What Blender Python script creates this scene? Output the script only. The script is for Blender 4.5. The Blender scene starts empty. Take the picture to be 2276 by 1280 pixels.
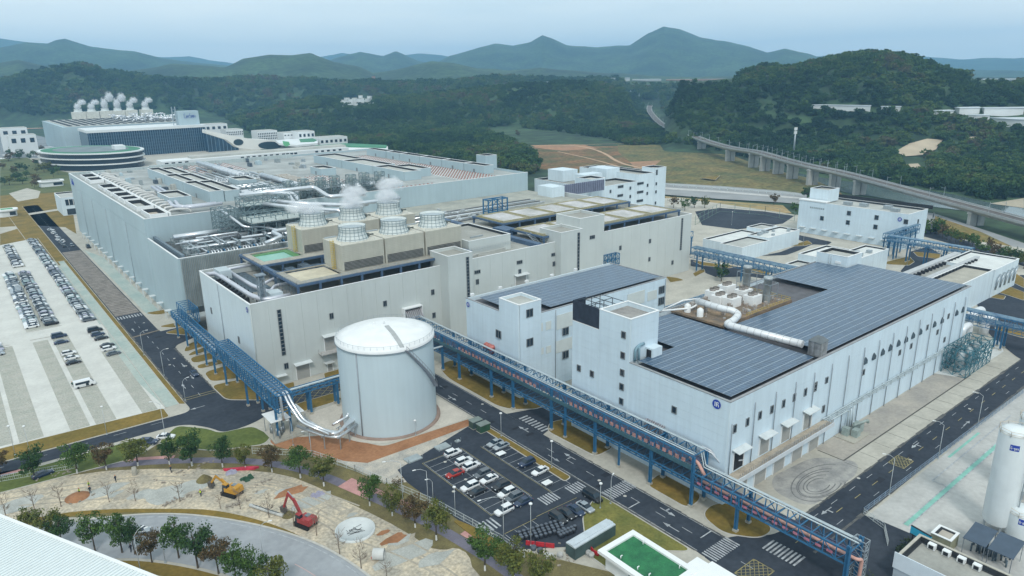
import bpy, math, random
import numpy as np
from mathutils import Vector, Matrix
R=math.radians
C=bpy.context.scene.collection
sc=bpy.context.scene
random.seed(4); rng=np.random.default_rng(7)
# ---------------------------------------------------------------- camera
CF,CP,CR_,CY,CH=1573.449,0.293717713,-0.0144799104,0.672540709,90.0   # focal in photo pixels, pitch, roll, heading, height
fw=np.array([math.sin(CY)*math.cos(CP),math.cos(CY)*math.cos(CP),-math.sin(CP)])
rt0=np.array([math.cos(CY),-math.sin(CY),0.]); up0=np.cross(rt0,fw)
rt=rt0*math.cos(CR_)+up0*math.sin(CR_); up=-rt0*math.sin(CR_)+up0*math.cos(CR_)
cam=bpy.data.cameras.new('camera'); camo=bpy.data.objects.new('camera',cam); C.objects.link(camo)
cam.sensor_width=36; cam.lens=36*CF/2276; cam.clip_start=1; cam.clip_end=30000
camo.matrix_world=Matrix([[rt[0],up[0],-fw[0],0],[rt[1],up[1],-fw[1],0],[rt[2],up[2],-fw[2],CH],[0,0,0,1]])
sc.camera=camo
# ---------------------------------------------------------------- world, sun, exposure
w=bpy.data.worlds.new('World'); sc.world=w; w.use_nodes=True
nt=w.node_tree; N=nt.nodes; L=nt.links
SUN_EL,SUN_AZ=R(48),R(215)
bg=N['Background']; out=N['World Output']
sky=N.new('ShaderNodeTexSky'); sky.sky_type='NISHITA'; sky.sun_disc=False
sky.sun_elevation=SUN_EL; sky.sun_rotation=SUN_AZ; sky.dust_density=3; sky.ozone_density=2.0; sky.altitude=100
tc=N.new('ShaderNodeTexCoord'); mp=N.new('ShaderNodeMapping'); mp.inputs['Scale'].default_value=(1,1,7)
nz=N.new('ShaderNodeTexNoise'); nz.inputs['Scale'].default_value=2.2; nz.inputs['Detail'].default_value=7; nz.inputs['Roughness'].default_value=.55
cr=N.new('ShaderNodeValToRGB'); cr.color_ramp.elements[0].position=.32; cr.color_ramp.elements[1].position=.72
cr.color_ramp.elements[0].color=(7.1,8.4,8.8,1); cr.color_ramp.elements[1].color=(8.9,9.7,9.6,1)
mx=N.new('ShaderNodeMix'); mx.data_type='RGBA'; mx.inputs[0].default_value=.9
L.new(tc.outputs['Generated'],mp.inputs[0]); L.new(mp.outputs[0],nz.inputs['Vector']); L.new(nz.outputs[0],cr.inputs[0])
sx=N.new('ShaderNodeSeparateXYZ'); L.new(tc.outputs['Generated'],sx.inputs[0]); ab=N.new('ShaderNodeMath'); ab.operation='ABSOLUTE'; L.new(sx.outputs[2],ab.inputs[0])
hm=N.new('ShaderNodeMapRange'); hm.inputs[1].default_value=0; hm.inputs[2].default_value=.35; hm.inputs[3].default_value=1.22; hm.inputs[4].default_value=1.06; L.new(ab.outputs[0],hm.inputs[0])
vm=N.new('ShaderNodeVectorMath'); vm.operation='SCALE'; L.new(cr.outputs[0],vm.inputs[0]); L.new(hm.outputs[0],vm.inputs['Scale'])
L.new(sky.outputs[0],mx.inputs[6]); L.new(vm.outputs[0],mx.inputs[7]); L.new(mx.outputs[2],bg.inputs[0])
bg.inputs[1].default_value=.1
sd=bpy.data.lights.new('sun','SUN'); sd.energy=1.5; sd.angle=R(10); sd.color=(1,.97,.92)
so=bpy.data.objects.new('sun',sd); C.objects.link(so)
sdir=Vector((math.sin(SUN_AZ)*math.cos(SUN_EL),math.cos(SUN_AZ)*math.cos(SUN_EL),math.sin(SUN_EL)))
so.rotation_euler=(-sdir).to_track_quat('-Z','Y').to_euler()
vs=sc.view_settings; sc.display_settings.display_device='sRGB'; vs.view_transform='Standard'; vs.look='None'; vs.gamma=1; vs.exposure=0.1; vs.use_curve_mapping=False
cy=sc.cycles; cy.max_bounces=8; cy.diffuse_bounces=2; cy.glossy_bounces=2; cy.transmission_bounces=2; cy.transparent_max_bounces=6; cy.volume_bounces=4
cy.use_denoising=True
# ---------------------------------------------------------------- measuring helpers: photo pixel + height -> place in the world
def ray(px,py): return fw+rt*(px-1138)/CF-up*(py-640)/CF
def G(px,py,z=0.):
    d=ray(px,py); t=(z-CH)/d[2]; return (d[0]*t,d[1]*t)
def proj(X,Y,Z):
    X=np.asarray(X,float); v=np.stack([X,np.asarray(Y,float)+0*X,np.asarray(Z,float)-CH+0*X],-1); ww=v@fw
    return 1138+CF*(v@rt)/ww, 640-CF*(v@up)/ww, ww
# ---------------------------------------------------------------- materials
MATS={}
def M(name,col,rough=.7,metal=0.,var=.12,scale=.5,bump=0.,bscale=None,col2=None,stretch=None,spec=.4,streak=0.,fine=0.,coat=0.):
    if name in MATS: return MATS[name]
    m=bpy.data.materials.new(name); m.use_nodes=True; MATS[name]=m
    n=m.node_tree.nodes; l=m.node_tree.links; b=n['Principled BSDF']
    b.inputs['Roughness'].default_value=rough; b.inputs['Metallic'].default_value=metal; b.inputs['Specular IOR Level'].default_value=spec
    if coat: b.inputs['Coat Weight'].default_value=coat
    c=tuple(col)+(1,)
    if var<=0 and not col2: b.inputs['Base Color'].default_value=c
    else:
        g=n.new('ShaderNodeNewGeometry'); mpn=n.new('ShaderNodeMapping'); l.new(g.outputs['Position'],mpn.inputs[0])
        if stretch: mpn.inputs['Scale'].default_value=stretch
        t=n.new('ShaderNodeTexNoise'); t.inputs['Scale'].default_value=scale; t.inputs['Detail'].default_value=6; t.inputs['Roughness'].default_value=.6
        l.new(mpn.outputs[0],t.inputs['Vector'])
        r_=n.new('ShaderNodeValToRGB'); e=r_.color_ramp.elements; e[0].position=.35; e[1].position=.65
        if col2: e[0].color=tuple(col2)+(1,); e[1].color=c
        else: e[0].color=tuple(x*(1-var) for x in col)+(1,); e[1].color=tuple(min(1,x*(1+var)) for x in col)+(1,)
        l.new(t.outputs[0],r_.inputs[0]); src=r_.outputs[0]
        if fine>0:
            t2=n.new('ShaderNodeTexNoise'); t2.inputs['Scale'].default_value=scale*9; t2.inputs['Detail'].default_value=4; l.new(mpn.outputs[0],t2.inputs['Vector'])
            mr=n.new('ShaderNodeMapRange'); mr.inputs[1].default_value=.3; mr.inputs[2].default_value=.7; mr.inputs[3].default_value=1-fine; mr.inputs[4].default_value=1+fine; l.new(t2.outputs[0],mr.inputs[0])
            mm=n.new('ShaderNodeVectorMath'); mm.operation='SCALE'; l.new(src,mm.inputs[0]); l.new(mr.outputs[0],mm.inputs['Scale']); src=mm.outputs[0]
        if streak>0:
            m2=n.new('ShaderNodeMapping'); m2.inputs['Scale'].default_value=(1,1,.06); l.new(g.outputs['Position'],m2.inputs[0])
            t3=n.new('ShaderNodeTexNoise'); t3.inputs['Scale'].default_value=.9; t3.inputs['Detail'].default_value=5; l.new(m2.outputs[0],t3.inputs['Vector'])
            mr=n.new('ShaderNodeMapRange'); mr.inputs[1].default_value=.35; mr.inputs[2].default_value=.65; mr.inputs[3].default_value=1-streak; mr.inputs[4].default_value=1; l.new(t3.outputs[0],mr.inputs[0])
            mm=n.new('ShaderNodeVectorMath'); mm.operation='SCALE'; l.new(src,mm.inputs[0]); l.new(mr.outputs[0],mm.inputs['Scale']); src=mm.outputs[0]
        l.new(src,b.inputs['Base Color'])
        if bump:
            bt=n.new('ShaderNodeTexNoise'); bt.inputs['Scale'].default_value=bscale or scale*4; bt.inputs['Detail'].default_value=5; l.new(g.outputs['Position'],bt.inputs['Vector'])
            bp=n.new('ShaderNodeBump'); bp.inputs['Strength'].default_value=bump; bp.inputs['Distance'].default_value=.3; l.new(bt.outputs[0],bp.inputs['Height']); l.new(bp.outputs[0],b.inputs['Normal'])
    return m
# ---------------------------------------------------------------- mesh builder
ORG={}
class MB:
    def __init__(s): s.v=[]; s.f=[]; s.m=[]; s.sm=[]; s.mi=0
    def add(s,vs_,fs,smooth=False):
        k=len(s.v); s.v+=[tuple(map(float,p)) for p in vs_]; s.f+=[[k+i for i in f] for f in fs]; s.m+=[s.mi]*len(fs); s.sm+=[smooth]*len(fs); return s
    def box(s,x0,x1,y0,y1,z0,z1,top=True):
        fs=[(0,3,2,1),(0,1,5,4),(1,2,6,5),(2,3,7,6),(3,0,4,7)]+([(4,5,6,7)] if top else [])
        return s.add([(x0,y0,z0),(x1,y0,z0),(x1,y1,z0),(x0,y1,z0),(x0,y0,z1),(x1,y0,z1),(x1,y1,z1),(x0,y1,z1)],fs)
    def frus(s,x0,x1,y0,y1,z0,X0,X1,Y0,Y1,z1):
        return s.add([(x0,y0,z0),(x1,y0,z0),(x1,y1,z0),(x0,y1,z0),(X0,Y0,z1),(X1,Y0,z1),(X1,Y1,z1),(X0,Y1,z1)],[(0,3,2,1),(0,1,5,4),(1,2,6,5),(2,3,7,6),(3,0,4,7),(4,5,6,7)])
    def obox(s,c,sx,sy,sz,a=0.):   # centre of the base, size, heading
        ca,sa=math.cos(a),math.sin(a); q=[]
        for z in (0,sz):
            for ux,uy in ((-1,-1),(1,-1),(1,1),(-1,1)):
                x,y=ux*sx/2,uy*sy/2; q.append((c[0]+x*ca-y*sa,c[1]+x*sa+y*ca,c[2]+z))
        return s.add(q,[(0,3,2,1),(0,1,5,4),(1,2,6,5),(2,3,7,6),(3,0,4,7),(4,5,6,7)])
    def prism(s,pts,z0,z1,bottom=False):
        n=len(pts); a=sum(pts[i][0]*pts[(i+1)%n][1]-pts[(i+1)%n][0]*pts[i][1] for i in range(n))
        if a<0: pts=list(pts)[::-1]
        fs=[tuple(range(n,2*n))]+[(i,(i+1)%n,n+(i+1)%n,n+i) for i in range(n)]
        if bottom: fs.append(tuple(range(n-1,-1,-1)))
        return s.add([(p[0],p[1],z0) for p in pts]+[(p[0],p[1],z1) for p in pts],fs)
    def poly(s,pts,z):
        n=len(pts); a=sum(pts[i][0]*pts[(i+1)%n][1]-pts[(i+1)%n][0]*pts[i][1] for i in range(n))
        if a<0: pts=list(pts)[::-1]
        return s.add([(p[0],p[1],z) for p in pts],[tuple(range(n))])
    def quad(s,a,b,c,d): return s.add([a,b,c,d],[(0,1,2,3)])
    def beam(s,p,q,wd,h=None):
        h=h or wd; p=Vector(p); q=Vector(q); d=(q-p)
        if d.length<1e-6: return s
        d.normalize(); u=Vector((0,0,1)) if abs(d.z)<.95 else Vector((1,0,0)); a=d.cross(u).normalized()*wd/2; b=a.cross(d).normalized()*h/2
        return s.add([p-a-b,p+a-b,p+a+b,p-a+b,q-a-b,q+a-b,q+a+b,q-a+b],[(3,2,1,0),(0,1,5,4),(1,2,6,5),(2,3,7,6),(3,0,4,7),(4,5,6,7)])
    def tube(s,path,r,n=8,caps=True,rs=None,bend=0.):
        P=[Vector(p) for p in path]
        if bend>0 and len(P)>2:
            Q=[P[0]]
            for i in range(1,len(P)-1):
                a=(P[i-1]-P[i]); b=(P[i+1]-P[i]); bb=min(bend,a.length*.45,b.length*.45); a.normalize(); b.normalize()
                for t in (0,.25,.5,.75,1):
                    Q.append((1-t)**2*(P[i]+a*bb)+2*t*(1-t)*P[i]+t*t*(P[i]+b*bb))
            P=Q+[P[-1]]
        ring=[]; up_=None
        for i,p in enumerate(P):
            d=((P[min(i+1,len(P)-1)]-p).normalized()+(p-P[max(i-1,0)]).normalized()).normalized() if 0<i<len(P)-1 else (P[min(i+1,len(P)-1)]-P[max(i-1,0)]).normalized()
            if up_ is None: up_=Vector((0,0,1)) if abs(d.z)<.9 else Vector((1,0,0))
            a=d.cross(up_)
            if a.length<.05: a=d.cross(Vector((.3,.7,.2)))
            a.normalize(); b=a.cross(d).normalized(); up_=b
            rr=rs[i] if rs else r
            ring.append([p+(a*math.cos(2*math.pi*k/n)+b*math.sin(2*math.pi*k/n))*rr for k in range(n)])
        vs_=[q for rg in ring for q in rg]; fs=[]
        for i in range(len(ring)-1):
            for k in range(n):
                fs.append((i*n+k,i*n+(k+1)%n,(i+1)*n+(k+1)%n,(i+1)*n+k))
        s.add(vs_,[tuple(reversed(f)) for f in fs],True)
        if caps and n>2:
            k=len(s.v)-len(vs_); s.f.append([k+i for i in range(n)]); s.f.append([k+len(vs_)-n+i for i in range(n-1,-1,-1)]); s.m+=[s.mi]*2; s.sm+=[False]*2
        return s
    def lathe(s,cx,cy_,prof,n=16,cap=True,smooth=True):
        vs_=[(cx+r*math.cos(2*math.pi*k/n),cy_+r*math.sin(2*math.pi*k/n),z) for r,z in prof for k in range(n)]; fs=[]
        for i in range(len(prof)-1):
            for k in range(n): fs.append((i*n+k,i*n+(k+1)%n,(i+1)*n+(k+1)%n,(i+1)*n+k))
        s.add(vs_,fs,smooth)
        if cap: k=len(s.v)-n; s.f.append([k+i for i in range(n)]); s.m.append(s.mi); s.sm.append(False)
        return s
    def o(s,name,mat,parent=None,label=None,cat=None,group=None,kind=None,org=None):
        if not s.v: return None
        V=np.array(s.v)
        if parent is None:
            if org is None:
                lo=V.min(0); hi=V.max(0); org=((lo[0]+hi[0])/2,(lo[1]+hi[1])/2,lo[2])
            base=np.array(org)
        else: base=np.array(ORG[parent.name])
        me=bpy.data.meshes.new(name); me.from_pydata((V-base).tolist(),[],s.f)
        for x in (mat if isinstance(mat,(list,tuple)) else [mat]): me.materials.append(x)
        if len(set(s.m))>1: me.polygons.foreach_set('material_index',s.m)
        if any(s.sm): me.polygons.foreach_set('use_smooth',s.sm)
        ob=bpy.data.objects.new(name,me); C.objects.link(ob)
        if parent is None: ob.location=org
        else: ob.parent=parent
        ORG[ob.name]=tuple(base)
        tag(ob,label,cat,group,kind); return ob
def tag(o,label=None,cat=None,group=None,kind=None):
    if label: o['label']=label
    if cat: o['category']=cat
    if group: o['group']=group
    if kind: o['kind']=kind
    return o
def thing(name,label,cat,loc,group=None):
    o=bpy.data.objects.new(name,None); C.objects.link(o); o.location=loc; o.empty_display_size=.5; ORG[o.name]=tuple(map(float,loc)); return tag(o,label,cat,group)
KIDS={}
def dup(o,loc=None,rz=None,label=None,scale=None,group=None):
    """a copy of a thing with copies of its parts and sub-parts (sharing mesh data)"""
    if o.name not in KIDS: KIDS[o.name]=[(c,list(c.children)) for c in o.children]
    r_=o.copy(); C.objects.link(r_)
    for c,g in KIDS[o.name]:
        k=c.copy(); C.objects.link(k); k.parent=r_
        for d in g: e=d.copy(); C.objects.link(e); e.parent=k
    if loc is not None: r_.location=loc
    if rz is not None: r_.rotation_euler=(0,0,rz)
    if scale is not None: r_.scale=(scale,)*3 if not isinstance(scale,tuple) else scale
    if label: r_['label']=label
    if group: r_['group']=group
    return r_
# ---------------------------------------------------------------- palette
wallA=M('painted_metal_wall',(.56,.60,.585),.55,var=.05,scale=.06,streak=.04)
wallM=M('blue_grey_metal_wall',(.42,.53,.57),.5,var=.06,scale=.04,streak=.06)
wallW=M('white_wall',(.68,.79,.85),.6,var=.05,scale=.08,streak=.09)
white=M('white_paint',(.80,.82,.82),.5,var=.03,scale=.5)
roofc=M('roof_concrete',(.34,.34,.31),.9,var=.15,scale=.15,fine=.08)
roofw=M('roof_membrane',(.44,.45,.42),.85,var=.12,scale=.12,fine=.05)
cream=M('cream_panel',(.50,.49,.42),.6,var=.05,scale=.3,streak=.08)
conc=M('concrete',(.42,.40,.34),.9,var=.12,scale=.25,fine=.06)
concl=M('pale_concrete',(.46,.44,.38),.9,var=.12,scale=.12,fine=.08)
asph=M('asphalt',(.052,.062,.078),.85,var=0,col2=(.034,.042,.056),scale=.09,fine=.16,spec=.15)
asphd=M('dusty_asphalt',(.13,.13,.125),.9,var=.2,scale=.08,fine=.1)
line=M('road_paint_white',(.52,.55,.57),.7,var=0,scale=.8,col2=(.26,.28,.30))
liney=M('road_paint_yellow',(.42,.36,.15),.7,var=0,scale=.8,col2=(.22,.20,.11))
kerbm=M('kerb_stone',(.50,.49,.45),.9,var=.1,scale=1)
grass=M('dry_grass',(.25,.165,.035),.95,var=0,scale=.12,col2=(.15,.115,.022),fine=.18)
grassg=M('green_grass',(.13,.16,.035),.95,var=0,scale=.12,col2=(.08,.11,.025),fine=.18)
soil=M('orange_soil',(.40,.20,.10),.95,var=0,scale=.15,col2=(.28,.13,.06),fine=.15)
sand=M('site_sand',(.62,.53,.39),.95,var=0,scale=.16,col2=(.38,.35,.29),fine=.3,bump=.6,bscale=1.2)
blue=M('blue_steel',(.035,.15,.29),.5,var=.12,scale=1)
navy=M('navy_steel',(.07,.12,.20),.6,var=.15,scale=.5)
steel=M('galvanised_steel',(.42,.47,.50),.45,metal=.6,var=.12,scale=1)
clad=M('pipe_cladding',(.72,.75,.78),.28,metal=.75,var=.06,scale=.8)
lilac=M('coated_duct',(.60,.62,.68),.4,metal=.3,var=.05,scale=.8)
dark=M('dark_void',(.02,.022,.026),.8,var=.3,scale=1)
glass=M('window_glass',(.02,.035,.05),.12,var=.3,scale=.6,spec=.6)
bglass=M('curtain_glass',(.012,.045,.085),.15,var=.35,scale=.12,spec=.6)
frame=M('window_frame',(.20,.22,.23),.5,var=0)
doorm=M('shutter_door',(.36,.36,.34),.6,var=.06,scale=.4)
orange=M('orange_pipe',(.62,.30,.20),.5,var=.08)
red=M('red_paint',(.50,.03,.04),.5,var=.1)
yellow=M('yellow_paint',(.55,.40,.06),.5,var=.15,scale=2)
green=M('green_paint',(.03,.16,.06),.6,var=.15,scale=.3)
rubber=M('tyre_rubber',(.015,.015,.016),.8,var=0)
bark=M('bark',(.10,.08,.06),.9,var=.2,scale=3)
whitewash=M('whitewash',(.70,.70,.68),.8,var=.1,scale=3)
cable=M('cable_orange',(.60,.22,.15),.6,var=.25,scale=.8)
logo=M('logo_blue',(.02,.06,.38),.5,var=0)
tankm=M('tank_paint',(.54,.65,.70),.5,var=.04,scale=.06,streak=.04)
HAZE=0.00014; STEAM=1.2
# ---------------------------------------------------------------- terrain
def crest(pts,D):
    a=[];h=[]
    for px,py in pts:
        d=ray(px,py); a.append(math.atan2(d[0],d[1])); h.append(CH+D*d[2]/math.hypot(d[0],d[1]))
    return np.array(a),np.array(h)
RIDGES=[
 (8000,1900,[(-400,95),(0,88),(60,96),(110,99),(200,118),(360,127),(420,124),(470,134),(520,139),(640,142),(730,122),(760,117),(820,128),(880,126),(930,119),(985,124),(1060,140),(1500,140),(1780,130),(1820,126),(1865,121),(1900,130),(1960,127),(2010,131),(2050,126),(2130,133),(2200,130),(2276,130),(2700,138)]),
 (5000,1450,[(-400,120),(0,107),(60,95),(105,98),(125,90),(145,87),(200,104),(265,113),(300,116),(360,131),(430,140),(500,146),(600,165),(720,140),(740,130),(800,115),(850,124),(880,113),(930,134),(965,141),(1000,122),(1070,103),(1100,96),(1140,101),(1180,92),(1205,77),(1225,84),(1260,99),(1330,105),(1400,101),(1440,75),(1475,58),(1510,64),(1560,84),(1610,92),(1665,104),(1705,118),(1745,108),(1800,123),(1850,140),(1950,155),(2276,158),(2700,160)]),
 (3000,900,[(-400,150),(0,140),(40,134),(90,145),(150,158),(250,165),(350,150),(380,143),(440,144),(500,150),(540,131),(600,122),(650,123),(690,119),(740,139),(800,152),(830,166),(880,158),(960,139),(1010,141),(1060,152),(1130,158),(1200,150),(1300,160),(1450,168),(1600,172),(2276,175),(2700,175)]),
 (2050,380,[(-400,200),(0,188),(60,172),(130,158),(175,151),(200,153),(225,165),(300,175),(400,186),(480,184),(560,178),(640,186),(760,188),(900,190),(1030,186),(1100,176),(1180,184),(1300,186),(1400,182),(1500,184),(2700,190)]),
 (1500,300,[(-400,262),(430,262),(560,246),(700,226),(820,225),(900,226),(980,214),(1060,206),(1150,196),(1260,188),(1330,190),(1385,206),(1415,262),(1500,266),(2700,300)]),
 (1150,330,[(-400,600),(1440,600),(1480,222),(1500,198),(1530,184),(1600,176),(1650,172),(1700,152),(1740,158),(1780,156),(1830,142),(1880,133),(1935,127),(1990,130),(2040,138),(2080,158),(2130,172),(2190,182),(2276,196),(2700,200)]),
]
CR=[(D,wd,)+crest(p,D) for D,wd,p in RIDGES]
def vnoise(x,y,s,seed=0):
    x=x/s+seed*17.3; y=y/s-seed*9.1; xi=np.floor(x); yi=np.floor(y); fx=x-xi; fy=y-yi
    def hsh(a,b): q=np.sin(a*127.1+b*311.7)*43758.5453; return q-np.floor(q)
    fx=fx*fx*(3-2*fx); fy=fy*fy*(3-2*fy)
    return (hsh(xi,yi)*(1-fx)+hsh(xi+1,yi)*fx)*(1-fy)+(hsh(xi,yi+1)*(1-fx)+hsh(xi+1,yi+1)*fx)*fy
def fbm(x,y,s,o=4,seed=0):
    t=0;a=1;n=0
    for k in range(o): t=t+a*vnoise(x,y,s/2**k,seed+k); n+=a; a*=.5
    return t/n
_a=lambda px:math.atan2(ray(px,250)[0],ray(px,250)[1])
AZ0,AZ1,AZ2,AZ3=_a(430),_a(640),_a(1470),_a(1515)
def terrain(X,Y):
    X=np.asarray(X,float);Y=np.asarray(Y,float)
    r=np.hypot(X,Y); a=np.arctan2(X,Y); h=np.full(r.shape,-1.5)
    for i,(D,wd,ca,ch) in enumerate(CR):
        H=np.interp(a,ca,ch); Dj=D*(1+.10*(fbm(a*900,a*0+i*70,160,2,i)-.5))
        u=(r-Dj)/wd; s_=np.where(u<0,np.clip(1+u,0,1),np.clip(1-u*.7,0,1)); s_=s_*s_*(3-2*s_)
        if i==4: H=H*np.clip((a-AZ0)/(AZ1-AZ0),0,1)
        if i==5: H=np.maximum(H,-1.5)*np.clip((a-AZ2)/(AZ3-AZ2),0,1)
        rough=(fbm(X,Y,wd*.45,5,i)-.5)*H*.5*(1-np.clip(1-np.abs(u)*2.2,0,1))
        h=np.maximum(h,(H+1.5)*s_-1.5+rough*np.clip(s_*3,0,1))
    h=h+ (fbm(X,Y,150,3,9)-.4)*14*np.clip((r-1280)/400,0,1)*np.clip((a-AZ0)/(AZ1-AZ0)+np.clip((r-1700)/200,0,1),0,1)
    return np.maximum(h,-1.5)
na,nr=560,250
def GT(px,py,up_=0.):
    d=ray(px,py); t=np.geomspace(300,9000,1500)/math.hypot(d[0],d[1]); X=d[0]*t;Y=d[1]*t;Z=CH+d[2]*t; T=np.maximum(terrain(X,Y),-1.2); k=np.argmax(Z<T+up_) 
    if not (Z[k]<T[k]+up_): k=len(t)-1
    return float(X[k]),float(Y[k]),float(T[k])
A_=np.linspace(R(-9),R(88),na); rr=330*np.power(8600/330,np.linspace(0,1,nr))
AA,RR=np.meshgrid(A_,rr); XX=RR*np.sin(AA); YY=RR*np.cos(AA); ZZ=terrain(XX,YY)
ZZ[0]=-1.5
vv=np.stack([XX,YY,ZZ],-1).reshape(-1,3)
ii=np.arange((nr-1)*na).reshape(nr-1,na)[:,:-1].ravel(); ff=np.stack([ii,ii+na,ii+na+1,ii+1],-1)
me=bpy.data.meshes.new('hills'); me.vertices.add(len(vv)); me.vertices.foreach_set('co',vv.ravel())
me.loops.add(ff.size); me.loops.foreach_set('vertex_index',ff.ravel()[...]); me.polygons.add(len(ff)); me.polygons.foreach_set('loop_start',np.arange(0,ff.size,4)); me.polygons.foreach_set('loop_total',np.full(len(ff),4)); me.polygons.foreach_set('use_smooth',np.ones(len(ff),bool)); me.update(calc_edges=True); me.validate()
hillm=M('wooded_hillside',(.055,.100,.040),.95,var=0,scale=.006,col2=(.018,.040,.022),fine=.5,bump=.9,bscale=.05)
me.materials.append(hillm); hills=bpy.data.objects.new('hills',me); C.objects.link(hills); tag(hills,kind='structure')
# flat land under everything, out past the hills
g_=MB(); g_.poly([(-8700,-8700),(8700,-8700),(8700,8700),(-8700,8700)],-1.6)
g_.o('ground',M('far_ground',(.07,.08,.045),.95,var=0,scale=.004,col2=(.03,.05,.025),fine=.3),kind='structure',org=(0,0,-1.6))
# ---------------------------------------------------------------- haze
hz=bpy.data.materials.new('haze_air'); hz.use_nodes=True; n=hz.node_tree.nodes; n.remove(n['Principled BSDF'])
pv=n.new('ShaderNodeVolumePrincipled'); pv.inputs['Color'].default_value=(.34,.66,1,1); pv.inputs['Density'].default_value=HAZE; pv.inputs['Anisotropy'].default_value=0
hz.node_tree.links.new(pv.outputs[0],n['Material Output'].inputs['Volume'])
b=MB(); b.box(-8800,8800,-8800,8800,-2.7,455); ob=b.o('haze',hz,kind='stuff'); ob['label']='thin pale haze over the whole valley'
# ---------------------------------------------------------------- ground of the site
def sheet(name,pts,z,mat,**k): b=MB(); b.poly(pts,z); return b.o(name,mat,kind='structure',**k)
def rct(x0,x1,y0,y1): return [(x0,y0),(x1,y0),(x1,y1),(x0,y1)]
def rnd(pts,rad=3,n=5):   # round the corners of a polygon
    out=[]; m=len(pts)
    for i in range(m):
        p=Vector(pts[i]); a=Vector(pts[i-1])-p; b=Vector(pts[(i+1)%m])-p
        r_=min(rad,a.length*.48,b.length*.48); a.normalize(); b.normalize()
        for t in range(n+1):
            t/=n; q=(1-t)**2*(p+a*r_)+2*t*(1-t)*p+t*t*(p+b*r_); out.append((q.x,q.y))
    return out
def grow(pts,d):
    m=len(pts); a=sum(pts[i][0]*pts[(i+1)%m][1]-pts[(i+1)%m][0]*pts[i][1] for i in range(m)); sg=1 if a>0 else -1; out=[]
    for i in range(m):
        p=Vector(pts[i]); u=(p-Vector(pts[i-1])); v=(Vector(pts[(i+1)%m])-p)
        if u.length<1e-4 or v.length<1e-4: out.append((p.x,p.y)); continue
        n_=(Vector((u.y,-u.x)).normalized()+Vector((v.y,-v.x)).normalized())
        if n_.length>1e-3: n_.normalize()
        q=p+n_*d*sg; out.append((q.x,q.y))
    return out
site=[(-90,10),(300,-30),(430,60),(425,330),(380,365),(300,420),(285,540),(330,800),(330,1120),(-120,1250),(-160,700)]
sheet('paved_yard',site,0,concl)
# roads
Zr=.03
sheet('side_road',rnd([(42.2,199),(42.2,640),(51.8,640),(51.8,275),(60,264),(60,262),(51.5,256),(51.5,206),(53,199.5),(60,192.5),(100,192.5),(100,184),(60,184),(53,180),(45,179.6),(43,185.5),(38,192.6),(-60,195),(-60,201.5),(36,199)],4),Zr,asph)
sheet('crossroad_apron',[(51.5,256),(51.5,276),(62,276),(62,262)],Zr+.004,asph)
sheet('centre_road',[(100.8,25),(108.9,25),(108.9,184),(116,192.5),(100,192.5),(100.8,184)],Zr+.008,asph)
sheet('junction',rnd([(95,20),(140,20),(138,55),(131,63),(117,63),(109.5,69),(101,69),(95,58)],3),Zr+.012,asph)
sheet('service_road',[(109,54.8),(262,54.8),(262,63),(109,63)],Zr+.016,asph)
sheet('service_road_bend',rnd([(255,54.8),(262,54.8),(300,70),(370,90),(372,97),(318,97),(276,78),(258,63)],6),Zr+.02,asph)
sheet('branch_road',[(108.9,124.6),(119,128),(119,136.5),(108.9,140)],Zr+.024,asph)
sheet('car_park_asphalt',[(70,128),(71,134),(97,141),(98.5,137),(101.5,137),(101.5,98),(96,92),(87,84),(74,93),(71,105)],Zr+.028,asph)
sheet('car_park_exit',[(84,99),(101,109),(101,92),(92,84)],Zr+.034,asph)
sheet('east_road',[(268,194),(268,200),(345,176),(372,168),(372,175),(395,215),(270,262),(264,262)],Zr,asph) if 0 else None
for nm,pl_ in (('back_road',[(1535,576),(1567,583),(1620,592),(1664,594),(1690,606),(1720,612),(1712,622),(1664,614),(1594,617),(1568,607),(1560,594),(1535,592)]),('back_road',[(1770,521),(1850,538),(1838,545),(1806,543),(1778,556),(1748,567),(1690,569),(1735,560),(1765,548),(1790,539),(1768,530)]),('back_road',[(1672,520),(1700,515),(1760,535),(1742,541)]),('back_road',[(2000,604),(2012,590),(2042,576),(2075,582),(2110,596),(2040,612)])):
    sheet(nm,rnd([G(*q) for q in pl_],2),Zr+.004,asph)
sheet('far_yard_asphalt',[G(*p) for p in [(1545,470),(1600,462),(1700,470),(1765,480),(1740,497),(1640,510),(1560,500)]],Zr,asph)
sheet('east_bend_road',[G(*p) for p in [(2040,546),(2075,518),(2180,545),(2276,578),(2276,590),(2180,560),(2110,545),(2150,590),(2240,620),(2276,640),(2276,655),(2180,640),(2100,600),(2030,620),(1990,640),(1960,640),(2000,600),(2035,580)]],Zr+.01,asph) if 0 else None
sheet('service_lane',[G(*p) for p in [(2020,560),(2062,548),(2100,570),(2130,590),(2060,618),(1955,650),(1940,640),(2020,600)]],Zr+.01,asph)
sheet('perimeter_road',[G(*p) for p in [(2000,500),(2080,512),(2180,546),(2276,580),(2276,592),(2180,560),(2070,530),(2000,512)]],Zr+.014,asph)
sheet('bus_yard',[G(*p) for p in [(2150,590),(2240,595),(2262,620),(2276,628),(2276,650),(2236,625),(2200,640),(2160,610)]],Zr+.018,asph)
sheet('rough_paved_lane',rct(42.6,51.4,306,447),Zr+.03,M('rough_surface',(.26,.235,.21),.95,var=.25,scale=.3,fine=.3))
# dips of gravel joints on that lane: narrow ribs laid across it
b=MB()
for i in range(56):
    y=307+i*2.5; b.beam((42.8,y,.07),(51.2,y+random.uniform(-.4,.4),.07),.35,.06)
b.o('lane_ribs',M('rib_dark',(.12,.10,.085),.95,var=.2,scale=1),kind='structure')
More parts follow.
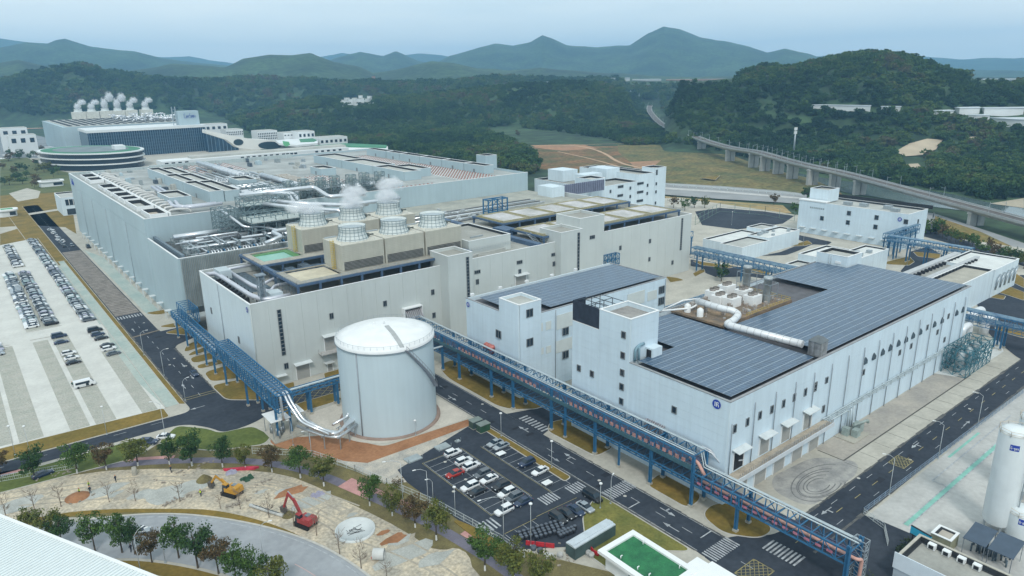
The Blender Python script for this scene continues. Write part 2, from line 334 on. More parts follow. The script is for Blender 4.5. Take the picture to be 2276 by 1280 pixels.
# pavement joints of the big yard (cut lines)
b=MB()
for i in range(13): b.beam((155+i*7.5,63.8,.02),(155+i*7.5,68.2,.02),.08,.02)
b.beam((155.5,68.4,.02),(233,68.4,.02),.35,.05); b.beam((155.5,68.4,.02),(155.5,75,.02),.25,.05)
b.o('drain_channel',M('drain_dark',(.10,.095,.085),.9,var=0),kind='structure')
sheet('worn_turning_area',rnd([(131,63.4),(152,63.4),(158,66),(152,74),(136,75.5),(131,72)],4),.012,M('tyre_marked_concrete',(.42,.41,.38),.9,var=0,scale=.22,col2=(.24,.24,.235),fine=.1))
sheet('brown_yard_strip',rct(156,233,68.7,75.7),.014,M('stained_concrete',(.45,.41,.35),.9,var=0,scale=.13,col2=(.33,.31,.28),fine=.1))
# tyre rings worn into the yard
b=MB()
for r_,dx in ((3,0),(4.2,.5),(5.6,.8),(6.4,1.4),(8.2,2)):
    pts=[(141+dx+r_*1.25*math.cos(a),66.8+r_*.62*math.sin(a),.022) for a in np.linspace(.4,5.3,26)]
    for i in range(25):
        p,q=Vector(pts[i]),Vector(pts[i+1]); n_=Vector((-(q-p).y,(q-p).x,0)).normalized()*.13
        b.quad(p-n_,q-n_,q+n_,p+n_)
b.o('tyre_marks',M('tyre_mark',(.17,.17,.17),.9,var=.3,scale=1.5),kind='structure')
# ---- planted beds with kerbs
def bed(pts,gm=grass,h=.14,rad=2.5,name='grass_bed',kerb=True):
    pts=rnd(pts,rad) if rad else pts
    if kerb: b=MB(); b.prism(grow(pts,.22),0,h); b.o('kerb',kerbm,kind='structure')
    b=MB(); b.prism(pts,0,h+.03); return b.o(name,gm,kind='structure')
for p in ([(52.5,303),(61,302),(61,297),(56,297)],[(52.5,282),(61.5,282),(61.5,276.5),(57,276.5)],[(52.5,273),(62,275),(62,265),(59.5,264)],
          [(52.7,247.5),(56,255),(63,257),(63,250)],[(52.7,243),(60,243.5),(61.5,248.5),(55,246)],[(52.5,235),(60,235),(61,241),(53,241)],[(52.5,229),(61,228.5),(61,232.5),(52.8,232.5)],
          [(52.5,216),(53,225),(61,226),(61,213)],[(52,200),(51.7,213),(61,211.5),(61,196),(60,193)]): bed(p)
bed([(40.6,206),(41.9,205),(41.9,425),(40.6,425)],rad=0); bed([(31,502),(36.8,425),(41.8,425.5),(41.8,640),(30,640)],rad=0); bed([(-60,201.8),(36.2,199.4),(36.2,205.9),(-2,208.4),(-60,211)],rad=1)
bed([(62.6,193),(62.6,199),(72,199),(70,193.2)],rad=.5,kerb=False); bed([(80,193.2),(82,198.9),(128,198.9),(128,193.2)],rad=.5,kerb=False)
bed([(62,178),(78,178),(78,183.7),(62,183.7)],rad=1)
bed([(110,145),(112,140.8),(117,137),(119.5,137),(119.5,181.5),(115.5,181.5),(112,178),(110,170)],rad=3)
bed([(111,125.2),(114.5,128.3),(119.5,127),(119.5,112.5),(118,108.2),(111.5,108)],rad=2)
bed([(111.2,80.2),(111.4,91.8),(116.3,92.6),(117.5,92),(117.5,81.5),(115,80.2)],rad=2); bed([(109.7,70),(111.5,76.6),(116.6,77.5),(119.9,74.7),(119,64.3),(114,64.2)],rad=2.5)
bed([(98.2,104.8),(100.3,105.2),(100.3,137.5),(98.7,137.5)],rad=.7); bed([(70.3,92),(73,97),(72,104),(70.6,108.5),(69.8,108.5),(70,100),(69,92)],rad=.4,kerb=False)
bed([(84,83),(92,92.5),(100.3,96.2),(100.3,70.5),(93.5,76.5),(84,76.5)],grassg if 0 else M('patchy_grass',(.22,.20,.05),.95,var=0,scale=.2,col2=(.13,.14,.035),fine=.18),rad=2)
bed([(36.4,192),(42.2,185),(44,180.2),(52,178.5),(54,170),(51,166.8),(40,172),(33,180),(30,185)],grassg,rad=2)
bed([(28,190.9),(-60,193.6),(-60,190.5),(24,181)],grassg,rad=1)
for P_ in ([(1540,608),(1563,597),(1567,604),(1545,615)],[(1480,615),(1505,618),(1520,623),(1490,628)],[(1540,580),(1600,588),(1640,592),(1620,596),(1560,590)],[(1668,596),(1715,600),(1708,612),(1672,607)],[(1750,548),(1795,535),(1805,542),(1790,546)],[(1960,585),(2020,570),(2032,582),(2020,590),(1975,588)],[(2030,560),(2090,565),(2088,576),(2040,570)],[(2105,548),(2160,558),(2165,570),(2120,560)],
           [(2205,645),(2240,636),(2276,650),(2276,668)],[(2170,648),(2235,658),(2230,666),(2165,655)],[(2205,605),(2245,600),(2276,620),(2276,640)],[(2210,722),(2276,735),(2276,752),(2215,735)],[(1555,395),(1600,390),(1590,400)]): bed([G(*q) for q in P_],rad=1.2)
# ---- car park on the left: paving strips
strip=M('grass_paver_strip',(.44,.43,.38),.95,var=0,scale=.25,col2=(.36,.37,.32),fine=.2); lane=M('white_lane',(.60,.60,.56),.9,var=.08,scale=.1,fine=.05)
teal=M('washed_green_concrete',(.46,.50,.45),.9,var=0,scale=.1,col2=(.33,.42,.39),fine=.1)
sheet('parking_surface',[(-60,210.5),(-2,208),(36.8,205.9),(37,520),(-60,560)],.012,lane)
for x0,x1,y0,y1 in ((2.2,7.6,209,296),(13.6,18.2,208,296),(19.6,24.6,207.5,296),(31,35,206.7,268),(-4,1,210,296),(-16,-10,211,296),(-34,-28,211,330)):
    b=MB()
    n=int((y1-y0)/2.6)
    for i in range(n): b.box(x0,x1,y0+i*2.6+.06,y0+(i+1)*2.6-.06,.012,.05)
    b.o('paver_strip',strip,kind='structure')
for x0,x1,y0,y1 in ((13.2,24,309,414),(31.2,36,308,500),(18.5,24,424,490),(8,13,424,480)): sheet('paver_strip',rct(x0,x1,y0,y1),.03,strip)
sheet('washed_strip',[(36.9,290),(33,255),(36.9,206.3)],.04,teal); sheet('washed_strip',rct(36.9,40.5,206.3,425),.03,teal); sheet('washed_strip',rct(36,37.2,300,430),.045,teal); sheet('washed_strip',[(53,300),(58,300),(58,420),(53,447)],.01,teal)
sheet('washed_strip',[(35.2,309),(37.2,308),(37.2,420),(36.2,420)],.05,teal)
b=MB(); b.beam((13,308,.1),(24.5,308,.1),.25,.2); b.beam((30.8,307.3,.1),(37,307.3,.1),.25,.2); b.beam((13.2,297,.1),(24.7,296.3,.1),.25,.2); b.beam((-4,297,.1),(7,296.5,.1),.25,.2); b.beam((36.9,206,.1),(36.9,500,.1),.25,.22); b.o('kerb',kerbm,kind='structure')
# ---- soil, pads, sand site, curved road, purple path
sheet('bare_soil',rnd([(53,169),(66,160.5),(74,146),(88.5,145),(100.3,144.2),(98,139.5),(86,140.5),(70,141),(67,140.5),(61,148.5),(58,153),(52.5,165)],2),.016,soil)
sheet('tank_apron',rnd([(64,170),(67,176),(99.5,178),(100.3,144.6),(88.6,145.4),(75,147),(70,152)],3),.028,M('fresh_concrete',(.56,.52,.45),.9,var=.1,scale=.2,fine=.08))
sheet('gravel_margin',[(61.4,148),(67,141.5),(86,141),(97,141),(97,139.5),(71,133),(70,128),(66.3,130)],.03,M('pale_rubble',(.55,.50,.42),.95,var=0,scale=.35,col2=(.35,.34,.31),fine=.2))
path=[(-60,205),(-3.2,193.6),(18.4,181.3),(32,172.8),(46.4,160.5),(55,147),(60.2,131),(65.9,110.5),(67.6,100),(68.8,91),(70,70)]
def ribbon(pts,wd,off=0,z=.0,name='path',mat=None,kind='structure',close=False,**k):
    P_=[Vector((p[0],p[1])) for p in pts]; Lf=[];Rt=[]
    for i,p in enumerate(P_):
        d=(P_[min(i+1,len(P_)-1)]-P_[max(i-1,0)]).normalized(); n_=Vector((-d.y,d.x)); Lf.append(p+n_*(off+wd/2)); Rt.append(p+n_*(off-wd/2))
    b=MB(); vs_=[(q.x,q.y,z) for q in Lf]+[(q.x,q.y,z) for q in Rt]; m=len(P_)
    b.add(vs_,[(i,m+i,m+i+1,i+1) if True else 0 for i in range(m-1)]); return b.o(name,mat,kind=kind,**k)
def smooth(pts,it=3):
    P_=[tuple(p) for p in pts]
    for _ in range(it):
        Q_=[P_[0]]
        for a,b_ in zip(P_[:-1],P_[1:]): Q_+= [tuple(.75*np.array(a)+.25*np.array(b_)),tuple(.25*np.array(a)+.75*np.array(b_))]
        P_=Q_+[P_[-1]]
    return P_
pathS=smooth(path,2)
sheet('verge',[(-60,211),(-60,172),(3,166),(28,147),(44,118),(46,90),(72,60),(84,76),(75,92),(72,105),(70,128),(62,148),(52,166),(40,172),(30,185),(24,181),(-10,190)],.006,M('brown_verge',(.20,.17,.07),.95,var=0,scale=.3,col2=(.13,.11,.05),fine=.2))
ribbon(pathS,2.6,0,.026,'cycle_path',M('purple_asphalt',(.17,.16,.20),.9,var=.1,scale=.3,fine=.1))
pinkm=M('pink_paving',(.50,.27,.25),.9,var=.12,scale=.4,fine=.1)
for seg,o_ in ((slice(3,14),2.0),(slice(24,29),2.2),(slice(32,37),2.2)): ribbon(pathS[seg],1.4,o_,.03,'pink_path',pinkm)
ribbon(pathS[24:27],3.6,.4,.034,'pink_path',pinkm)
sandp=smooth([(-40,192),(-3.6,186.5),(7.8,183.1),(20.2,177.5),(40.8,160),(49.6,149.8),(53.8,137.9),(54.4,134.2),(58.8,119),(60.8,108.9),(61.1,104.7),(63.1,101.9),(65.4,101.3),(66.2,97.9),(63.9,93.3),(64,80),(64,60)],1)
sandq=smooth([(47.5,107),(45.6,116),(41,131),(33,144.8),(26,151.3),(13,162),(4,167),(-40,180)],2)
sheet('dug_up_ground',sandp+[(55,60),(50,95)]+sandq,.012,sand)
for c,r_ in (((-2,176),5),((14,169.5),4.5),((28,158),6),((50,135),4),((56,106),5)):
    sheet('grey_patch',[(c[0]+r_*1.3*math.cos(a)*random.uniform(.8,1.1),c[1]+r_*.6*math.sin(a)*random.uniform(.7,1.1)) for a in np.linspace(0,6.28,14)[:-1]],.022+.002*r_,M('wet_grey_sand',(.42,.43,.40),.95,var=.12,scale=.3,fine=.15))
road2=smooth([(-40,172),(4,158),(20,149),(31,136.5),(39.5,122),(43.5,108),(45,90),(45,60)],3)
sheet('verge_strip',sandq+[(-40,176)]+smooth([(-40,172),(4.7,164.8),(12.8,160.4),(26,149.6),(31.2,143.4),(39.5,127.9),(44.5,113),(45.5,106.9)],2),.018,grass)
ribbon(road2,14.5,-3.0,.034,'curved_road',M('grey_road',(.33,.35,.37),.85,var=.12,scale=.07,fine=.08))
ribbon(road2,.5,4.35,.1,'kerb',kerbm); ribbon(road2,.18,3.3,.045,'edge_line',line)
ribbon(road2[6:14],.16,-2.2,.045,'lane_line',M('pink_line',(.55,.38,.36),.8,var=.1)); ribbon(road2[38:46],.16,-2.2,.045,'lane_line',MATS['pink_line'])
ribbon(road2,3.2,-12.6,.04,'verge_strip',grass); ribbon(road2,4.5,-16.6,.03,'cycle_path',MATS['purple_asphalt']); ribbon(road2,1.6,-19.8,.036,'pink_path',pinkm)
# ---- road markings
b=MB(); by=MB()
def bar(b,x0,y0,x1,y1,wd,z=.085):
    p,q=Vector((x0,y0,z)),Vector((x1,y1,z)); n_=Vector((-(q-p).y,(q-p).x,0)).normalized()*wd/2; b.quad(p-n_,q-n_,q+n_,p+n_)
def arrow(b,x,y,dx,dy,z=.086,turn=0):
    d=Vector((dx,dy,0)).normalized(); n_=Vector((-d.y,d.x,0)); p=Vector((x,y,z)); b.quad(p-n_*.12,p+d*2.6-n_*.12,p+d*2.6+n_*.12,p+n_*.12)
    b.add([p+d*2.6-n_*.5,p+d*4.2,p+d*2.6+n_*.5],[(0,1,2)])
    if turn: b.quad(p+d*1.4,p+d*1.8,p+d*1.8+n_*turn*1.2,p+d*1.4+n_*turn*1.2)
for i in range(9): bar(b,42.9+i*1.02,300.6,42.9+i*1.02,304.2,.5)                # crossing on the side road
for i in range(60):
    y=208+i*7
    if y<298 or y>450: bar(b,47,y,47,y+2.4,.16)
for x,y,dx,dy in ((49,226,0,-1),(45,216,0,1),(44.5,282,0,1),(49.5,238,0,-1),(46,200,-1,0)): arrow(b,x,y,dx,dy)
for i in range(10): bar(b,-50+i*9,197.3,-47+i*9,197.2,.14)
for i in range(22):
    y=46+i*7
    if not(62<y<72 or 92<y<100 or 122<y<138): bar(b,104.9,y,104.9,y+2.6,.15)
for i in range(30): bar(b,101.25,70+i*4,101.25,73.8+i*4,.12); bar(b,108.5,(70+i*4),108.5,(73.8+i*4),.12) if (68<70+i*4<120 or 142<70+i*4<176) else 0
for i in range(11): bar(b,101.6+i*.72,92.6,101.6+i*.72,96.2,.36)                # crossing at the car park exit
for i in range(12): bar(b,101.4+i*.68,65.6,101.4+i*.68,69.0,.34)                # crossing at the junction
for i in range(9): bar(b,111.5,55.6+i*.82,115.5,55.6+i*.82,.4)
for i in range(8): bar(b,109.6,126.2+i*1.3,112.6,126.2+i*1.3,.6)                # crossing at the branch road
for x,y,dx,dy in ((106.8,128,0,1),(103,160,0,-1),(106.6,110,0,1),(106.8,84,0,-1),(103.2,76,0,1),(135,60.6,-1,0),(196,57,1,0),(178,60.6,-1,0),(103,116,0,-1)): arrow(b,x,y,dx,dy,turn=random.choice((-1,0,1)))
bar(b,101.2,88.2,104.8,88.2,.25); bar(b,104.9,72,108.6,72,.25)
for i in range(17): bar(b,120+i*8,61.2,122.6+i*8,61.2,.13,.089); bar(by,118+i*8,59,120.6+i*8,59,.16,.089); bar(b,122+i*8,56.8,124.6+i*8,56.8,.13,.089) if i%2 else 0
# car park stalls
X0,X1,X2=77.4,82.9,88.2; Y0,Y1=105.4,132.3
def stalls(b,xs,y0,y1,n):
    for k in range(n+1):
        y=y0+(y1-y0)*k/n; bar(b,xs[0],y,xs[-1],y,.1,.092)
    for x in xs: bar(b,x,y0,x,y1,.1,.094)
stalls(b,(X0,X1,X2),Y0,Y1,11); stalls(b,(93,98.4),103.2,129.6,10)
for x0,y0,x1,y1 in ((X0-.3,Y0-.3,X0-.3,Y1+.3),(X0-.3,Y0-.3,X2+.3,Y0-.3),(X2+.3,Y0-.3,X2+.3,Y1+.3),(X0-.3,Y1+.3,X2+.3,Y1+.3),(92.7,103,92.7,130),(75.3,98.3,83.9,98.2),(84.2,98.6,95.6,98.2)): bar(by,x0,y0,x1,y1,.12,.096)
for i in range(7): bar(b,77,99.6+i*.0,77,99.6,.1) if 0 else None
for i in range(6): bar(b,88.9+i*.75,100.3,88.9+i*.75,103.6,.38,.094); bar(b,96.4+i*.75,99.5,96.4+i*.75,102.8,.38,.094)
for i in range(5): bar(b,72.6+i*.95,100.8,72.6+i*.95,104.6,.42,.094)
for i in range(4): bar(b,75.4+i*2.4,92.5,75.4+i*2.4,98,.1,.094)
b.o('road_markings',line,kind='structure')
for x,y,n in ((118,58.9,0),(160.5,58.9,1)): # hatched yellow boxes
    w_=5.2 if n else 6.2; hh=3.6 if n else 4.4; cx,cy_=(163,58.9) if n else (106.5,58.3)
    if n: cx,cy_=G(2002,1027)
    else: cx,cy_=G(1677,1272)
    rot=0
    c4=[(cx-w_/2,cy_-hh/2),(cx+w_/2,cy_-hh/2),(cx+w_/2,cy_+hh/2),(cx-w_/2,cy_+hh/2)]
    for i in range(4): bar(by,*c4[i],*c4[(i+1)%4],.18,.1)
    for k in range(-4,5):
        t=k/4.5
        for sg in (1,-1):
            p0=(cx+t*w_/2-w_/2,cy_-sg*hh/2); x0,x1=cx+t*w_-w_/2,cx+t*w_+w_/2
            a0=max(cx-w_/2,x0); a1=min(cx+w_/2,x1)
            if a1>a0: f=lambda x:cy_+sg*hh*((x-x0)/w_-.5); bar(by,a0,f(a0),a1,f(a1),.13,.1)
for x0,x1,y in ((101,109,176.5),(101,109,178.2),(42.4,52,207.5),(42.4,52,209)): bar(by,x0,y,x1,y,.25,.09)
for k in range(12): # yellow net in front of the grey building
    x=64+k*2.6; bar(by,x,184.4,x+7.6,192,.12,.09); bar(by,x+7.6,184.4,x,192,.12,.09)
by.o('road_markings',liney,kind='structure')
b=MB(); b.beam((42.3,275.5,.08),(52,277.5,.08),1.0,.1); b.o('speed_hump',M('hump_brown',(.2,.17,.13),.9),kind='structure')
# gas yard on the right
sheet('gas_yard_slab',[(129,54.2),(262,54.2),(300,40),(300,-30),(120,-20),(129,47)],.02,M('gas_yard_concrete',(.46,.46,.44),.9,var=.13,scale=.1,fine=.08))
b=MB(); bar(b,140.6,48.25,212,48.25,.22); bar(b,140.6,47.15,212,47.15,.22); bar(b,162.2,51.2,212,51.2,.3); bar(b,162.2,51.2,162.4,48.4,.3); b.o('road_markings',line,kind='structure')
b=MB(); bar(b,140.6,47.7,212,47.7,.95,.05); bar(b,176,53,195,53,.6,.05); b.o('green_walkway',M('walkway_green',(.24,.50,.42),.8,var=.12,scale=.4),kind='structure')
# lawns and ground around the far left campus
sheet('lawn',[G(*p) for p in [(0,418),(60,412),(150,402),(162,470),(170,520),(145,505),(70,500),(0,505)]],.03,grass)
sheet('lawn',[G(*p) for p in [(0,352),(60,350),(100,372),(160,385),(160,425),(0,435)]],.035,M('park_green',(.14,.15,.05),.95,var=0,scale=.04,col2=(.07,.10,.035),fine=.2))
sheet('lawn',[G(*p) for p in [(0,520),(50,505),(90,522),(135,590),(118,590),(75,530),(0,545)]],.04,grass)
sheet('gravel_loop',[G(*p) for p in [(20,430),(60,418),(90,425),(85,440),(40,448)]],.045,concl)
sheet('footpath',[G(*p) for p in [(38,478),(135,463),(135,467),(40,482)]],.05,concl)
sheet('campus_court',[G(*p) for p in [(0,300),(60,296),(190,325),(200,345),(100,352),(0,350)]],.02,M('grey_court',(.22,.24,.25),.9,var=.2,scale=.05))
sheet('turquoise_membrane',[G(*p) for p in [(0,263),(160,262),(160,270),(60,273),(0,276)]],.05,M('turquoise_sheet',(.14,.42,.40),.7,var=.08,scale=.02))
sheet('orange_earthwork',[G(*p) for p in [(0,276),(60,273),(160,270),(160,262),(130,258),(240,250),(240,262),(200,275),(100,285),(0,288)]],.03,M('orange_earth',(.52,.33,.22),.95,var=0,scale=.03,col2=(.42,.30,.22),fine=.15))
# brown cleared field, river and highways beyond the site
fieldm=M('scrub_field',(.24,.125,.055),.95,var=0,scale=.03,col2=(.085,.095,.035),fine=.45,bump=.8,bscale=.2)
def far(name,px,z,mat): return sheet(name,[G(px_,py_,z) for px_,py_ in px],z,mat)
far('cleared_field',[(1058,282),(1130,284),(1250,295),(1360,312),(1400,325),(1480,322),(1560,330),(1640,350),(1700,372),(1800,395),(1860,420),(1880,440),(1760,430),(1600,416),(1470,412),(1400,402),(1200,375),(1150,330),(1100,300)],-1.2,fieldm)
far('olive_field',[(1372,318),(1480,323),(1560,331),(1640,351),(1700,373),(1800,396),(1860,421),(1875,438),(1760,429),(1600,415),(1500,411),(1440,388),(1400,360),(1375,338)],-1.12,M('olive_scrub',(.20,.155,.055),.95,var=0,scale=.035,col2=(.085,.10,.035),fine=.45,bump=.8,bscale=.2))
def band(name,pts,wd,z,mat): ribbon([G(*p) for p in smooth(pts,2)],wd,0,z,name,mat)
er=M('red_earth',(.42,.22,.12),.95,var=0,scale=.03,col2=(.30,.19,.11),fine=.2); tr=M('pale_track',(.50,.34,.22),.95,var=.15,scale=.05)
far('red_earth_patch',[(1170,315),(1230,318),(1300,322),(1330,330),(1250,335),(1190,328)],-1.05,er); far('red_earth_patch',[(1400,360),(1470,356),(1450,372),(1410,374)],-1.05,er); far('red_earth_patch',[(1070,288),(1150,292),(1230,305),(1170,308),(1110,300)],-1.1,er)
band('dirt_track',[(1180,322),(1280,320),(1340,335),(1375,360),(1430,372)],4,-.95,tr); band('dirt_track',[(1240,335),(1320,352),(1400,375),(1440,385)],3,-.93,tr); band('dirt_track',[(1250,322),(1340,318),(1400,318)],2.5,-.94,tr)
hw=M('highway_grey',(.30,.31,.31),.85,var=.1,scale=.05)
far('highway',[(1475,406),(1600,413),(1740,424),(1900,445),(2080,475),(2276,540),(2400,580),(2400,600),(2276,560),(2080,500),(1900,465),(1740,450),(1600,442),(1475,432)],-.9,hw)
far('highway_median',[(1475,416),(1600,424),(1740,435),(1850,445),(1850,448),(1740,439),(1600,428),(1475,420)],-.75,M('median_concrete',(.5,.5,.48),.9))
far('scrub_strip',[(1478,436),(1600,446),(1740,456),(1760,474),(1700,472),(1600,462),(1545,470),(1540,500),(1500,500)],-.7,M('straw_strip',(.42,.30,.15),.95,var=0,scale=.03,col2=(.26,.22,.09),fine=.2))
far('scrub_strip',[(2078,480),(2180,515),(2276,560),(2276,578),(2180,545),(2080,512)],-.7,M('orange_scrub',(.30,.19,.06),.95,var=0,scale=.05,col2=(.14,.14,.04),fine=.3))
far('river',[(1700,372),(1860,400),(1940,410),(2030,418),(2110,430),(2200,450),(2276,462),(2400,480),(2400,505),(2276,495),(2160,470),(2080,460),(1960,440),(1880,428),(1800,402)],-1.15,M('river_water',(.11,.15,.15),.12,var=.15,scale=.05,spec=.6))
far('river_bank_sand',[(2200,452),(2276,440),(2276,462)],-1.0,M('bank_sand',(.42,.37,.28),.95))
def farT(name,px,mat,dz=1.2):
    P_=[GT(*p) for p in px]; z=sum(p[2] for p in P_)/len(P_); b=MB(); b.add([(p[0],p[1],p[2]+dz) for p in P_],[tuple(range(len(P_)))[::-1]]); b.o(name,mat,kind='structure')
for pl in ([(1990,340),(2020,322),(2060,312),(2095,314),(2080,335),(2050,348),(2010,350)],[(2005,368),(2040,366),(2055,382),(2030,384)],[(2145,308),(2180,305),(2165,322),(2150,320)]): farT('sand_clearing',pl,M('clearing_sand',(.48,.40,.29),.95,var=.1,scale=.05))

# wheel ruts and spoil on the building site
rt_=M('rut_sand',(.33,.30,.25),.95,var=0,scale=.6,col2=(.48,.43,.34),fine=.2)
for pts in ([(-8,184),(10,176),(26,168),(38,154),(46,146)],[(0,176),(16,166),(30,156),(40,150)],[(38,158),(46,146),(50,134),(53,124),(57,112),(60,100)],[(44,138),(49,128),(50,120),(56,108),(60,96),(60,80)],[(30,164),(40,156),(50,142),(56,126)]):
    for o_ in (-1.0,1.0): ribbon(smooth([(a+random.uniform(-.5,.5),b_+random.uniform(-.5,.5)) for a,b_ in pts],3),.45,o_,.03+random.random()*.004,'wheel_rut',rt_)
for i in range(16):
    c=(random.uniform(42,50),0); t_=random.random(); p0=Vector((2,178)).lerp(Vector((50,140)),t_) if i<9 else Vector((52,134)).lerp(Vector((61,98)),t_); r_=random.uniform(.8,2.6)
    sheet('grey_patch',[(p0.x+r_*1.6*math.cos(a)*random.uniform(.6,1.2),p0.y+r_*random.uniform(.5,.9)*math.sin(a)) for a in np.linspace(0,6.28,12)[:-1]],.04+.001*i,random.choice([MATS['wet_grey_sand'],rt_,soil if i%5==0 else rt_]))
# repair patches, manholes and dusty edges on the roads
pt=M('asphalt_patch',(.018,.022,.030),.9,var=.2,scale=.5); du=M('road_dust',(.16,.155,.14),.95,var=0,scale=.4,col2=(.07,.075,.08),fine=.2)
for i in range(46):
    k=i%4; x,y=[(random.uniform(101.5,108),random.uniform(60,180)),(random.uniform(120,255),random.uniform(55.5,62.4)),(random.uniform(43,51),random.uniform(205,298)),(random.uniform(72,98),random.uniform(100,135))][k]; a_,b2=random.uniform(.5,3),random.uniform(.4,1.6)
    sheet('asphalt_patch' if i%3 else 'manhole',rct(x-a_/2,x+a_/2,y-b2/2,y+b2/2) if i%3 else [(x+.4*math.cos(t),y+.4*math.sin(t)) for t in np.linspace(0,6.28,11)[:-1]],Zr+.045+.0005*i,pt if i%3 else kerbm)
for x0,y0,x1,y1,w_ in ((101.1,70,101.1,176,.5),(108.7,66,108.7,122,.5),(120,62.8,258,62.8,.5),(118,55.1,258,55.1,.5),(42.4,206,42.4,300,.5),(51.5,206,51.5,254,.5)):
    b=MB(); n_=40
    for i in range(n_):
        t0,t1=i/n_,(i+1)/n_; p=Vector((x0,y0)).lerp(Vector((x1,y1)),t0); q=Vector((x0,y0)).lerp(Vector((x1,y1)),t1); u=(q-p).normalized(); nn=Vector((-u.y,u.x))*random.uniform(.1,w_); b.quad((*(p-nn),.083),(*(q-nn*.8),.083),(*(q+nn*.8),.083),(*(p+nn),.083))
    b.o('road_dust',du,kind='structure')
# ---------------------------------------------------------------- building kit
def XZ(px,py,Y):
    d=ray(px,py); k=Y/d[1]; return d[0]*k,CH+d[2]*k
def YZ(px,py,X):
    d=ray(px,py); k=X/d[0]; return d[1]*k,CH+d[2]*k
def zoomer(ox,oy,s): return lambda x,y:(ox+x/s,oy+y/s)
SH={}
def shared(name,key,make,mat,parent,loc):
    """a part at loc (world) using a mesh shared between alike pieces"""
    if key not in SH:
        b=make(); me=bpy.data.meshes.new(name); me.from_pydata(b.v,[],b.f)
        for x in (mat if isinstance(mat,(list,tuple)) else [mat]): me.materials.append(x)
        if len(set(b.m))>1: me.polygons.foreach_set('material_index',b.m)
        if any(b.sm): me.polygons.foreach_set('use_smooth',b.sm)
        SH[key]=me
    ob=bpy.data.objects.new(name,SH[key]); C.objects.link(ob)
    if parent is not None:
        ob.parent=parent; o=ORG[parent.name]; ob.location=(loc[0]-o[0],loc[1]-o[1],loc[2]-o[2])
    else: ob.location=loc
    ORG[ob.name]=tuple(loc); return ob
def frame_mb(w,h,t=.12,d=.16,face='y',mull=0):
    b=MB()
    def bx(u0,u1,z0,z1):
        if face=='y': b.box(u0,u1,-d,0,z0,z1)
        else: b.box(-d,0,u0,u1,z0,z1)
    bx(-w/2-t,w/2+t,-h/2-t,-h/2); bx(-w/2-t,w/2+t,h/2,h/2+t); bx(-w/2-t,-w/2,-h/2,h/2); bx(w/2,w/2+t,-h/2,h/2)
    for k in range(mull): u=-w/2+w*(k+1)/(mull+1); bx(u-.04,u+.04,-h/2,h/2)
    return b
def window(parent,u,z,w,h,plane,face='y',mull=1,name='window'):
    """face y: in the wall y=plane (looking to -y), face x: in the wall x=plane (looking to -x)"""
    loc=(u,plane,z) if face=='y' else (plane,u,z)
    f=shared(name,('win',w,h,face,mull),lambda:frame_mb(w,h,.13,.2,face,mull),frame,parent,loc)
    p=MB(); 
    if face=='y': p.box(-w/2,w/2,-.05,.05,-h/2,h/2)
    else: p.box(-.05,.05,-w/2,w/2,-h/2,h/2)
    g=shared('pane',('pane',w,h,face),lambda:p,glass,f,loc); return f
def strip_window(parent,u,z0,z1,w,plane,n,face='y'):
    hh=(z1-z0)/n
    for i in range(n): window(parent,u,z0+hh*(i+.5),w,hh-.22,plane,face,0)
def shade_strips(parent,x0,x1,y0,y1,z,zt,w_=.55):
    b=MB(); b.box(x0,x1,y1-w_,y1-.01,z,z+.03); b.box(x1-w_,x1-.01,y0,y1-w_,z,z+.03); b.box(x0,x1,y1-.12,y1-.005,z+.03,zt); b.box(x1-.12,x1-.005,y0,y1-.12,z+.03,zt); b.box(x0+.005,x0+.12,y0,y1-w_,z,zt); b.o('roof_shade_strip',M('pit_shade_dark',(.035,.04,.045),.8,var=.2,scale=1),parent)  # black strips inside the parapets: shade of the roof pits put in as colour
def block(parent,x0,x1,y0,y1,z0,h,wm,rm,par=1.0,t=.35,coping=white,name='wall',seam=None):
    """walls with parapet, sunk roof slab and a coping rail"""
    b=MB(); b.box(x0,x1,y0,y0+t,z0,h); b.box(x0,x1,y1-t,y1,z0,h); b.box(x0,x0+t,y0+t,y1-t,z0,h); b.box(x1-t,x1,y0+t,y1-t,z0,h); W_=b.o(name,wm,parent)
    b=MB(); b.box(x0+t,x1-t,y0+t,y1-t,h-par-.3,h-par); b.o('roof',rm,parent); shade_strips(parent,x0+t,x1-t,y0+t,y1-t,h-par,h-.05)
    if coping:
        b=MB(); e=.08; b.box(x0-e,x1+e,y0-e,y0+t+e,h,h+.12); b.box(x0-e,x1+e,y1-t-e,y1+e,h,h+.12); b.box(x0-e,x0+t+e,y0+t+e,y1-t-e,h,h+.12); b.box(x1-t-e,x1+e,y0+t+e,y1-t-e,h,h+.12); b.o('coping',coping,parent)
    return W_
def panels(parent,x0,x1,z0,h,plane,pw,face='y',mat=None,ph=None,name='wall_panel',gap=.05,th=.09,y0=None):
    """cladding panels proud of the wall with open joints"""
    n=max(1,round((x1-x0)/pw)); m=max(1,round((h-z0)/(ph or h))); w_=(x1-x0)/n; v_=(h-z0)/m
    def mk():
        b=MB(); 
        if face=='y': b.box(-w_/2+gap/2,w_/2-gap/2,-th,0,0,v_-gap)
        else: b.box(-th,0,-w_/2+gap/2,w_/2-gap/2,0,v_-gap)
        return b
    for j in range(m):
        for i in range(n):
            u=x0+(i+.5)*w_; loc=(u,plane,z0+j*v_) if face=='y' else (plane,u,z0+j*v_)
            shared(name,('pan',round(w_,3),round(v_,3),face,mat.name),mk,mat,parent,loc)
def downpipe(parent,x,z0,z1,plane,face='y'):
    b=MB(); 
    if face=='y': b.tube([(x,plane-.28,z0),(x,plane-.28,z1-1),(x+.25,plane-.05,z1)],.11,6)
    else: b.tube([(plane-.28,x,z0),(plane-.28,x,z1)],.11,6)
    b.o('downpipe',M('grey_pipe',(.32,.36,.40),.5,var=.1),parent)
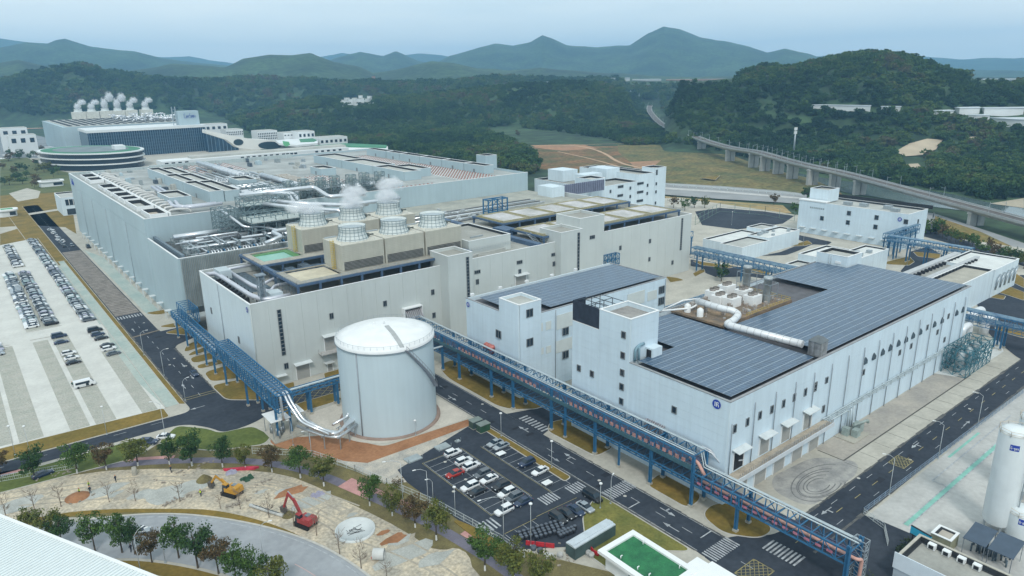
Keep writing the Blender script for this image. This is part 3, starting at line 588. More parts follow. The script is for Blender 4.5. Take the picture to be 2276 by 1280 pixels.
def door(parent,x,z,w,h,plane,canopy=True,m=doorm,n=8,open_=False):
    b=MB(); b.box(x-w/2-.2,x-w/2,plane-.25,plane,z,z+h+.2); b.box(x+w/2,x+w/2+.2,plane-.25,plane,z,z+h+.2); b.box(x-w/2,x+w/2,plane-.25,plane,z+h,z+h+.2); f=b.o('door_frame',white,parent)
    b=MB()
    if open_: b.box(x-w/2,x+w/2,plane-.1,plane-.02,z,z+h); b.o('doorway',dark,f)
    else:
        for i in range(n): b.box(x-w/2,x+w/2,plane-.12-.03*(i%2),plane-.02,z+i*h/n,z+(i+1)*h/n-.02)
        b.o('shutter',m,f)
    if canopy:
        b=MB(); b.add([(x-w/2-.7,plane-.02,z+h+.9),(x+w/2+.7,plane-.02,z+h+.9),(x+w/2+.7,plane-1.9,z+h+.6),(x-w/2-.7,plane-1.9,z+h+.6),(x-w/2-.7,plane-.02,z+h+1.05),(x+w/2+.7,plane-.02,z+h+1.05),(x+w/2+.7,plane-1.9,z+h+.75),(x-w/2-.7,plane-1.9,z+h+.75)],[(3,2,1,0),(4,5,6,7),(0,1,5,4),(1,2,6,5),(2,3,7,6),(3,0,4,7)]); b.o('canopy',M('canopy_white',(.62,.66,.66),.6,var=.08),parent)
def rail(b,path,h=1.1,step=1.6,z=None,r=.05,rails=2):
    for p,q in zip(path[:-1],path[1:]):
        p=Vector(p);q=Vector(q); n=max(1,int((q-p).length/step))
        for k in range(1,rails+1): b.beam(p+Vector((0,0,h*k/rails)),q+Vector((0,0,h*k/rails)),r)
        for i in range(n+1): a=p.lerp(q,i/n); b.beam(a,a+Vector((0,0,h)),r)
seamm=M('wall_seam',(.30,.38,.42),.6,var=0)
def louvre(parent,x0,x1,z0,z1,plane,n,mat=None,name='louvre'):
    b=MB(); b.box(x0,x1,plane-.02,plane+.04,z0,z1); bk=b.o(name,dark,parent)
    b=MB(); hh=(z1-z0)/n
    for i in range(n): z=z0+i*hh; b.add([(x0,plane-.04,z+hh*.62),(x1,plane-.04,z+hh*.62),(x1,plane-.28,z+.06),(x0,plane-.28,z+.06)],[(3,2,1,0),(0,1,2,3)])
    b.o('slats',mat or cream,bk)
# ================================================================ A: long grey building in front (face y=200)
fA=200.
tA=thing('utility_building','long grey-green utility building with cooling towers on its left roof, face behind the white tank','factory building',(62,fA,0))
b=MB(); t=.35
b.box(62,266,fA,fA+t,0,27); b.box(62,62+t,fA+t,249,0,27); b.box(62,82,249,249+t,0,27); b.box(266-t,266,fA+t,300,0,27); b.o('wall',wallA,tA)
b=MB(); b.box(62.35,82,fA+t,249,23.3,24); b.box(82,143,fA+t,268,24.1,24.6); b.box(143,183,fA+t,268,25.6,26); b.box(183,265.65,fA+t,300,24.4,25); b.o('roof',roofc,tA)
b=MB(); b.box(61.9,266.1,fA-.1,fA+t+.1,27,27.15); b.box(61.9,62.45,fA+t+.1,249,27,27.15); b.box(61.9,82,249,249.45,27.0,27.15); b.box(265.6,266.1,fA+t+.1,300,27,27.15); b.o('coping',white,tA)
panels(tA,62.2,127.8,.1,26.9,fA,5.2,mat=wallA,gap=.04,th=.06); panels(tA,138,183,.1,26.9,fA,5.6,mat=wallA,gap=.04,th=.06); panels(tA,207.5,265.9,.1,26.9,fA,5.8,mat=wallA,gap=.04,th=.06)
panels(tA,200.4,248.8,.1,26.9,62,4.9,'x',M('pale_side_wall',(.64,.73,.77),.55,var=.04,scale=.06,streak=.05),gap=.04,th=.06)
downpipe(tA,229,0,26.8,62,'x')
for u,z in ((240.5,15),(214,12.2),(226,8),(236,3)): window(tA,u,z,.9,2,61.93,'x',0)
# stair towers standing proud of the face
def tower(x0,x1,y0,y1,h,strip=None,sz=(6,28),n=12):
    b=MB(); b.box(x0,x1,y0,y0+.3,0,h); b.box(x0,x0+.3,y0+.3,y1,0,h); b.box(x1-.3,x1,y0+.3,y1,0,h); b.box(x0+.3,x1-.3,y1-.3,y1,20,h); tw=b.o('stair_tower',wallA,tA)
    b=MB(); b.box(x0+.3,x1-.3,y0+.3,y1-.3,h-1.4,h-1); b.o('tower_roof',roofc,tw)
    b=MB(); b.box(x0-.1,x1+.1,y0-.1,y0+.4,h,h+.15); b.box(x0-.1,x0+.4,y0+.4,y1-.4,h,h+.15); b.box(x1-.4,x1+.1,y0+.4,y1-.4,h,h+.15); b.box(x0-.1,x1+.1,y1-.4,y1+.1,h,h+.15); b.o('tower_coping',white,tw)
    if strip: strip_window(tA,strip,sz[0],sz[1],1.0,y0-.01,n)
tower(127.6,137.8,194.8,206,31.2,135.6,(13.5,29.8),14); tower(181,192.5,196.5,209,31.2,190.3,(10,30),14); tower(192.5,206.2,198,212,34.9)
strip_window(tA,70.3,9.2,23.8,1.0,fA-.07,12); strip_window(tA,259,11,26,.9,fA-.07,14)
kz=zoomer(1060,340,5.161); kd=zoomer(1120,500,3.556); ka=zoomer(560,500,3.556)
for p in (ka(627,718),ka(1050,620),ka(1427,530),ka(1437,712),ka(270,1113),kz(1642,1087),kz(1975,1218),kz(1317,1210),kz(1982,1010),kz(2240,1255),kz(880,1270),ka(1780,448),ka(2115,368)):
    X_,Z_=XZ(*p,fA); window(tA,X_,Z_,1.1,1.7,fA-.07,'y',1)
for p in (kz(1322,965),): X_,Z_=XZ(*p,198); window(tA,X_,Z_,2.6,1.3,198-.01,'y',2)
for p in (kz(880,1163),kz(487,1252),ka(1780,370),ka(2113,293)):
    X_,Z_=XZ(*p,fA); window(tA,X_,Z_,2.4,1.1,fA-.07,'y',2)
door(tA,75.7,0,4.2,4.6,fA); door(tA,84.6,0,1.6,2.4,fA,False)
b=MB(); b.box(67,70.2,198.3,200,3.1,3.3); b.box(82.6,85.6,198.2,200,3.2,3.4); b.o('canopy',MATS['canopy_white'],tA)
b=MB(); b.box(81.2,95.5,197.4,199.93,6.7,7.0); rail(b,[(81.2,199.9,7),(81.2,197.5,7),(95.5,197.5,7)]); b.o('loading_balcony',M('concrete_balcony',(.45,.44,.42),.9,var=.1,scale=1),tA)
door(tA,86,7.0,5,4.4,fA); door(tA,163.5,13,5,3.6,fA)
b=MB(); b.box(159,171,197.8,199.93,12.6,12.9); rail(b,[(159,199.9,12.9),(159,197.9,12.9),(171,197.9,12.9)]); b.o('loading_balcony',MATS['concrete_balcony'],tA)
b=MB(); b.tube([(62,199.7,.2),(62,199.7,27)],.12,6); b.o('corner_trim',wallA,tA)
# pipe hood in the wall where the big rack comes out
b=MB(); b.box(111.6,118.8,198,199.93,14.9,15.2); b.box(111.6,111.9,198,199.93,10,14.9); b.box(118.5,118.8,198,199.93,10,14.9); b.o('pipe_hood',white,tA)
b=MB()
for i in range(9): x=112.4+i*.7; b.tube([(x,199.8,14.0-.1*(i%2)),(x,198.2,14.0),(x,197.2,12.2),(x,196.4,11.4)],.2,6,bend=.5)
b.o('pipe_bundle',M('dull_pipe',(.38,.36,.38),.5,metal=.3,var=.2,scale=1),tA)
# the raised steel deck (roof garden of pits) and its dark underside
def deck(x0,x1,y0,y1,z,mat,cols=5.4,thick=.75,hollows=()):
    xs=sorted({x0+.9,x1-.9,*[h[0] for h in hollows],*[h[1] for h in hollows]}); ys=sorted({y0+.9,y1-.9,*[h[2] for h in hollows],*[h[3] for h in hollows]})
    b=MB()
    for i in range(len(xs)-1):
        for j in range(len(ys)-1):
            cx=(xs[i]+xs[i+1])/2; cy2=(ys[j]+ys[j+1])/2
            if not any(h[0]<cx<h[1] and h[2]<cy2<h[3] for h in hollows): b.box(xs[i],xs[i+1],ys[j],ys[j+1],z-.4,z)
    d=b.o('roof_deck',mat,tA)
    b=MB(); b.box(x0,x1,y0,y0+.6,z-thick,z); b.box(x0,x1,y1-.6,y1,z-thick,z); b.box(x0,x0+.6,y0+.6,y1-.6,z-thick,z); b.box(x1-.6,x1,y0+.6,y1-.6,z-thick,z)
    n=int((x1-x0)/cols)
    for i in range(n+1):
        x=x0+.6+(x1-x0-1.2)*i/n
        for y in (y0+.4,y1-.4): b.box(x-.35,x+.35,y-.3,y+.3,24.6,z-thick)
    b.o('deck_frame',navy,d); return d
deckm=M('stained_deck',(.44,.42,.36),.9,var=0,scale=.15,col2=(.30,.29,.25),fine=.15); moss=M('mossy_edge',(.30,.27,.12),.95,var=0,scale=.3,col2=(.22,.20,.11),fine=.2)
d1=deck(77.5,143.5,202.8,222.2,29.2,deckm,7.2,hollows=[(80.6,94.6,206.6,221)])
b=MB(); b.box(80.6,94.6,206.6,221,28.2,28.4); b.o('pit_floor',M('cream_pit',(.60,.55,.42),.9,var=.12,scale=.3),d1)
b=MB(); rail(b,[(77.8,203.2,29.2),(120,203.2,29.2)],.9,2.4,r=.06); rail(b,[(77.8,203.2,29.2),(77.8,222,29.2)],.9,2.4,r=.06); b.o('handrail',steel,d1)
d2=deck(77.5,143.5,233.4,254.8,29.2,deckm,7.2,hollows=[(80.6,95.0,238.4,252.8)])
b=MB(); b.box(80.6,95,238.4,252.8,28.3,28.5); b.o('pit_floor',M('pool_green',(.25,.52,.42),.25,var=.05,scale=.2),d2)
b=MB(); b.box(81,94.5,250.3,252.6,28.5,28.75); b.box(92.3,94.6,238.6,250.3,28.5,28.75); b.o('pit_edge',M('algae_green',(.10,.26,.10),.6,var=.15,scale=.4),d2)
b=MB(); b.box(78,79.2,222.3,233.3,28,29.2); b.box(100,101,222.3,233.3,28,29.2); b.box(120,121,222.3,233.3,28,29.2); b.o('deck_link',navy,tA)
# right hand decks with five + four pans
pan=M('pan_concrete',(.60,.59,.60),.9,var=0,scale=.12,col2=(.40,.40,.38),fine=.12)
for (y0,y1,x0,n) in ((203.4,224,178,5),(234,256.5,182,5)):
    d=deck(x0,262,y0,y1,29,moss,8.6)
    for k in range(n):
        xa=x0+2.2+(262-x0-3.4)*k/n; xb=x0+(262-x0-3.4)*(k+1)/n
        if y0<210 and 190<xa<205 and 0: continue
        b=MB(); b.box(xa,xb,y0+2.6,y1-2.4,29,29.12); b.o('roof_pan',pan,d)
        b=MB(); e=.5; b.box(xa-e,xb+e,y0+2.1,y0+2.6,29,29.5); b.box(xa-e,xb+e,y1-2.4,y1-1.9,29,29.5); b.box(xa-e,xa,y0+2.6,y1-2.4,29,29.5); b.box(xb,xb+e,y0+2.6,y1-2.4,29,29.5); b.o('pan_kerb',M('weathered_kerb',(.38,.35,.22),.95,var=.2,scale=.4),d)
    b=MB(); rail(b,[(x0+.3,y0+.3,29),(262,y0+.3,29)],.9,3,r=.05); b.o('handrail',steel,d)
b=MB(); b.box(172,174.5,200.4,268,26,27.6); b.box(176,182,224.5,233.5,25,28.4); b.o('roof_girder',navy,tA)
b=MB()
for i in range(7): b.box(176.3,178.2,206+i*.8,206.7+i*.8,26.2+i*.42,26.35+i*.42)
b.beam((176.2,205.5,26.1),(176.2,211.7,29.4),.12,.3); b.beam((178.3,205.5,26.1),(178.3,211.7,29.4),.12,.3); b.o('roof_stair',steel,tA)
# white machine room on the roof, right of the cooling towers
b=MB(); block(tA,144.5,164,206.4,234,25.9,31.8,wallA,roofc,.8,name='machine_room'); 
b=MB(); b.box(150,156,213,213.4,31,31.6); b.box(164.1,164.4,207,230,29,29.1); rail(b,[(144,205.6,28.2),(164.6,205.6,28.2)],1,1.2); b.o('handrail',steel,tA)
b=MB(); b.prism([(140,201.5),(146,204.5),(160,205),(160,204.4),(146.4,203.8),(141,200.9)],26,27.4); b.prism([(146.5,203.6),(149,200.6),(149.8,200.8),(147.4,203.8)],26,27.3); b.o('roof_kerb',roofw,tA)
# blue portal frame and low roof behind the pans
b=MB()
for x in (199,204.5,210.5):
    for y in (267,271): b.beam((x,y,25),(x,y,33),.5)
for y in (267,271):
    for z in (27,32.7): b.beam((199,y,z),(210.5,y,z),.5,.5)
    b.beam((199,y,27.2),(204.5,y,32.5),.25); b.beam((210.5,y,27.2),(204.5,y,32.5),.25)
for x in (199,204.5,210.5): b.beam((x,267,32.7),(x,271,32.7),.5)
b.o('portal_frame',blue,tA)
# pipe forest and ducts in the left well of the roof
b=MB(); b.tube([(63.5,247,26),(66,244,26.6),(66,210,26.6),(68.5,204.8,26),(74,204.2,26.2)],.75,12,bend=2.5); b.tube([(70.5,243,26.2),(70.5,222,26.2),(72,212,26.2),(76,212,25.6)],.65,12,bend=2); b.tube([(72,206,25.6),(76.5,206,25.8)],.55,10); b.tube([(67,246,26.8),(80,246,26.8)],.5,10); b.tube([(72,219,26.6),(78,224,26.6),(84,224,26.6)],.5,10,bend=1.5); b.tube([(73,212.5,26.3),(76,217,26.3),(86,217,26.3)],.5,10,bend=1.5)
b.o('roof_duct',lilac,tA)
b=MB(); b.box(65.7,69.6,239,245.5,25.2,28.2); b.box(70,73.8,204.5,208.8,24,27.6); b.o('duct_box',M('duct_box',(.48,.55,.58),.5,var=.06),tA)
b=MB()
for i in range(9): b.box(64.3,65.7,211+i*3.4,212.2+i*3.4,24,25.8); b.beam((67.8,211+i*3.4,24),(67.8,211+i*3.4,26.4),.25)
b.o('duct_support',dark,tA)
b=MB()
for x,y in ((67.2,205.2),(68.8,205.2),(67.2,207),(68.8,207)): b.beam((x,y,24),(x,y,33.5),.28)
for k in range(8):
    z=24.6+k*1.15
    for p,q in (((67.2,205.2),(68.8,205.2)),((67.2,207),(68.8,207)),((67.2,205.2),(67.2,207)),((68.8,205.2),(68.8,207))): b.beam((*p,z),(*q,z),.12); b.beam((*p,z),(*q,z+1.15),.09)
b.box(66.6,69.4,204.7,207.5,33.5,33.8); b.tube([(68,206.1,24),(68,206.1,33.6)],.45,8); b.o('roof_lattice_stack',M('grey_lattice',(.22,.27,.31),.5,var=.15,scale=1),tA)
b=MB(); b.box(62.4,77,222,249,24,24.05); 
for i in range(22): x=70+random.uniform(-1,7); y=random.uniform(202,206); b.tube([(x,y,24),(x,y,24+random.uniform(.6,1.8))],.15,6)
for i in range(16): y=204+i*1.1; b.beam((77,y,24.6),(77.5,y,28),.12)
b.o('roof_clutter',M('clutter_dark',(.10,.14,.17),.6,var=.4,scale=1),tA)
b=MB()
for x0,x1 in ((80,143),):
    for k in range(13): b.box(80+k*5,83.2+k*5,223,232.8,24.62,26.8+.5*(k%3))
b.o('plant_units',M('plant_dark',(.08,.11,.14),.6,var=.4,scale=.7),tA)
# ---- blue circular badges
def badge(cx,cy_,cz,r,face,parent):
    b=MB(); pts=[(r*math.cos(a),r*math.sin(a)) for a in np.linspace(0,2*math.pi,21)[:-1]]
    vs_=[(cx-.12,cy_+u,cz+v) if face=='x' else (cx+u,cy_-.12,cz+v) for u,v in pts]; b.add(vs_,[tuple(range(20))[::-1] if face=='x' else tuple(range(20))]); bd=b.o('badge',logo,parent)
    b=MB(); f=(lambda u,v:(cx-.14,cy_-u,cz+v)) if face=='x' else (lambda u,v:(cx+u,cy_-.14,cz+v))
    for u,w_,v,h_ in ((-.45*r,.18*r,-.5*r,1.0*r),(-.1*r,.6*r,.32*r,.2*r),(-.1*r,.2*r,-.5*r,.8*r),(.15*r,.35*r,-.1*r,.2*r),(.4*r,.18*r,-.5*r,.5*r)): b.quad(f(u,v),f(u+w_,v),f(u+w_,v+h_),f(u,v+h_))
    b.o('badge_mark',white,bd)
badge(61.9,202.2,25,.85,'x',tA)
# ================================================================ cooling towers (each cell a thing)
stackm=M('stack_skin',(.62,.67,.66),.6,var=.05,scale=.4); ribm=M('stack_ribs',(.20,.28,.31),.6,var=.1)
def ctower(lab,fan=True):
    o=thing('cooling_tower',lab,'cooling tower',(0,0,0),'cooling tower cells on the grey roof')
    W_,D_,H_=15.2,14.2,8.4
    b=MB(); b.box(-W_/2,W_/2,-D_/2,D_/2,2.9,H_); b.box(-W_/2,-W_/2+.5,-D_/2,D_/2,0,2.9); b.box(W_/2-.5,W_/2,-D_/2,D_/2,0,2.9); b.box(-W_/2+.5,W_/2-.5,-1,1,0,2.9); b.o('casing',cream,o)
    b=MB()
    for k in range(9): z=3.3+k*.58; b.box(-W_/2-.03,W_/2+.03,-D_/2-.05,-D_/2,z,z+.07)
    b.o('casing_rib',M('cream_rib',(.44,.43,.36),.7),o)  # ribs in a slightly darker cream than the casing
    b=MB(); b.box(-W_/2-.05,W_/2+.05,-D_/2-.05,D_/2+.05,H_,H_+.18); b.o('fan_deck',M('fan_deck',(.62,.60,.52),.8,var=.1,scale=.6),o)
    louvre(o,-W_/2+.5,W_/2-.1,.1,2.8,-D_/2+.2,6,M('louvre_grey',(.34,.35,.33),.6))
    b=MB(); b.lathe(0,0,[(5.2,H_+.15),(4.75,H_+1.2),(4.35,H_+2.4),(4.25,H_+3.4),(4.45,H_+4.8),(4.3,H_+4.8),(4.1,H_+3.4),(4.2,H_+2.4),(4.4,H_+1)],28,False); st=b.o('fan_stack',stackm,o)
    b=MB()
    for k in range(20):
        a=2*math.pi*k/20; pr=[(5.32,H_+.15),(4.85,H_+1.2),(4.45,H_+2.4),(4.35,H_+3.4),(4.55,H_+4.85)]
        b.tube([(r*math.cos(a),r*math.sin(a),z) for r,z in pr],.07,4,False)
    for r,z in ((5.05,H_+.7),(4.62,H_+1.8),(4.42,H_+3),(4.45,H_+3.9),(4.56,H_+4.75)):
        b.tube([(r*math.cos(a),r*math.sin(a),z) for a in np.linspace(0,2*math.pi,29)],.06,4,False)
    b.o('stack_ring',ribm,st)
    b=MB(); b.lathe(0,0,[(4.3,H_+4.1),(.01,H_+4.35)],24,False); b.o('fan_guard',M('fan_guard',(.38,.44,.47),.7,var=.15,scale=2),st)
    b=MB(); b.tube([(4.4,-1,H_+.9),(7.2,-1,H_+.9)],.28,8); b.tube([(4.9,-1.0,H_+.9),(5.6,-1,H_+.9)],.6,8); b.o('fan_motor',M('motor_dark',(.12,.14,.13),.6,var=.2),o)
    b=MB(); b.box(-7.2,-3,5.9,6.9,H_+.18,H_+.5); rail(b,[(-7.4,-6.9,H_+.2),(7.4,-6.9,H_+.2)],.9,2.5,r=.04); b.o('deck_rail',steel,o); return o
c0=ctower('front left cooling tower cell, beside the yellow ladder'); c0.location=(103.2,215,29.25)
labs=[('middle cell of the front row of cooling towers',119,215),('front right cooling tower cell, next to the white machine room',134.9,215),('back left cooling tower cell breathing thick steam above the green pool',103.2,247),('middle cell of the steaming back row of cooling towers',119,247),('back right cooling tower cell under the tallest steam cloud',134.9,247)]
for l_,x,y in labs: dup(c0,(x,y,29.25),label=l_)
ym=yellow
for y,lb in ((215,'yellow caged ladder on the end of the front cooling towers'),(247,'yellow caged ladder on the end of the back cooling towers')):
    b=MB(); x=95.3
    for dx in (-.1,-1.0):
        for dy in (-.5,.5): b.beam((x+dx,y+dy-2,29.2),(x+dx,y+dy-2,38.9),.1)
    for k in range(16): z=29.5+k*.6; b.beam((x-.1,y-2.5,z),(x-.1,y-1.5,z),.12); b.beam((x-1,y-2.5,z),(x-1,y-1.5,z),.12); b.beam((x-.1,y-2.5,z),(x-1,y-2.5,z),.1)
    b.o('caged_ladder',ym,label=lb,cat='ladder')
# ================================================================ M: huge factory hall behind
tM=thing('factory_hall','huge pale blue-grey factory hall with ducts and long white roof blocks behind the utility building','factory building',(60,313,0))
H=35.8
b=MB(); b.box(60,60.4,313,507,0,H); b.box(60.4,262,313,313.4,0,H); b.box(60.4,266,506.6,507,20,H); b.box(261.6,262,313.4,506.6,20,H); b.o('wall',wallM,tM)
b=MB(); b.box(60.4,261.6,313.4,506.6,34.2,34.6); b.o('roof',M('hall_roof',(.36,.38,.37),.85,var=.2,scale=.05,fine=.06),tM)
b=MB(); b.box(59.9,60.5,312.9,507,H,H+.2); b.box(60.5,262.1,312.9,313.5,H,H+.2); b.box(60.5,262.1,506.5,507.1,H,H+.2); b.o('coping',white,tM)
panels(tM,313.2,506.8,.1,29.0,60,9.7,'x',wallM,th=.1,gap=.12); panels(tM,313.2,506.8,29.2,H-.1,60,9.7,'x',wallM,th=.16,gap=.03)
panels(tM,100,261.8,25,H-.1,313,11.5,mat=wallM,th=.08,gap=.03)
for y in (352,398,436,470): downpipe(tM,y,0,28.8,59.85,'x')
for k in range(17):   # small canopied vents along the foot of the side wall
    y=278+k*12.6
    b=MB(); b.box(57.6,59.85,y-1.2,y+1.2,3.0,3.2); b.beam((57.8,y-1,0),(57.8,y-1,3),.2); b.beam((57.8,y+1,0),(57.8,y+1,3),.2); b.o('side_canopy',MATS['canopy_white'],tM)
# low front block with mesh screen
tL=thing('screened_block','lower block with ribbed steel screen and open pipework roof before the factory hall','factory building',(60,268,0))
b=MB(); b.box(60,60.4,268,312.9,0,27.9); b.box(60.4,143,268,268.4,9,27.9); b.o('wall',wallM,tL); b=MB(); b.box(60.4,122,268.4,312.9,25,25.5); b.o('roof',M('plant_floor',(.10,.11,.11),.9,var=.4,scale=.5,fine=.2),tL); b=MB(); b.box(122,262,268.4,312.9,25,25.5); b.o('roof',M('roof_strip_pale',(.44,.44,.38),.9,var=0,scale=.12,col2=(.30,.31,.28),fine=.1),tL)
b=MB(); b.box(59.9,60.5,267.9,312.9,27.9,28.1); b.box(60.5,143,267.9,268.5,27.9,28.1); b.o('coping',white,tL)
b=MB(); b.box(62,63,270,312.5,25.5,28.6); b.o('louvre_wall',M('dark_louvre_wall',(.16,.21,.25),.6,var=.2,scale=1),tL)
b=MB()
for i in range(64): x=60.8+i*.62; b.box(x,x+.34,267.6,267.9,9.2,27.8)
b.o('screen_rib',M('screen_metal',(.40,.43,.42),.5,metal=.4,var=.15,scale=.3,streak=.2),tL,kind='stuff')
b=MB(); b.box(60.4,62,268.2,300,0,9); b.box(62,100,271,300,0,9); b.o('base_wall',M('base_grey',(.30,.33,.33),.8,var=.1),tL)
panels(tL,268.2,312.8,.1,27.8,60,11.1,'x',wallM,th=.1,gap=.1)
b=MB(); b.box(58,75,262,267.8,6.4,6.8); 
for x in (59,66,73): b.beam((x,262.5,0),(x,262.5,6.4),.35)
rail(b,[(58,262,6.8),(75,262,6.8)]); b.o('side_platform',M('platform_grey',(.45,.5,.5),.7,var=.1),tL)
# roof blocks of the hall
def rblock(lab,x0,x1,y0,y1,z0,z1,pits=(),cat='roof block',grp='white blocks on the hall roof'):
    o=thing('roof_block',lab,cat,(x0,y0,z0),grp)
    b=MB(); b.box(x0,x1,y0,y1,z0,z1-.9); b.box(x0,x1,y0,y0+.3,z1-.9,z1); b.box(x0,x1,y1-.3,y1,z1-.9,z1); b.box(x0,x0+.3,y0+.3,y1-.3,z1-.9,z1); b.box(x1-.3,x1,y0+.3,y1-.3,z1-.9,z1); b.o('wall',wallM,o)
    b=MB(); b.box(x0-.08,x1+.08,y0-.08,y0+.38,z1,z1+.14); b.box(x0-.08,x1+.08,y1-.38,y1+.08,z1,z1+.14); b.box(x0-.08,x0+.38,y0+.38,y1-.38,z1,z1+.14); b.box(x1-.38,x1+.08,y0+.38,y1-.38,z1,z1+.14)
    for y in pits: b.box(x0+.3,x1-.3,y-.25,y+.25,z1-.6,z1+.02)
    b.o('coping',white,o)
    b=MB(); b.box(x0+.3,x1-.3,y0+.3,y1-.3,z1-.9,z1-.85); b.o('roof',roofw,o); shade_strips(o,x0+.3,x1-.3,y0+.3,y1-.3,z1-.85,z1-.03,.7)
    b=MB(); yy=(y0+y1)/2; b.box(x0-.12,x0,yy-.8,yy+.8,z0,z0+2.1); b.o('door',frame,o); return o
rblock('long white roof block on the left of the hall roof, near half',94,100.5,341,384,34.6,40); rblock('narrow right half of the left long roof block, near part',100.9,108,341,384,34.6,39.6)
rblock('long white roof block on the left of the hall roof, middle part',94,100.5,385,421,34.6,40); rblock('narrow right half of the left long roof block, middle part',100.9,108,385,421,34.6,39.6)
rblock('long white roof block on the left of the hall roof, far part',94,100.5,422,459,34.6,40); rblock('narrow right half of the left long roof block, far part',100.9,108,422,459,34.6,39.6)
rblock('small white box between the twin ducts and the long left roof block',77,86.3,341.5,363.6,34.6,39)
rblock('nearest of the grey-topped blocks in the middle of the hall roof',197,207.5,340,376,34.6,39.5); rblock('right wing of the nearest grey-topped block in the middle of the roof',208,219,348,372,34.6,39.2)
rblock('middle one of the grey-topped blocks on the hall roof',197,212,377,417,34.6,39.5); rblock('farthest of the grey-topped blocks in the middle of the roof',197,213,418,460,34.6,39.5)
for i,(y0,y1) in enumerate(((332,352),(353,376),(377,402),(403,428),(429,446),(449,476))):
    rblock(['nearest','second','third','fourth','fifth','farthest'][i]+' unit of the wall-like row of boxes on the right edge of the hall roof',245,252,y0,y1,34.6,39.2)
rblock('small tower with two dark windows on the right edge of the hall roof',270,279,364,374,28,40.5,cat='stair tower',grp=None)
rblock('pair of low boxes near the roof stairs, left one',172,183,318,328,34.6,37.8); rblock('low flat box beside the exhaust stacks',121,131,318,330,34.6,37.2)
rblock('box behind the silver ducts in the middle left of the hall roof',118,127,372,388,34.6,39.5); rblock('grey box beside the field of roof pegs',172,181,392,408,34.6,38.6)
b=MB(); b.box(104,198,500,502,34.6,37.0); b.box(60.5,104,505,506.5,34.6,36); o=b.o('parapet_screen',M('screen_wall',(.48,.55,.55),.7,var=.08,scale=.1,streak=.2),tM)
# peg field (small red and white vents)
b=MB(); b2=MB()
for x0,x1,y0,y1,sx,sy in ((148,172,342,392,2.6,3.2),(221,243,318,398,2.1,2.6),(213,240,400,470,2.4,2.8),(120,150,452,498,2.6,2.8)):
    x=x0
    while x<x1:
        y=y0
        while y<y1:
            b.box(x-.35,x+.35,y-.3,y+.3,34.6,35.1); b2.box(x-.28,x+.28,y-.25,y+.25,35.1,35.45); y+=sy
        x+=sx
b.o('roof_vents',white,tM,kind='stuff'); b2.o('vent_caps',M('rusty_cap',(.34,.14,.11),.8),tM,kind='stuff')
for i in range(10):
    b=MB(); x=176+i*2.5; b.box(x-.35,x+.35,314.6,315.4,34.6,36.1); b.o('parapet_vent',M('rusty_cap',(.34,.14,.11),.8),tM)
# more plant on the middle of the hall roof
def unit_rows(n,x0,x1,y0,y1,zb,smin,smax,mats,seed):
    r_=random.Random(seed)
    for i in range(n):
        x=r_.uniform(x0,x1); y=r_.uniform(y0,y1); a=r_.uniform(smin,smax); c=r_.uniform(smin,smax)*1.6; h_=r_.uniform(.8,2.8); b=MB(); b.box(x,x+a,y,y+c,zb,zb+h_); b.box(x+.1*a,x+.9*a,y+.1*c,y+.9*c,zb+h_,zb+h_+.25); b.o('roof_unit',r_.choice(mats),tM)
gm_=[roofw,steel,M('unit_grey',(.28,.32,.33),.6,var=.15),MATS['plant_dark'],wallM]
unit_rows(60,108,148,328,400,34.6,1.5,4,gm_,3); unit_rows(34,72,92,330,500,34.6,1,3,gm_,4); unit_rows(26,110,196,402,498,34.6,1.2,3.4,gm_,5); unit_rows(26,110,150,314,326,34.6,1,3,gm_,6)
for i in range(9):
    x=112+i*4.2; b=MB(); b.box(x,x+.7,332,398,34.6,36.3+(i%3)*.5); b.o('cable_trough',[white,steel,roofw][i%3],tM)
for i in range(8): b=MB(); y=336+i*8; b.box(110,148,y,y+.5,36.6,37.2); b.o('cross_beam',[white,lat if 'lattice_teal_grey' in MATS else steel][i%2] if False else (white if i%2 else steel),tM)
for i in range(10): b=MB(); x=113+i*3.6; b.tube([(x,404,35.4),(x,404+random.uniform(20,80),35.4)],random.uniform(.3,.7),8); b.o('long_roof_pipe',clad if i%2 else steel,tM)
b=MB(); b.box(108.5,150,330,400,34.6,34.66); b.o('gully_floor',M('plant_floor',(.10,.11,.11),.9),tM)
# framed skylights along the left edge + hooped ducts
for k,(y0,y1) in enumerate(((318,334),(342,364),(368,378),(381,394),(398,412),(416,432),(455,468),(472,488))):
    b=MB(); x0,x1=63.2,70.2; b.box(x0,x1,y0,y0+.5,34.6,36.6); b.box(x0,x1,y1-.5,y1,34.6,36.6); b.box(x0,x0+.5,y0+.5,y1-.5,34.6,36.6); b.box(x1-.5,x1,y0+.5,y1-.5,34.6,36.6); w_=b.o('roof_well',white,tM); b=MB(); b.box(x0+.5,x1-.5,y0+.5,y1-.5,34.6,35.0); b.o('well_floor',roofw if k else M('beige_well',(.50,.44,.36),.8),tM); shade_strips(tM,x0+.5,x1-.5,y0+.5,y1-.5,35.0,36.5,.8)
for k in range(22):
    y=322+k*7.6
    b=MB(); b.tube([(71.5,y,34.8),(71.8,y,36.8),(74.8,y,37.0),(77.4 if k%4 else 80,y,36.4),(77.6 if k%4 else 80.4,y,34.8)],.5,8,bend=1.6); b.o('hoop_duct',M('cream_duct',(.62,.62,.60),.5,var=.1),tM)
b=MB(); b.box(70.6,71.4,318,500,34.6,36.4); b.o('cable_trough',white,tM)
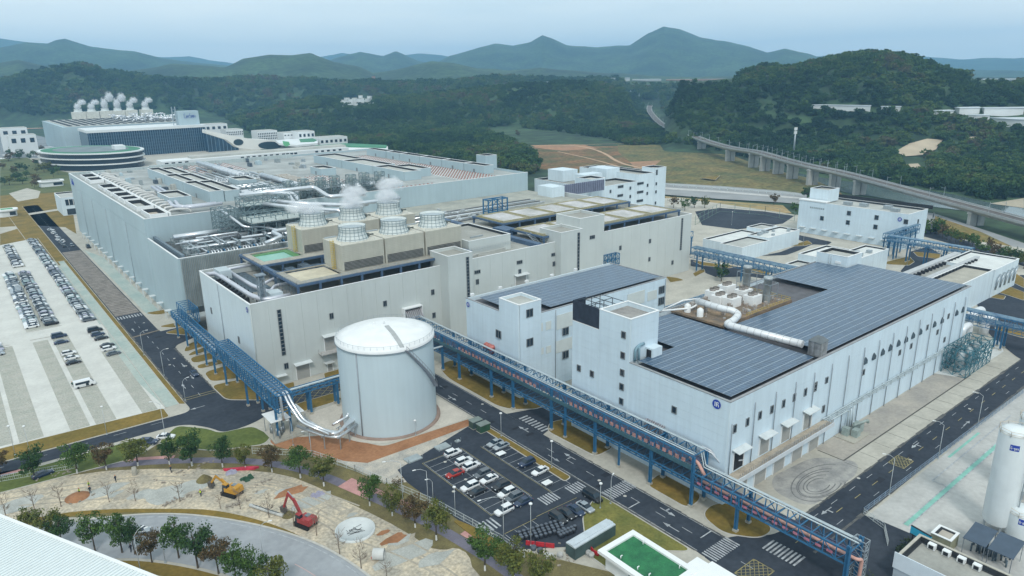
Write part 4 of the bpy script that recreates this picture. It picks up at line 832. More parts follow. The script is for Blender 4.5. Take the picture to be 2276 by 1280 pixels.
# twin lilac ducts
for x,lb in ((83.6,'left one of the twin silver-lilac ducts running down the hall roof'),(85.6,'right one of the twin silver-lilac ducts running down the hall roof')):
    b=MB(); dx=x-83.6
    b.tube([(x-1.2,398,37.2),(x-3+dx*.2,366,37.2),(x-8.4,330-dx,37.2),(x-6.2,324-dx*1.2,37.2),(x+8,324-dx*1.2,37.2)],.75,12,bend=2.2)
    for y in range(330,398,8): b.beam((x-5.5,y,34.6),(x-5.5,y,36.6),.2)
    b.o('roof_duct',lilac,label=lb,cat='duct',group='twin ducts on the hall roof')
# long silver ducts in the middle
def duct(lab,path,r,bend=3,mat=clad,sup=None,z0=34.6,grp='silver ducts on the hall roof',name='roof_duct'):
    o=thing(name,lab,'duct',path[0],grp); b=MB(); b.tube(path,r,14,bend=bend); b.o('pipe',mat,o)
    b=MB(); P_=[Vector(p) for p in path]
    for a,c in zip(P_[:-1],P_[1:]):
        n=int((c-a).length/7)
        for i in range(n): q=a.lerp(c,(i+.5)/n); dr=(c-a).normalized(); b.tube([q-dr*.12,q+dr*.12],r+.07,12,False); 
        for i in range(n):
            q=a.lerp(c,(i+.5)/n)
            if abs((c-a).normalized().z)<.4 and q.z-r>z0+.3: b.beam((q.x-r*.5,q.y,z0),(q.x-r*.5,q.y,q.z-r*.6),.18); b.beam((q.x+r*.5,q.y,z0),(q.x+r*.5,q.y,q.z-r*.6),.18)
    b.o('pipe_clamp',steel,o); return o
duct('long silver duct on the left of the roof gully, running away',[(128,400,38.6),(128,480,38.6)],1.3); duct('parallel silver duct beside the long one',[(131.6,402,38.2),(131.6,476,38.2)],1.1)
duct('near silver duct above the dark roof gully',[(137,332,38.4),(137,392,38.4)],1.5); duct('slim silver duct right of the near gully duct',[(141,334,37.6),(141,390,37.6)],.9)
for k in range(6):
    y=338+k*9; b=MB(); b.box(143.5,150,y,y+.6,34.6,38.4); b.box(143.5,150,y+5.4,y+6,34.6,38.4); b.box(143.5,144.1,y+.6,y+5.4,37.5,38.4); b.box(149.4,150,y+.6,y+5.4,37.5,38.4); b.box(144.1,149.4,y+.6,y+5.4,36,36.3); b.o('duct_hood',M('hood_tan',(.55,.52,.47),.7,var=.08),tM)
b=MB(); b.box(112,150,328,331,34.6,37); 
for i in range(60): x=random.uniform(110,135); y=random.uniform(388,402); b.tube([(x,y,34.6),(x,y,36+random.random()*3),(x+random.uniform(-3,3),y+2,37+random.random()*2)],.28,6,bend=.8)
b.o('roof_pipework',clad,tM,kind='stuff')
# scaffold-like exhaust stack frames (5 rows)
lat=M('lattice_teal_grey',(.20,.27,.29),.5,metal=.3,var=.15,scale=1)
def lattice(o,x0,x1,y0,y1,z0,z1,nz,r=.14,diag=True,name='lattice',mat=None,nx=1,ny=1):
    b=MB(); xs=[x0+(x1-x0)*i/nx for i in range(nx+1)]; ys=[y0+(y1-y0)*i/ny for i in range(ny+1)]
    for x in xs:
        for y in ys: b.beam((x,y,z0),(x,y,z1),r)
    for k in range(nz+1):
        z=z0+(z1-z0)*k/nz
        for x in xs: b.beam((x,y0,z),(x,y1,z),r)
        for y in ys: b.beam((x0,y,z),(x1,y,z),r)
        if diag and k<nz:
            zz=z0+(z1-z0)*(k+1)/nz
            for y in (y0,y1): 
                for a,c in zip(xs[:-1],xs[1:]): b.beam((a,y,z),(c,y,zz),r*.8)
            for x in (x0,x1):
                for a,c in zip(ys[:-1],ys[1:]): b.beam((x,a,z),(x,c,zz),r*.8)
    return b.o(name,mat or lat,o)
for k,(xa,xb,ya,yb,zz) in enumerate(((112,128,330,344,40),(130,146,318,330,41),(150,170,316,326,40.5),(112,124,350,362,39))):
    o=thing('steel_frame',['open steel frame behind the caged stacks, left','open steel frame among the caged stacks','open steel frame right of the caged stacks','open steel frame over the roof gully'][k],'steel frame',(xa,ya,34.6),'steel frames on the hall roof'); lattice(o,xa,xb,ya,yb,34.6,zz,3,.26,nx=4,ny=2); b=MB(); b.box(xa,xb,ya,yb,37.4,37.5); b.o('grating',M('grating',(.16,.20,.21),.7,var=.2),o)
    for i in range(4): b=MB(); y=ya+2+i*(yb-ya-4)/3; b.tube([(xa-4,y,38.4),(xb+3,y,38.4),(xb+3,y,35)],.5+.2*(i%2),10,bend=1.2); b.o('silver_pipe',clad,o)
names=['leftmost','second','third','fourth','fifth','sixth','rightmost']
for i in range(7):
    x=122+i*7.8; y=316+(i%2)*1.5
    o=thing('exhaust_stack',names[i]+' caged exhaust stack in the row at the front of the hall roof','exhaust stack',(x,y,34.6),'row of caged exhaust stacks')
    b=MB(); b.tube([(x,y,34.6),(x,y,45)],.95,12); b.tube([(x-1.8,y+.4,34.6),(x-1.8,y+.4,42.8)],.4,8); b.o('flue',M('flue_grey',(.27,.33,.33),.5,metal=.2,var=.1),o); lattice(o,x-1.8,x+1.8,y-1.8,y+1.8,34.6,44.6,5,.24)
    b=MB(); b.box(x-2,x+2,y-2,y+2,39.6,39.75); rail(b,[(x-2,y-2,39.75),(x+2,y-2,39.75)]); b.o('platform',steel,o)
    b=MB(); b.tube([(x+1.2,y+2.6,36.4),(x+1.2,y+6,37.6),(x+1.2,y+16,37.6)],1.0,12,bend=2); b.o('elbow_duct',clad,o)
# open pipework on the low block roof (z 25.5)
def pl(*p): return [tuple(q) for q in p]
rk=thing('roof_pipe_rack','tangle of silver pipes and teal frames on the low roof by the cooling towers','pipe rack',(82,285,25.5))
lattice(rk,84,92,296,306,25.5,38.5,6,.28,nx=2,ny=2); lattice(rk,93,118,284,300,25.5,36,4,.28,nx=5,ny=3,diag=False,name='pipe_frame'); lattice(rk,96,120,300,311,30,41,4,.26,nx=6,ny=2,name='upper_frame')
b=MB(); b.box(93,119,283.5,300,33.8,34.1); b.box(96,121,300,311.5,38,38.2); rail(b,[(93,283.5,34.1),(119,283.5,34.1)]); rail(b,[(93,283.5,34.1),(93,300,34.1)]); b.o('walkway_deck',M('walkway_pale',(.50,.56,.54),.7,var=.1),rk)
b=MB()
for x in (96,101,106,111,116): b.tube([(x,289,25.5),(x,289,33.5)],.8,10)
b.o('vessel',M('vessel_grey',(.42,.46,.46),.5,metal=.3,var=.1),rk)
pipes=[([(67,301,29.2),(90,301,29.2)],1.15),([(70,289,29),(78,289,29),(78,289,29)],.8),([(68,291.5,28.6),(104,291.5,28.6)],.75),([(88,283,29),(122,283,29),(122,283,26)],.6),([(82,286,27.4),(110,286,27.4)],.4),
 ([(88,309,37.5),(88,298,36.5),(92,290,31.5),(98,288,31.5),(104,276,30),(104,276,25.5)],.55),([(104,300,38.5),(118,292,36),(130,280,35),(130,280,31)],.8),([(108,302,39),(122,294,37),(134,282,36.6),(160,282,36.6)],.9),([(110,310,41),(117,305,41),(117,292,34),(120,286,33.5),(148,290,34.6)],1.0),([(113,311,40.6),(120,305,40.6),(120,294,33)],.9),
 ([(98,311,41.4),(132,311,41.4),(134,300,38),(150,296,38)],1.0),([(116,272,32),(96.5,272,32),(96.5,262,31.6),(90,262,30)],.9),([(116,276,33),(116,270,33),(116,270,25.5)],.9)]
for p,r in pipes: b=MB(); b.tube(p,r,12,bend=2.2); b.o('silver_pipe',clad,rk)
for i in range(26):
    x=72+i*1.15+random.uniform(-.2,.2); b=MB(); b.tube([(x,271.2,25.5),(x,271.2,27.7),(x,272.8,28.1),(x,274.2,27),(x,274.4,25.6)],.3,7,bend=.9); b.o('gooseneck_pipe',clad if i%5 else blue,rk)
for i in range(10):
    x=104+i*1.6; b=MB(); b.tube([(x,281,29.4),(x,281,27.6),(x+.5,276,26.8),(x+.5,275,25.6)],.28,7,bend=.8); b.o('drop_pipe',clad,rk)
b=MB()
for i in range(240): x=random.uniform(66,119); y=random.uniform(270,308); z=random.uniform(25.7,28.6); b.box(x,x+random.uniform(.5,2.2),y,y+random.uniform(.4,1.6),25.5,z)
b.o('pipework_clutter',M('machine_mix',(.14,.20,.22),.6,var=0,scale=1.1,col2=(.45,.50,.52)),rk,kind='stuff')
for i in range(22):
    y=random.uniform(272,306); x=random.uniform(64,96); ln=random.uniform(8,26); z=random.uniform(26.4,30); b=MB(); b.tube([(x,y,z),(x+ln,y,z),(x+ln,y,z-2)],random.uniform(.18,.45),8,bend=.8); b.o('silver_pipe',random.choice([clad,clad,steel,M('dark_pipe',(.15,.16,.17),.6)]),rk)
for i in range(16):
    y=random.uniform(270,284); x=random.uniform(66,118); z=random.uniform(27,31); b=MB(); b.tube([(x,y,z),(x,y+random.uniform(8,20),z)],random.uniform(.18,.4),8); b.o('silver_pipe',random.choice([clad,steel]),rk)
for i in range(14): x=64+i*3.9; b=MB(); b.beam((x,270.6,25.5),(x,270.6,28.6+(i%3)),.22); b.beam((x,276,25.5),(x,276,28.6+(i%3)),.22); b.beam((x,270.6,28.6+(i%3)),(x,276,28.6+(i%3)),.22); b.o('pipe_stand',lat,rk)
b=MB(); b.box(120,123.4,258,266,24.6,30.5); b.o('blue_cabinet',blue,rk); 
for i in range(3): b=MB(); b.tube([(120.6+i*1.3,257.6,25),(120.6+i*1.3,257.6,30)],.35,8); b.o('silver_riser',clad,rk)
b=MB()
for i in range(60): x=random.uniform(146,196); y=random.uniform(262,288); b.box(x,x+random.uniform(.6,2),y,y+random.uniform(.6,2),25.5,25.9+random.random()*2)
b.o('pipework_clutter',M('machine_pale',(.42,.46,.47),.6,var=.4,scale=1.5),rk,kind='stuff')
for i in range(7):
    y=262+i*3.8; b=MB(); b.tube([(150,y,26.4),(240 if i>2 else 196,y,26.4)],.32+.1*(i%2),8); b.o('long_roof_pipe',clad if i%2 else M('dark_pipe',(.15,.16,.17),.6),rk)
# ================================================================ tank
TC=(83.6,159.6); TR=12.7; TH=24.2
tk=thing('storage_tank','big round pale storage tank with a white domed roof on the concrete apron','storage tank',(TC[0],TC[1],0))
b=MB(); b.lathe(*TC,[(TR,.3),(TR,TH)],96,False); b.o('shell',tankm,tk)
b=MB(); b.lathe(*TC,[(TR+.35,TH-.6),(TR+.35,TH+.15),(TR*.8,TH+1.3),(TR*.5,TH+2.3),(TR*.2,TH+2.8),(.05,TH+2.9)],96,False); b.o('dome_roof',M('dome_white',(.80,.82,.82),.45,var=.05,scale=.3),tk)
b=MB(); b.lathe(*TC,[(TR+.5,TH-.75),(TR+.5,TH-.6),(TR+.1,TH-.6)],96,False); b.o('rim_gutter',M('rim_dark',(.16,.20,.23),.6),tk)
b=MB(); b.lathe(*TC,[(TR+1.0,.0),(TR+1.0,.35),(TR,.35)],64,False); b.o('base_ring',M('ring_brown',(.30,.22,.18),.9),tk)
b=MB()
for k in range(48):
    a=2*math.pi*k/48; a2=2*math.pi*(k+1)/48; p=(TC[0]+TR*math.cos(a),TC[1]+TR*math.sin(a)); q=(TC[0]+TR*math.cos(a2),TC[1]+TR*math.sin(a2))
    if k%3!=1 or True: b.beam((*p,TH+.2),(*p,TH+1.2),.05); b.beam((*p,TH+1.2),(*q,TH+1.2),.05)
b.o('roof_rail',steel,tk)
for k in range(44):   # vertical sheet joints
    pass
ang=math.atan2(-TC[1],-TC[0])
b=MB()
a=ang-.62; x,y=TC[0]+(TR+.15)*math.cos(a),TC[1]+(TR+.15)*math.sin(a); b.tube([(x,y,.3),(x,y,TH-.4)],.16,6); b.o('shell_pipe',M('grey_pipe',(.32,.36,.40),.5,var=.1),tk)
b=MB()
for k in range(40):  # curved stair round the shell
    a=ang+.38+k*.022; z=TH-.4-k*.36; x,y=TC[0]+(TR+.55)*math.cos(a),TC[1]+(TR+.55)*math.sin(a); b.obox((x,y,z),1.0,.42,.1,a)
pts=[(TC[0]+(TR+1.05)*math.cos(ang+.38+k*.022),TC[1]+(TR+1.05)*math.sin(ang+.38+k*.022),TH-.1-k*.36) for k in range(40)]
b.tube(pts,.09,5); b.tube([(p[0],p[1],p[2]+1) for p in pts],.06,5)
for p in pts[::3]: b.beam(p,(p[0],p[1],p[2]+1),.05)
b.o('spiral_stair',M('stair_grey',(.28,.30,.34),.5,metal=.3,var=.1),tk)
b=MB(); a=ang+.33; rr_=[(TR-.2,TH+.35),(TR*.8,TH+1.45),(TR*.5,TH+2.45),(TR*.15,TH+2.95)]
pa=[(TC[0]+r*math.cos(a),TC[1]+r*math.sin(a),z) for r,z in rr_]; 
for p,q in zip(pa[:-1],pa[1:]): b.beam(p,q,1.1,.15)
b.o('roof_walkway',M('walk_grey',(.40,.42,.42),.7,var=.1,scale=1),tk)
b=MB(); b.tube([(*TC,TH+2.8),(*TC,TH+4)],.2,8); b.tube([(TC[0]-2,TC[1]+2,TH+2.5),(TC[0]-2,TC[1]+2,TH+3.2)],.3,8); b.o('vent',white,tk)
# ================================================================ racks
def truss(o,axis,c0,c1,s0,s1,z0,z1,step=3.0,r=.22,name='truss',mat=blue,deckz=True,diag=True):
    """box truss running along 'y' or 'x' between s0 and s1; cross-section c0..c1, z0..z1"""
    P_=(lambda c,s,z:(c,s,z)) if axis=='y' else (lambda c,s,z:(s,c,z))
    b=MB()
    for c in (c0,c1):
        for z in (z0,z1): b.beam(P_(c,s0,z),P_(c,s1,z),r,r*1.3)
    n=max(1,round(abs(s1-s0)/step))
    for i in range(n+1):
        s=s0+(s1-s0)*i/n
        for c in (c0,c1): b.beam(P_(c,s,z0),P_(c,s,z1),r*.8)
        for z in (z0,z1): b.beam(P_(c0,s,z),P_(c1,s,z),r*.8)
        if i<n:
            s2=s0+(s1-s0)*(i+1)/n
            if diag:
                for c in (c0,c1): b.beam(P_(c,s,z0 if i%2 else z1),P_(c,s2,z1 if i%2 else z0),r*.6)
                b.beam(P_(c0,s,z1),P_(c1,s2,z1),r*.45)
    return b.o(name,mat,o)
def leg(o,x,y,h,r=.55,base=True,w2=None):
    def mk():
        b=MB(); b.box(-r/2,r/2,-r/2,-r/2+.12,.5,h); b.box(-r/2,r/2,r/2-.12,r/2,.5,h); b.box(-.06,.06,-r/2+.12,r/2-.12,.5,h); b.mi=1; b.box(-r*.8,r*.8,-r*.8,r*.8,0,.6); return b
    shared('leg',('leg',h,r),mk,[blue,conc],o,(x,y,0))
rk1=thing('pipe_bridge','long blue steel pipe bridge carrying cables past the white tank down to the junction','pipe bridge',(112,120,0))
truss(rk1,'y',112,116.7,80.3,197,9.4,12.1,2.6); truss(rk1,'y',112,116.7,80.3,190,5.6,6.4,2.6,.18,name='lower_truss'); truss(rk1,'y',112,116.7,46,80,5.6,8.4,2.4,.22)
b=MB(); b.box(111.7,112.0,80.3,197,9.0,9.9); b.o('side_tray',M('deep_teal',(.05,.12,.15),.6,var=.2),rk1)
b=MB(); b.box(112.3,116.4,80.3,190,5.75,5.82); b.box(112.2,116.5,46,80,5.7,5.78); b.o('cable_tray',M('tray_dark',(.06,.09,.13),.7,var=.4,scale=1.5),rk1)
for yy in (176.5,167.3,151,141,125,109,91.4,80,68.8,58): 
    for x in (112.1,116.6):
        if yy==58 : continue
        leg(rk1,x,yy,12.1 if yy>79 else 8.4,.6)
for x in (112.1,116.6): leg(rk1,x,46.3,9.4,.7)
for x in (112.1,): leg(rk1,x,119.7,9.4,.5); leg(rk1,x,101,6,.4)
# coloured cable boxes hung in the upper truss
b=MB(); b2=MB()
y=82.0; k=0
while y<188:
    if (k//7)%4!=3:
        b.box(111.85,111.95,y,y+.95,10.15,11.0)
        if k%2: b2.box(111.84,111.86,y+.1,y+.85,10.3,10.6)
    y+=1.75; k+=1
b.o('warning_plates',M('plate_salmon',(.44,.24,.22),.6,var=.3,scale=1.2),rk1,kind='stuff')
b=MB()
for x,z,r_ in ((112.6,12.35,.16),(113.3,12.35,.1),(115.9,12.5,.17),(116.5,12.35,.12)): b.tube([(x,80.3,z),(x,196,z)],r_,6,False)
for x,z in ((115.2,8.7),(115.9,8.75),(116.4,8.65)): b.tube([(x,46,z),(x,79.5,z),(x,80.6,12.3 if x<116 else 9)],.16,6,False)
b.o('pipe',M('pale_pipe',(.52,.60,.63),.4,metal=.2,var=.1),rk1)
b=MB()
for i,x in enumerate(np.linspace(112.6,116.2,9)): b.tube([(x,80.3,10.0),(x,195,10.0)],.15,5,False)
for i,x in enumerate(np.linspace(112.7,116.2,7)): b.tube([(x,46,6.1),(x,80,6.1)],.14,5,False)
b.o('cables',M('cable_mix',(.16,.14,.22),.6,var=0,scale=.5,col2=(.05,.12,.20)),rk1)
b=MB(); b.tube([(113.1,78,6.8),(113.1,45,6.9),(114.4,44.8,6.5),(114.4,44.9,2.2),(115.4,43.5,1.5),(122,40,1.5)],.32,8,bend=.7); b.tube([(113.4,82,10.6),(113.4,79.8,10.4),(113.4,78,8.2)],.38,8,bend=.6); b.o('salmon_duct',M('salmon',(.60,.34,.28),.5,var=.12,scale=1),rk1)
b=MB()
for i in range(14): y=49+i*2.2; b.box(111.92,111.99,y,y+1.1,6.4,6.9)
b.o('warning_plates',M('plate_pink',(.42,.16,.22),.6,var=.3,scale=1.2),rk1)
b=MB(); b.tube([(116.7,81.5,12.4),(117.2,79.5,12),(118.4,78,9.7),(121.4,76.6,9.2),(123.4,75.4,9.2)],.17,6); b.tube([(116.2,81,12.3),(116.8,79,11.8),(118,77.4,9.5),(121.2,76,9)],.17,6); b.o('bent_pipe',M('pale_pipe2',(.62,.64,.66),.35,metal=.3),rk1)
b=MB(); lattice(rk1,115.6,117.2,45,47.4,0,9,5,.1,name='end_lattice',mat=steel)
# vertical bundle of pipes against B3 wall
rk2=thing('pipe_bridge','blue lattice pipe bridge with silver pipes along the side road, left of the tank','pipe bridge',(55,200,0))
truss(rk2,'y',55,59,165,215,8.2,12.8,1.7,.26); truss(rk2,'y',55,58.4,215,268,7.2,9.4,2.4,.26); truss(rk2,'y',56,60,250,262,9,14,2.5,.22,name='riser_truss')
for yy,xx in ((210,(55.4,58.6)),(221,(55.4,58.2)),(230,(55.4,58.2)),(241,(55.4,58.2)),(252,(55.4,58.2)),(264,(55.4,58.2)),(191.8,(55.6,58.4)),(185.5,(57.6,59.6)),(168,(55.2,58.8))):
    for x in xx: leg(rk2,x,yy,7.8,.5)
b=MB()
for k,(x,z) in enumerate(((56,12.2),(57.2,12.2),(58.1,12.2))): b.tube([(x,214,z),(x,168 if k else 167,z)]+([(x,165.6,12.6),(x,165.2,9),(x,165,5.8)] if k==0 else [(x,166,12.8),(x+.3,164.6,10.5),(x+1.6,160.5,6.2),(x+5.5,153,4.6)]),.34,10,bend=1.6)
for x,z in ((56,10),(57.2,10)): b.tube([(x,266,8.6),(x,214,8.6)],.3,8,False)
b.o('silver_pipe',clad,rk2)
rk3=thing('pipe_bridge','short low blue pipe rack running from the lattice bridge to behind the tank','pipe bridge',(68,176,0))
truss(rk3,'x',174.8,177.6,60,100,7.2,8.2,3.2,.24)
for x in (67.5,75.6,84,92,99.5):
    for y in (175.2,177.2): leg(rk3,x,y,7.3,.55)
b=MB(); b.tube([(60,176,8.5),(112,176,8.5)],.25,8,False); b.tube([(60,176.7,8.4),(112,176.7,8.4)],.15,8,False); b.o('pipe',M('pale_pipe',(.52,.60,.63),.4),rk3)
# pump shed with two flat roofs and the silver pipes leading to the tank
sh=thing('pump_shed','open pump shed under two flat white roofs at the foot of the silver pipes','shed',(57,170,0))
b=MB(); b.box(53.4,58.6,167,173.8,5,5.15); b.o('roof_sheet',white,sh); b=MB(); b.box(60,63,168.5,174.2,4.8,4.95); b.o('roof_sheet',white,sh)
for x in (53.8,58.2,62.6):
    for y in (167.4,173.4): b=MB(); b.beam((x,y,0),(x,y,4.9),.16); b.o('post',steel,sh)
b=MB(); b.box(53.2,61,165,173,.03,.3); rail(b,[(53.3,165.1,.3),(60.8,165.1,.3)]); b.o('slab',conc,sh)
b=MB()
for i in range(12): x=random.uniform(54,58); y=random.uniform(166.5,172); b.tube([(x,y,.3),(x,y,1.8+random.random())],.25,8)
b.o('pump',M('pump_grey',(.30,.33,.35),.4,metal=.4,var=.2),sh)
tp=thing('tank_pipes','bundle of thick silver pipes on trestles running into the white tank','pipe bundle',(66,155,0))
b=MB()
for k in range(3): b.tube([(59.5+k*.4,163,5.4+.3*k),(61.5+k*.5,156.5,4.5),(64.2+.5*k,152.4,4.2),(70.5,156.2+k*.6,4.2),(74,157.5+k*.7,4.2)],.42,10,bend=1.6)
b.tube([(59,164,3.6),(62,155.6,3.4),(64.6,152.0,3.3),(71.5,155.4,3.3)],.4,10,bend=1.4); b.tube([(66,158,4),(70.6,159,4.4),(71.4,159,5.6)],.35,10,bend=.8)
b.o('silver_pipe',clad,tp)
b=MB()
for x,y,h in ((60.4,160.2,4.4),(62,154.6,3.6),(65,151.8,3.4),(68.5,154,3.6),(70.8,155.2,3.6),(67,156.6,3.6)): b.beam((x,y,0),(x,y,h),.22); b.beam((x-.8,y-.4,h),(x+.8,y+.4,h),.2)
b.o('trestle',steel,tp)
# ================================================================ B2: white block with solar roof behind the bridge
wp=M('white_panel',(.64,.76,.84),.6,var=.04,scale=.08,streak=.07)
t2=thing('solar_roof_hall','smaller white hall with solar roof and square tower, between bridge and grey building','factory building',(118,145.2,0))
b=MB(); x0,x1,y0,y1,h=118,181.5,145.2,171,24.3
b.box(x0,x1,y0,y0+.35,0,h); b.box(x0,x0+.35,y0+.35,y1,0,h); b.box(x1-.35,x1,y0+.35,y1,0,h); b.box(x0+.35,x1-.35,y1-.35,y1,0,h); b.o('wall',wallW,t2)
b=MB(); b.box(x0+.35,x1-.35,y0+.35,y1-.35,22.6,23); b.o('roof',M('roof_dark',(.12,.12,.13),.9,var=.2,scale=.3),t2)
b=MB(); b.box(x0-.1,x1+.1,y0-.1,y0+.45,h,h+.15); b.box(x0-.1,x0+.45,y0+.45,y1+.1,h,h+.15); b.box(x1-.45,x1+.1,y0+.45,y1+.1,h,h+.15); b.o('coping',M('coping_grey',(.30,.31,.32),.7),t2)
b=MB(); tx1,ty1,th=126,154,28.4; b.box(x0,tx1,y0-.25,y0+.1,0,th); b.box(x0-.25,x0+.1,y0-.25,ty1,0,th); b.box(tx1-.3,tx1,y0+.1,ty1,22,th); b.box(x0+.1,tx1-.3,ty1-.3,ty1,22,th); b.o('square_tower',wallW,t2)
b=MB(); b.box(x0+.1,tx1-.3,y0+.1,ty1-.3,th-1.2,th-.8); b.o('tower_roof',roofw,t2); b=MB(); b.box(x0-.35,tx1+.1,y0-.35,y0+.2,th,th+.15); b.box(x0-.35,x0+.2,y0+.2,ty1,th,th+.15); b.box(tx1-.35,tx1+.1,y0+.2,ty1,th,th+.15); b.box(x0+.2,tx1-.35,ty1-.35,ty1+.05,th,th+.15); b.o('coping',white,t2)
panels(t2,145.4,153.8,.1,28.2,117.75,8.4,'x',wp,2.0,th=.05,gap=.03); panels(t2,154.3,170.8,.1,24.1,118,8.25,'x',wp,2.0,th=.05,gap=.03)
panels(t2,118.1,125.9,.1,28.2,144.95,7.8,'y',wp,2.0,th=.05,gap=.03); panels(t2,126.2,181.3,.1,24.1,145.2,6.1,'y',wp,2.0,th=.05,gap=.03)
gz=zoomer(900,640,5.69)
for p,w_,h_,mu in ((gz(1572,315),2.2,2.2,1),(gz(1575,685),2.2,2.2,1),(gz(2027,545),2.2,2.2,1),(gz(2027,840),2.2,2.2,1)): X_,Z_=XZ(*p,145); window(t2,X_,Z_,w_,h_,144.9,'y',mu)
for p in (kd(1243,512),kd(1240,600)): X_,Z_=XZ(*p,145.2); window(t2,X_,Z_,2.6,2.4,145.1,'y',2)
Y_,Z_=YZ(*gz(1198,580),118); window(t2,Y_,Z_,2.2,2.2,117.65,'x',1)
cw=M('blind_panel',(.62,.66,.64),.6,var=.04)
for p0,p1 in ((gz(1665,460),gz(1740,540)),(gz(1780,430),gz(1845,515)),(gz(1915,350),gz(2115,470)),(gz(1690,770),gz(1750,830)),(gz(1785,740),gz(1845,810)),(gz(1900,680),gz(2110,760)),(kd(975,550),kd(1108,610)),(kd(1135,530),kd(1205,580))):
    X0_,Z1_=XZ(*p0,145.2); X1_,Z0_=XZ(*p1,145.2); Z0_=min(Z0_,Z1_-1.6)
    b=MB(); b.box(X0_,X1_,145.02,145.12,Z0_,Z1_); b.o('blind_panel',cw,t2)
downpipe(t2,131.5,0,24,145.1); downpipe(t2,180.8,0,24,145.1)
badge(117.85,169.6,22.6,.8,'x',t2)
b=MB(); b.box(117,117.9,157,161,11,12.6)
for i in range(7): b.tube([(117.9,160.5-i*.5,12.8),(117.2,160.5-i*.5,12.8),(116.6,160.5-i*.5,11.5)],.2,6,bend=.4)
b.tube([(117.9,157.2,12.4),(117.1,157.2,12.4),(117.1,157.2,10.4)],.7,10,bend=.4); b.o('orange_pipe_bundle',M('pipe_red',(.50,.17,.14),.5,var=.25,scale=1.5),t2)
for i in range(5): b=MB(); b.box(120+i*11,121.2+i*11,170.9,171.6,24.5,25.2); b.o('roof_box',white,t2)
# ---- solar roofs: panels as pieces
pvm=M('pv_glass',(.050,.098,.165),.3,var=.2,scale=.5,spec=.7); pvr=M('pv_rim',(.36,.43,.50),.4,metal=.4,var=0)
def pvmesh(w_,d_):
    b=MB(); b.mi=1; b.box(-w_/2,w_/2,-d_/2,d_/2,0,.04); b.mi=0; e=.035; m_=.02
    ey=.10; b.quad((-w_/2+e,-d_/2+ey,.046),(w_/2-e,-d_/2+ey,.046),(w_/2-e,-m_,.046),(-w_/2+e,-m_,.046)); b.quad((-w_/2+e,m_,.046),(w_/2-e,m_,.046),(w_/2-e,d_/2-ey,.046),(-w_/2+e,d_/2-ey,.046)); return b
def solar(lab,cells,z,top=300):
    """cells: list of (x,y) panel centres"""
    w_,d_=1.12,2.10
    cells=sorted(cells,key=lambda c:c[0]**2+c[1]**2)
    o=thing('solar_array',lab,'solar panels',(cells[0][0],cells[0][1],z))
    for x,y in cells[:top]:
        shared('solar_panel',('pv',w_),lambda:pvmesh(w_,d_),[pvm,pvr],o,(x,y,z))
    if len(cells)>top:
        tb=pvmesh(w_,d_); tv=np.array(tb.v); n=len(tb.v); cc=np.array([(x,y,z) for x,y in cells[top:]])
        V=(tv[None]+cc[:,None]-np.array(ORG[o.name])).reshape(-1,3); b=MB(); F=[[i+k*n for i in f] for k in range(len(cc)) for f in tb.f]
        me=bpy.data.meshes.new('solar_panels_rest'); me.from_pydata(V.tolist(),[],F); me.materials.append(pvm); me.materials.append(pvr); me.polygons.foreach_set('material_index',tb.m*len(cc))
        ob=bpy.data.objects.new('solar_panels',me); C.objects.link(ob); ob.parent=o; ob['kind']='stuff'; ORG[ob.name]=ORG[o.name]
    return o
def cells(x0,x1,y0,y1,holes=(),px=1.135,py=2.13):
    out=[]; nx=int((x1-x0)/px); ny=int((y1-y0)/py)
    for j in range(ny):
        for i in range(nx):
            x=x0+(i+.5)*px+.05*(i//16); y=y0+(j+.5)*py
            if not any(h[0]<x<h[1] and h[2]<y<h[3] for h in holes): out.append((x,y))
    return out
# ================================================================ B3: big white hall with the large solar roof
t3=thing('solar_roof_hall','large white hall with the widest solar roof and a loading gallery, on the right','factory building',(117.8,76,0))
x0,x1,y0,y1,h=117.8,244,76,123.4,24.4
b=MB(); b.box(x0,x1,y0,y0+.35,0,h); b.box(x0,x0+.35,y0+.35,104,0,h); b.box(x1-.35,x1,y0+.35,y1,0,h); b.box(x0+10,x1-.35,y1-.35,y1,0,h)
b.box(x0,x0+.35,104,114,0,35.1); b.box(x0,x0+.35,114,y1,0,29.8); b.box(x0+.35,x0+10,103.9,104.25,20,35.1); b.box(x0+9.7,x0+10,104.25,114,20,35.1); b.box(x0+.35,x0+9.7,113.7,114,24,35.1); b.box(x0+.35,x0+10,y1-.35,y1,0,29.8); b.box(x0+9.7,x0+10,114,y1-.35,20,29.8); b.o('wall',wallW,t3)
b=MB(); b.box(x0+.35,x1-.35,y0+.35,103.9,22.7,23.1); b.box(x0+10,x1-.35,103.9,y1-.35,22.7,23.1); b.o('roof',MATS['roof_dark'],t3)
b=MB(); b.box(x0+.35,x0+9.7,104.25,113.7,33.6,34); b.o('tower_roof',M('stained_roof',(.36,.35,.33),.9,var=0,scale=.25,col2=(.24,.23,.22),fine=.1),t3); b=MB(); b.box(x0+.35,x0+9.7,114,y1-.35,28.4,28.8); b.o('tower_roof',roofc,t3)
cg=M('coping_grey',(.30,.31,.32),.7)
b=MB(); b.box(x0-.12,x1+.12,y0-.12,y0+.5,h,h+.18); b.box(x0-.12,x0+.5,y0+.5,103.8,h,h+.18); b.box(x1-.5,x1+.12,y0+.5,y1,h,h+.18); b.box(x0+10.1,x1-.5,y1-.5,y1,h,h+.18); b.o('coping',cg,t3)
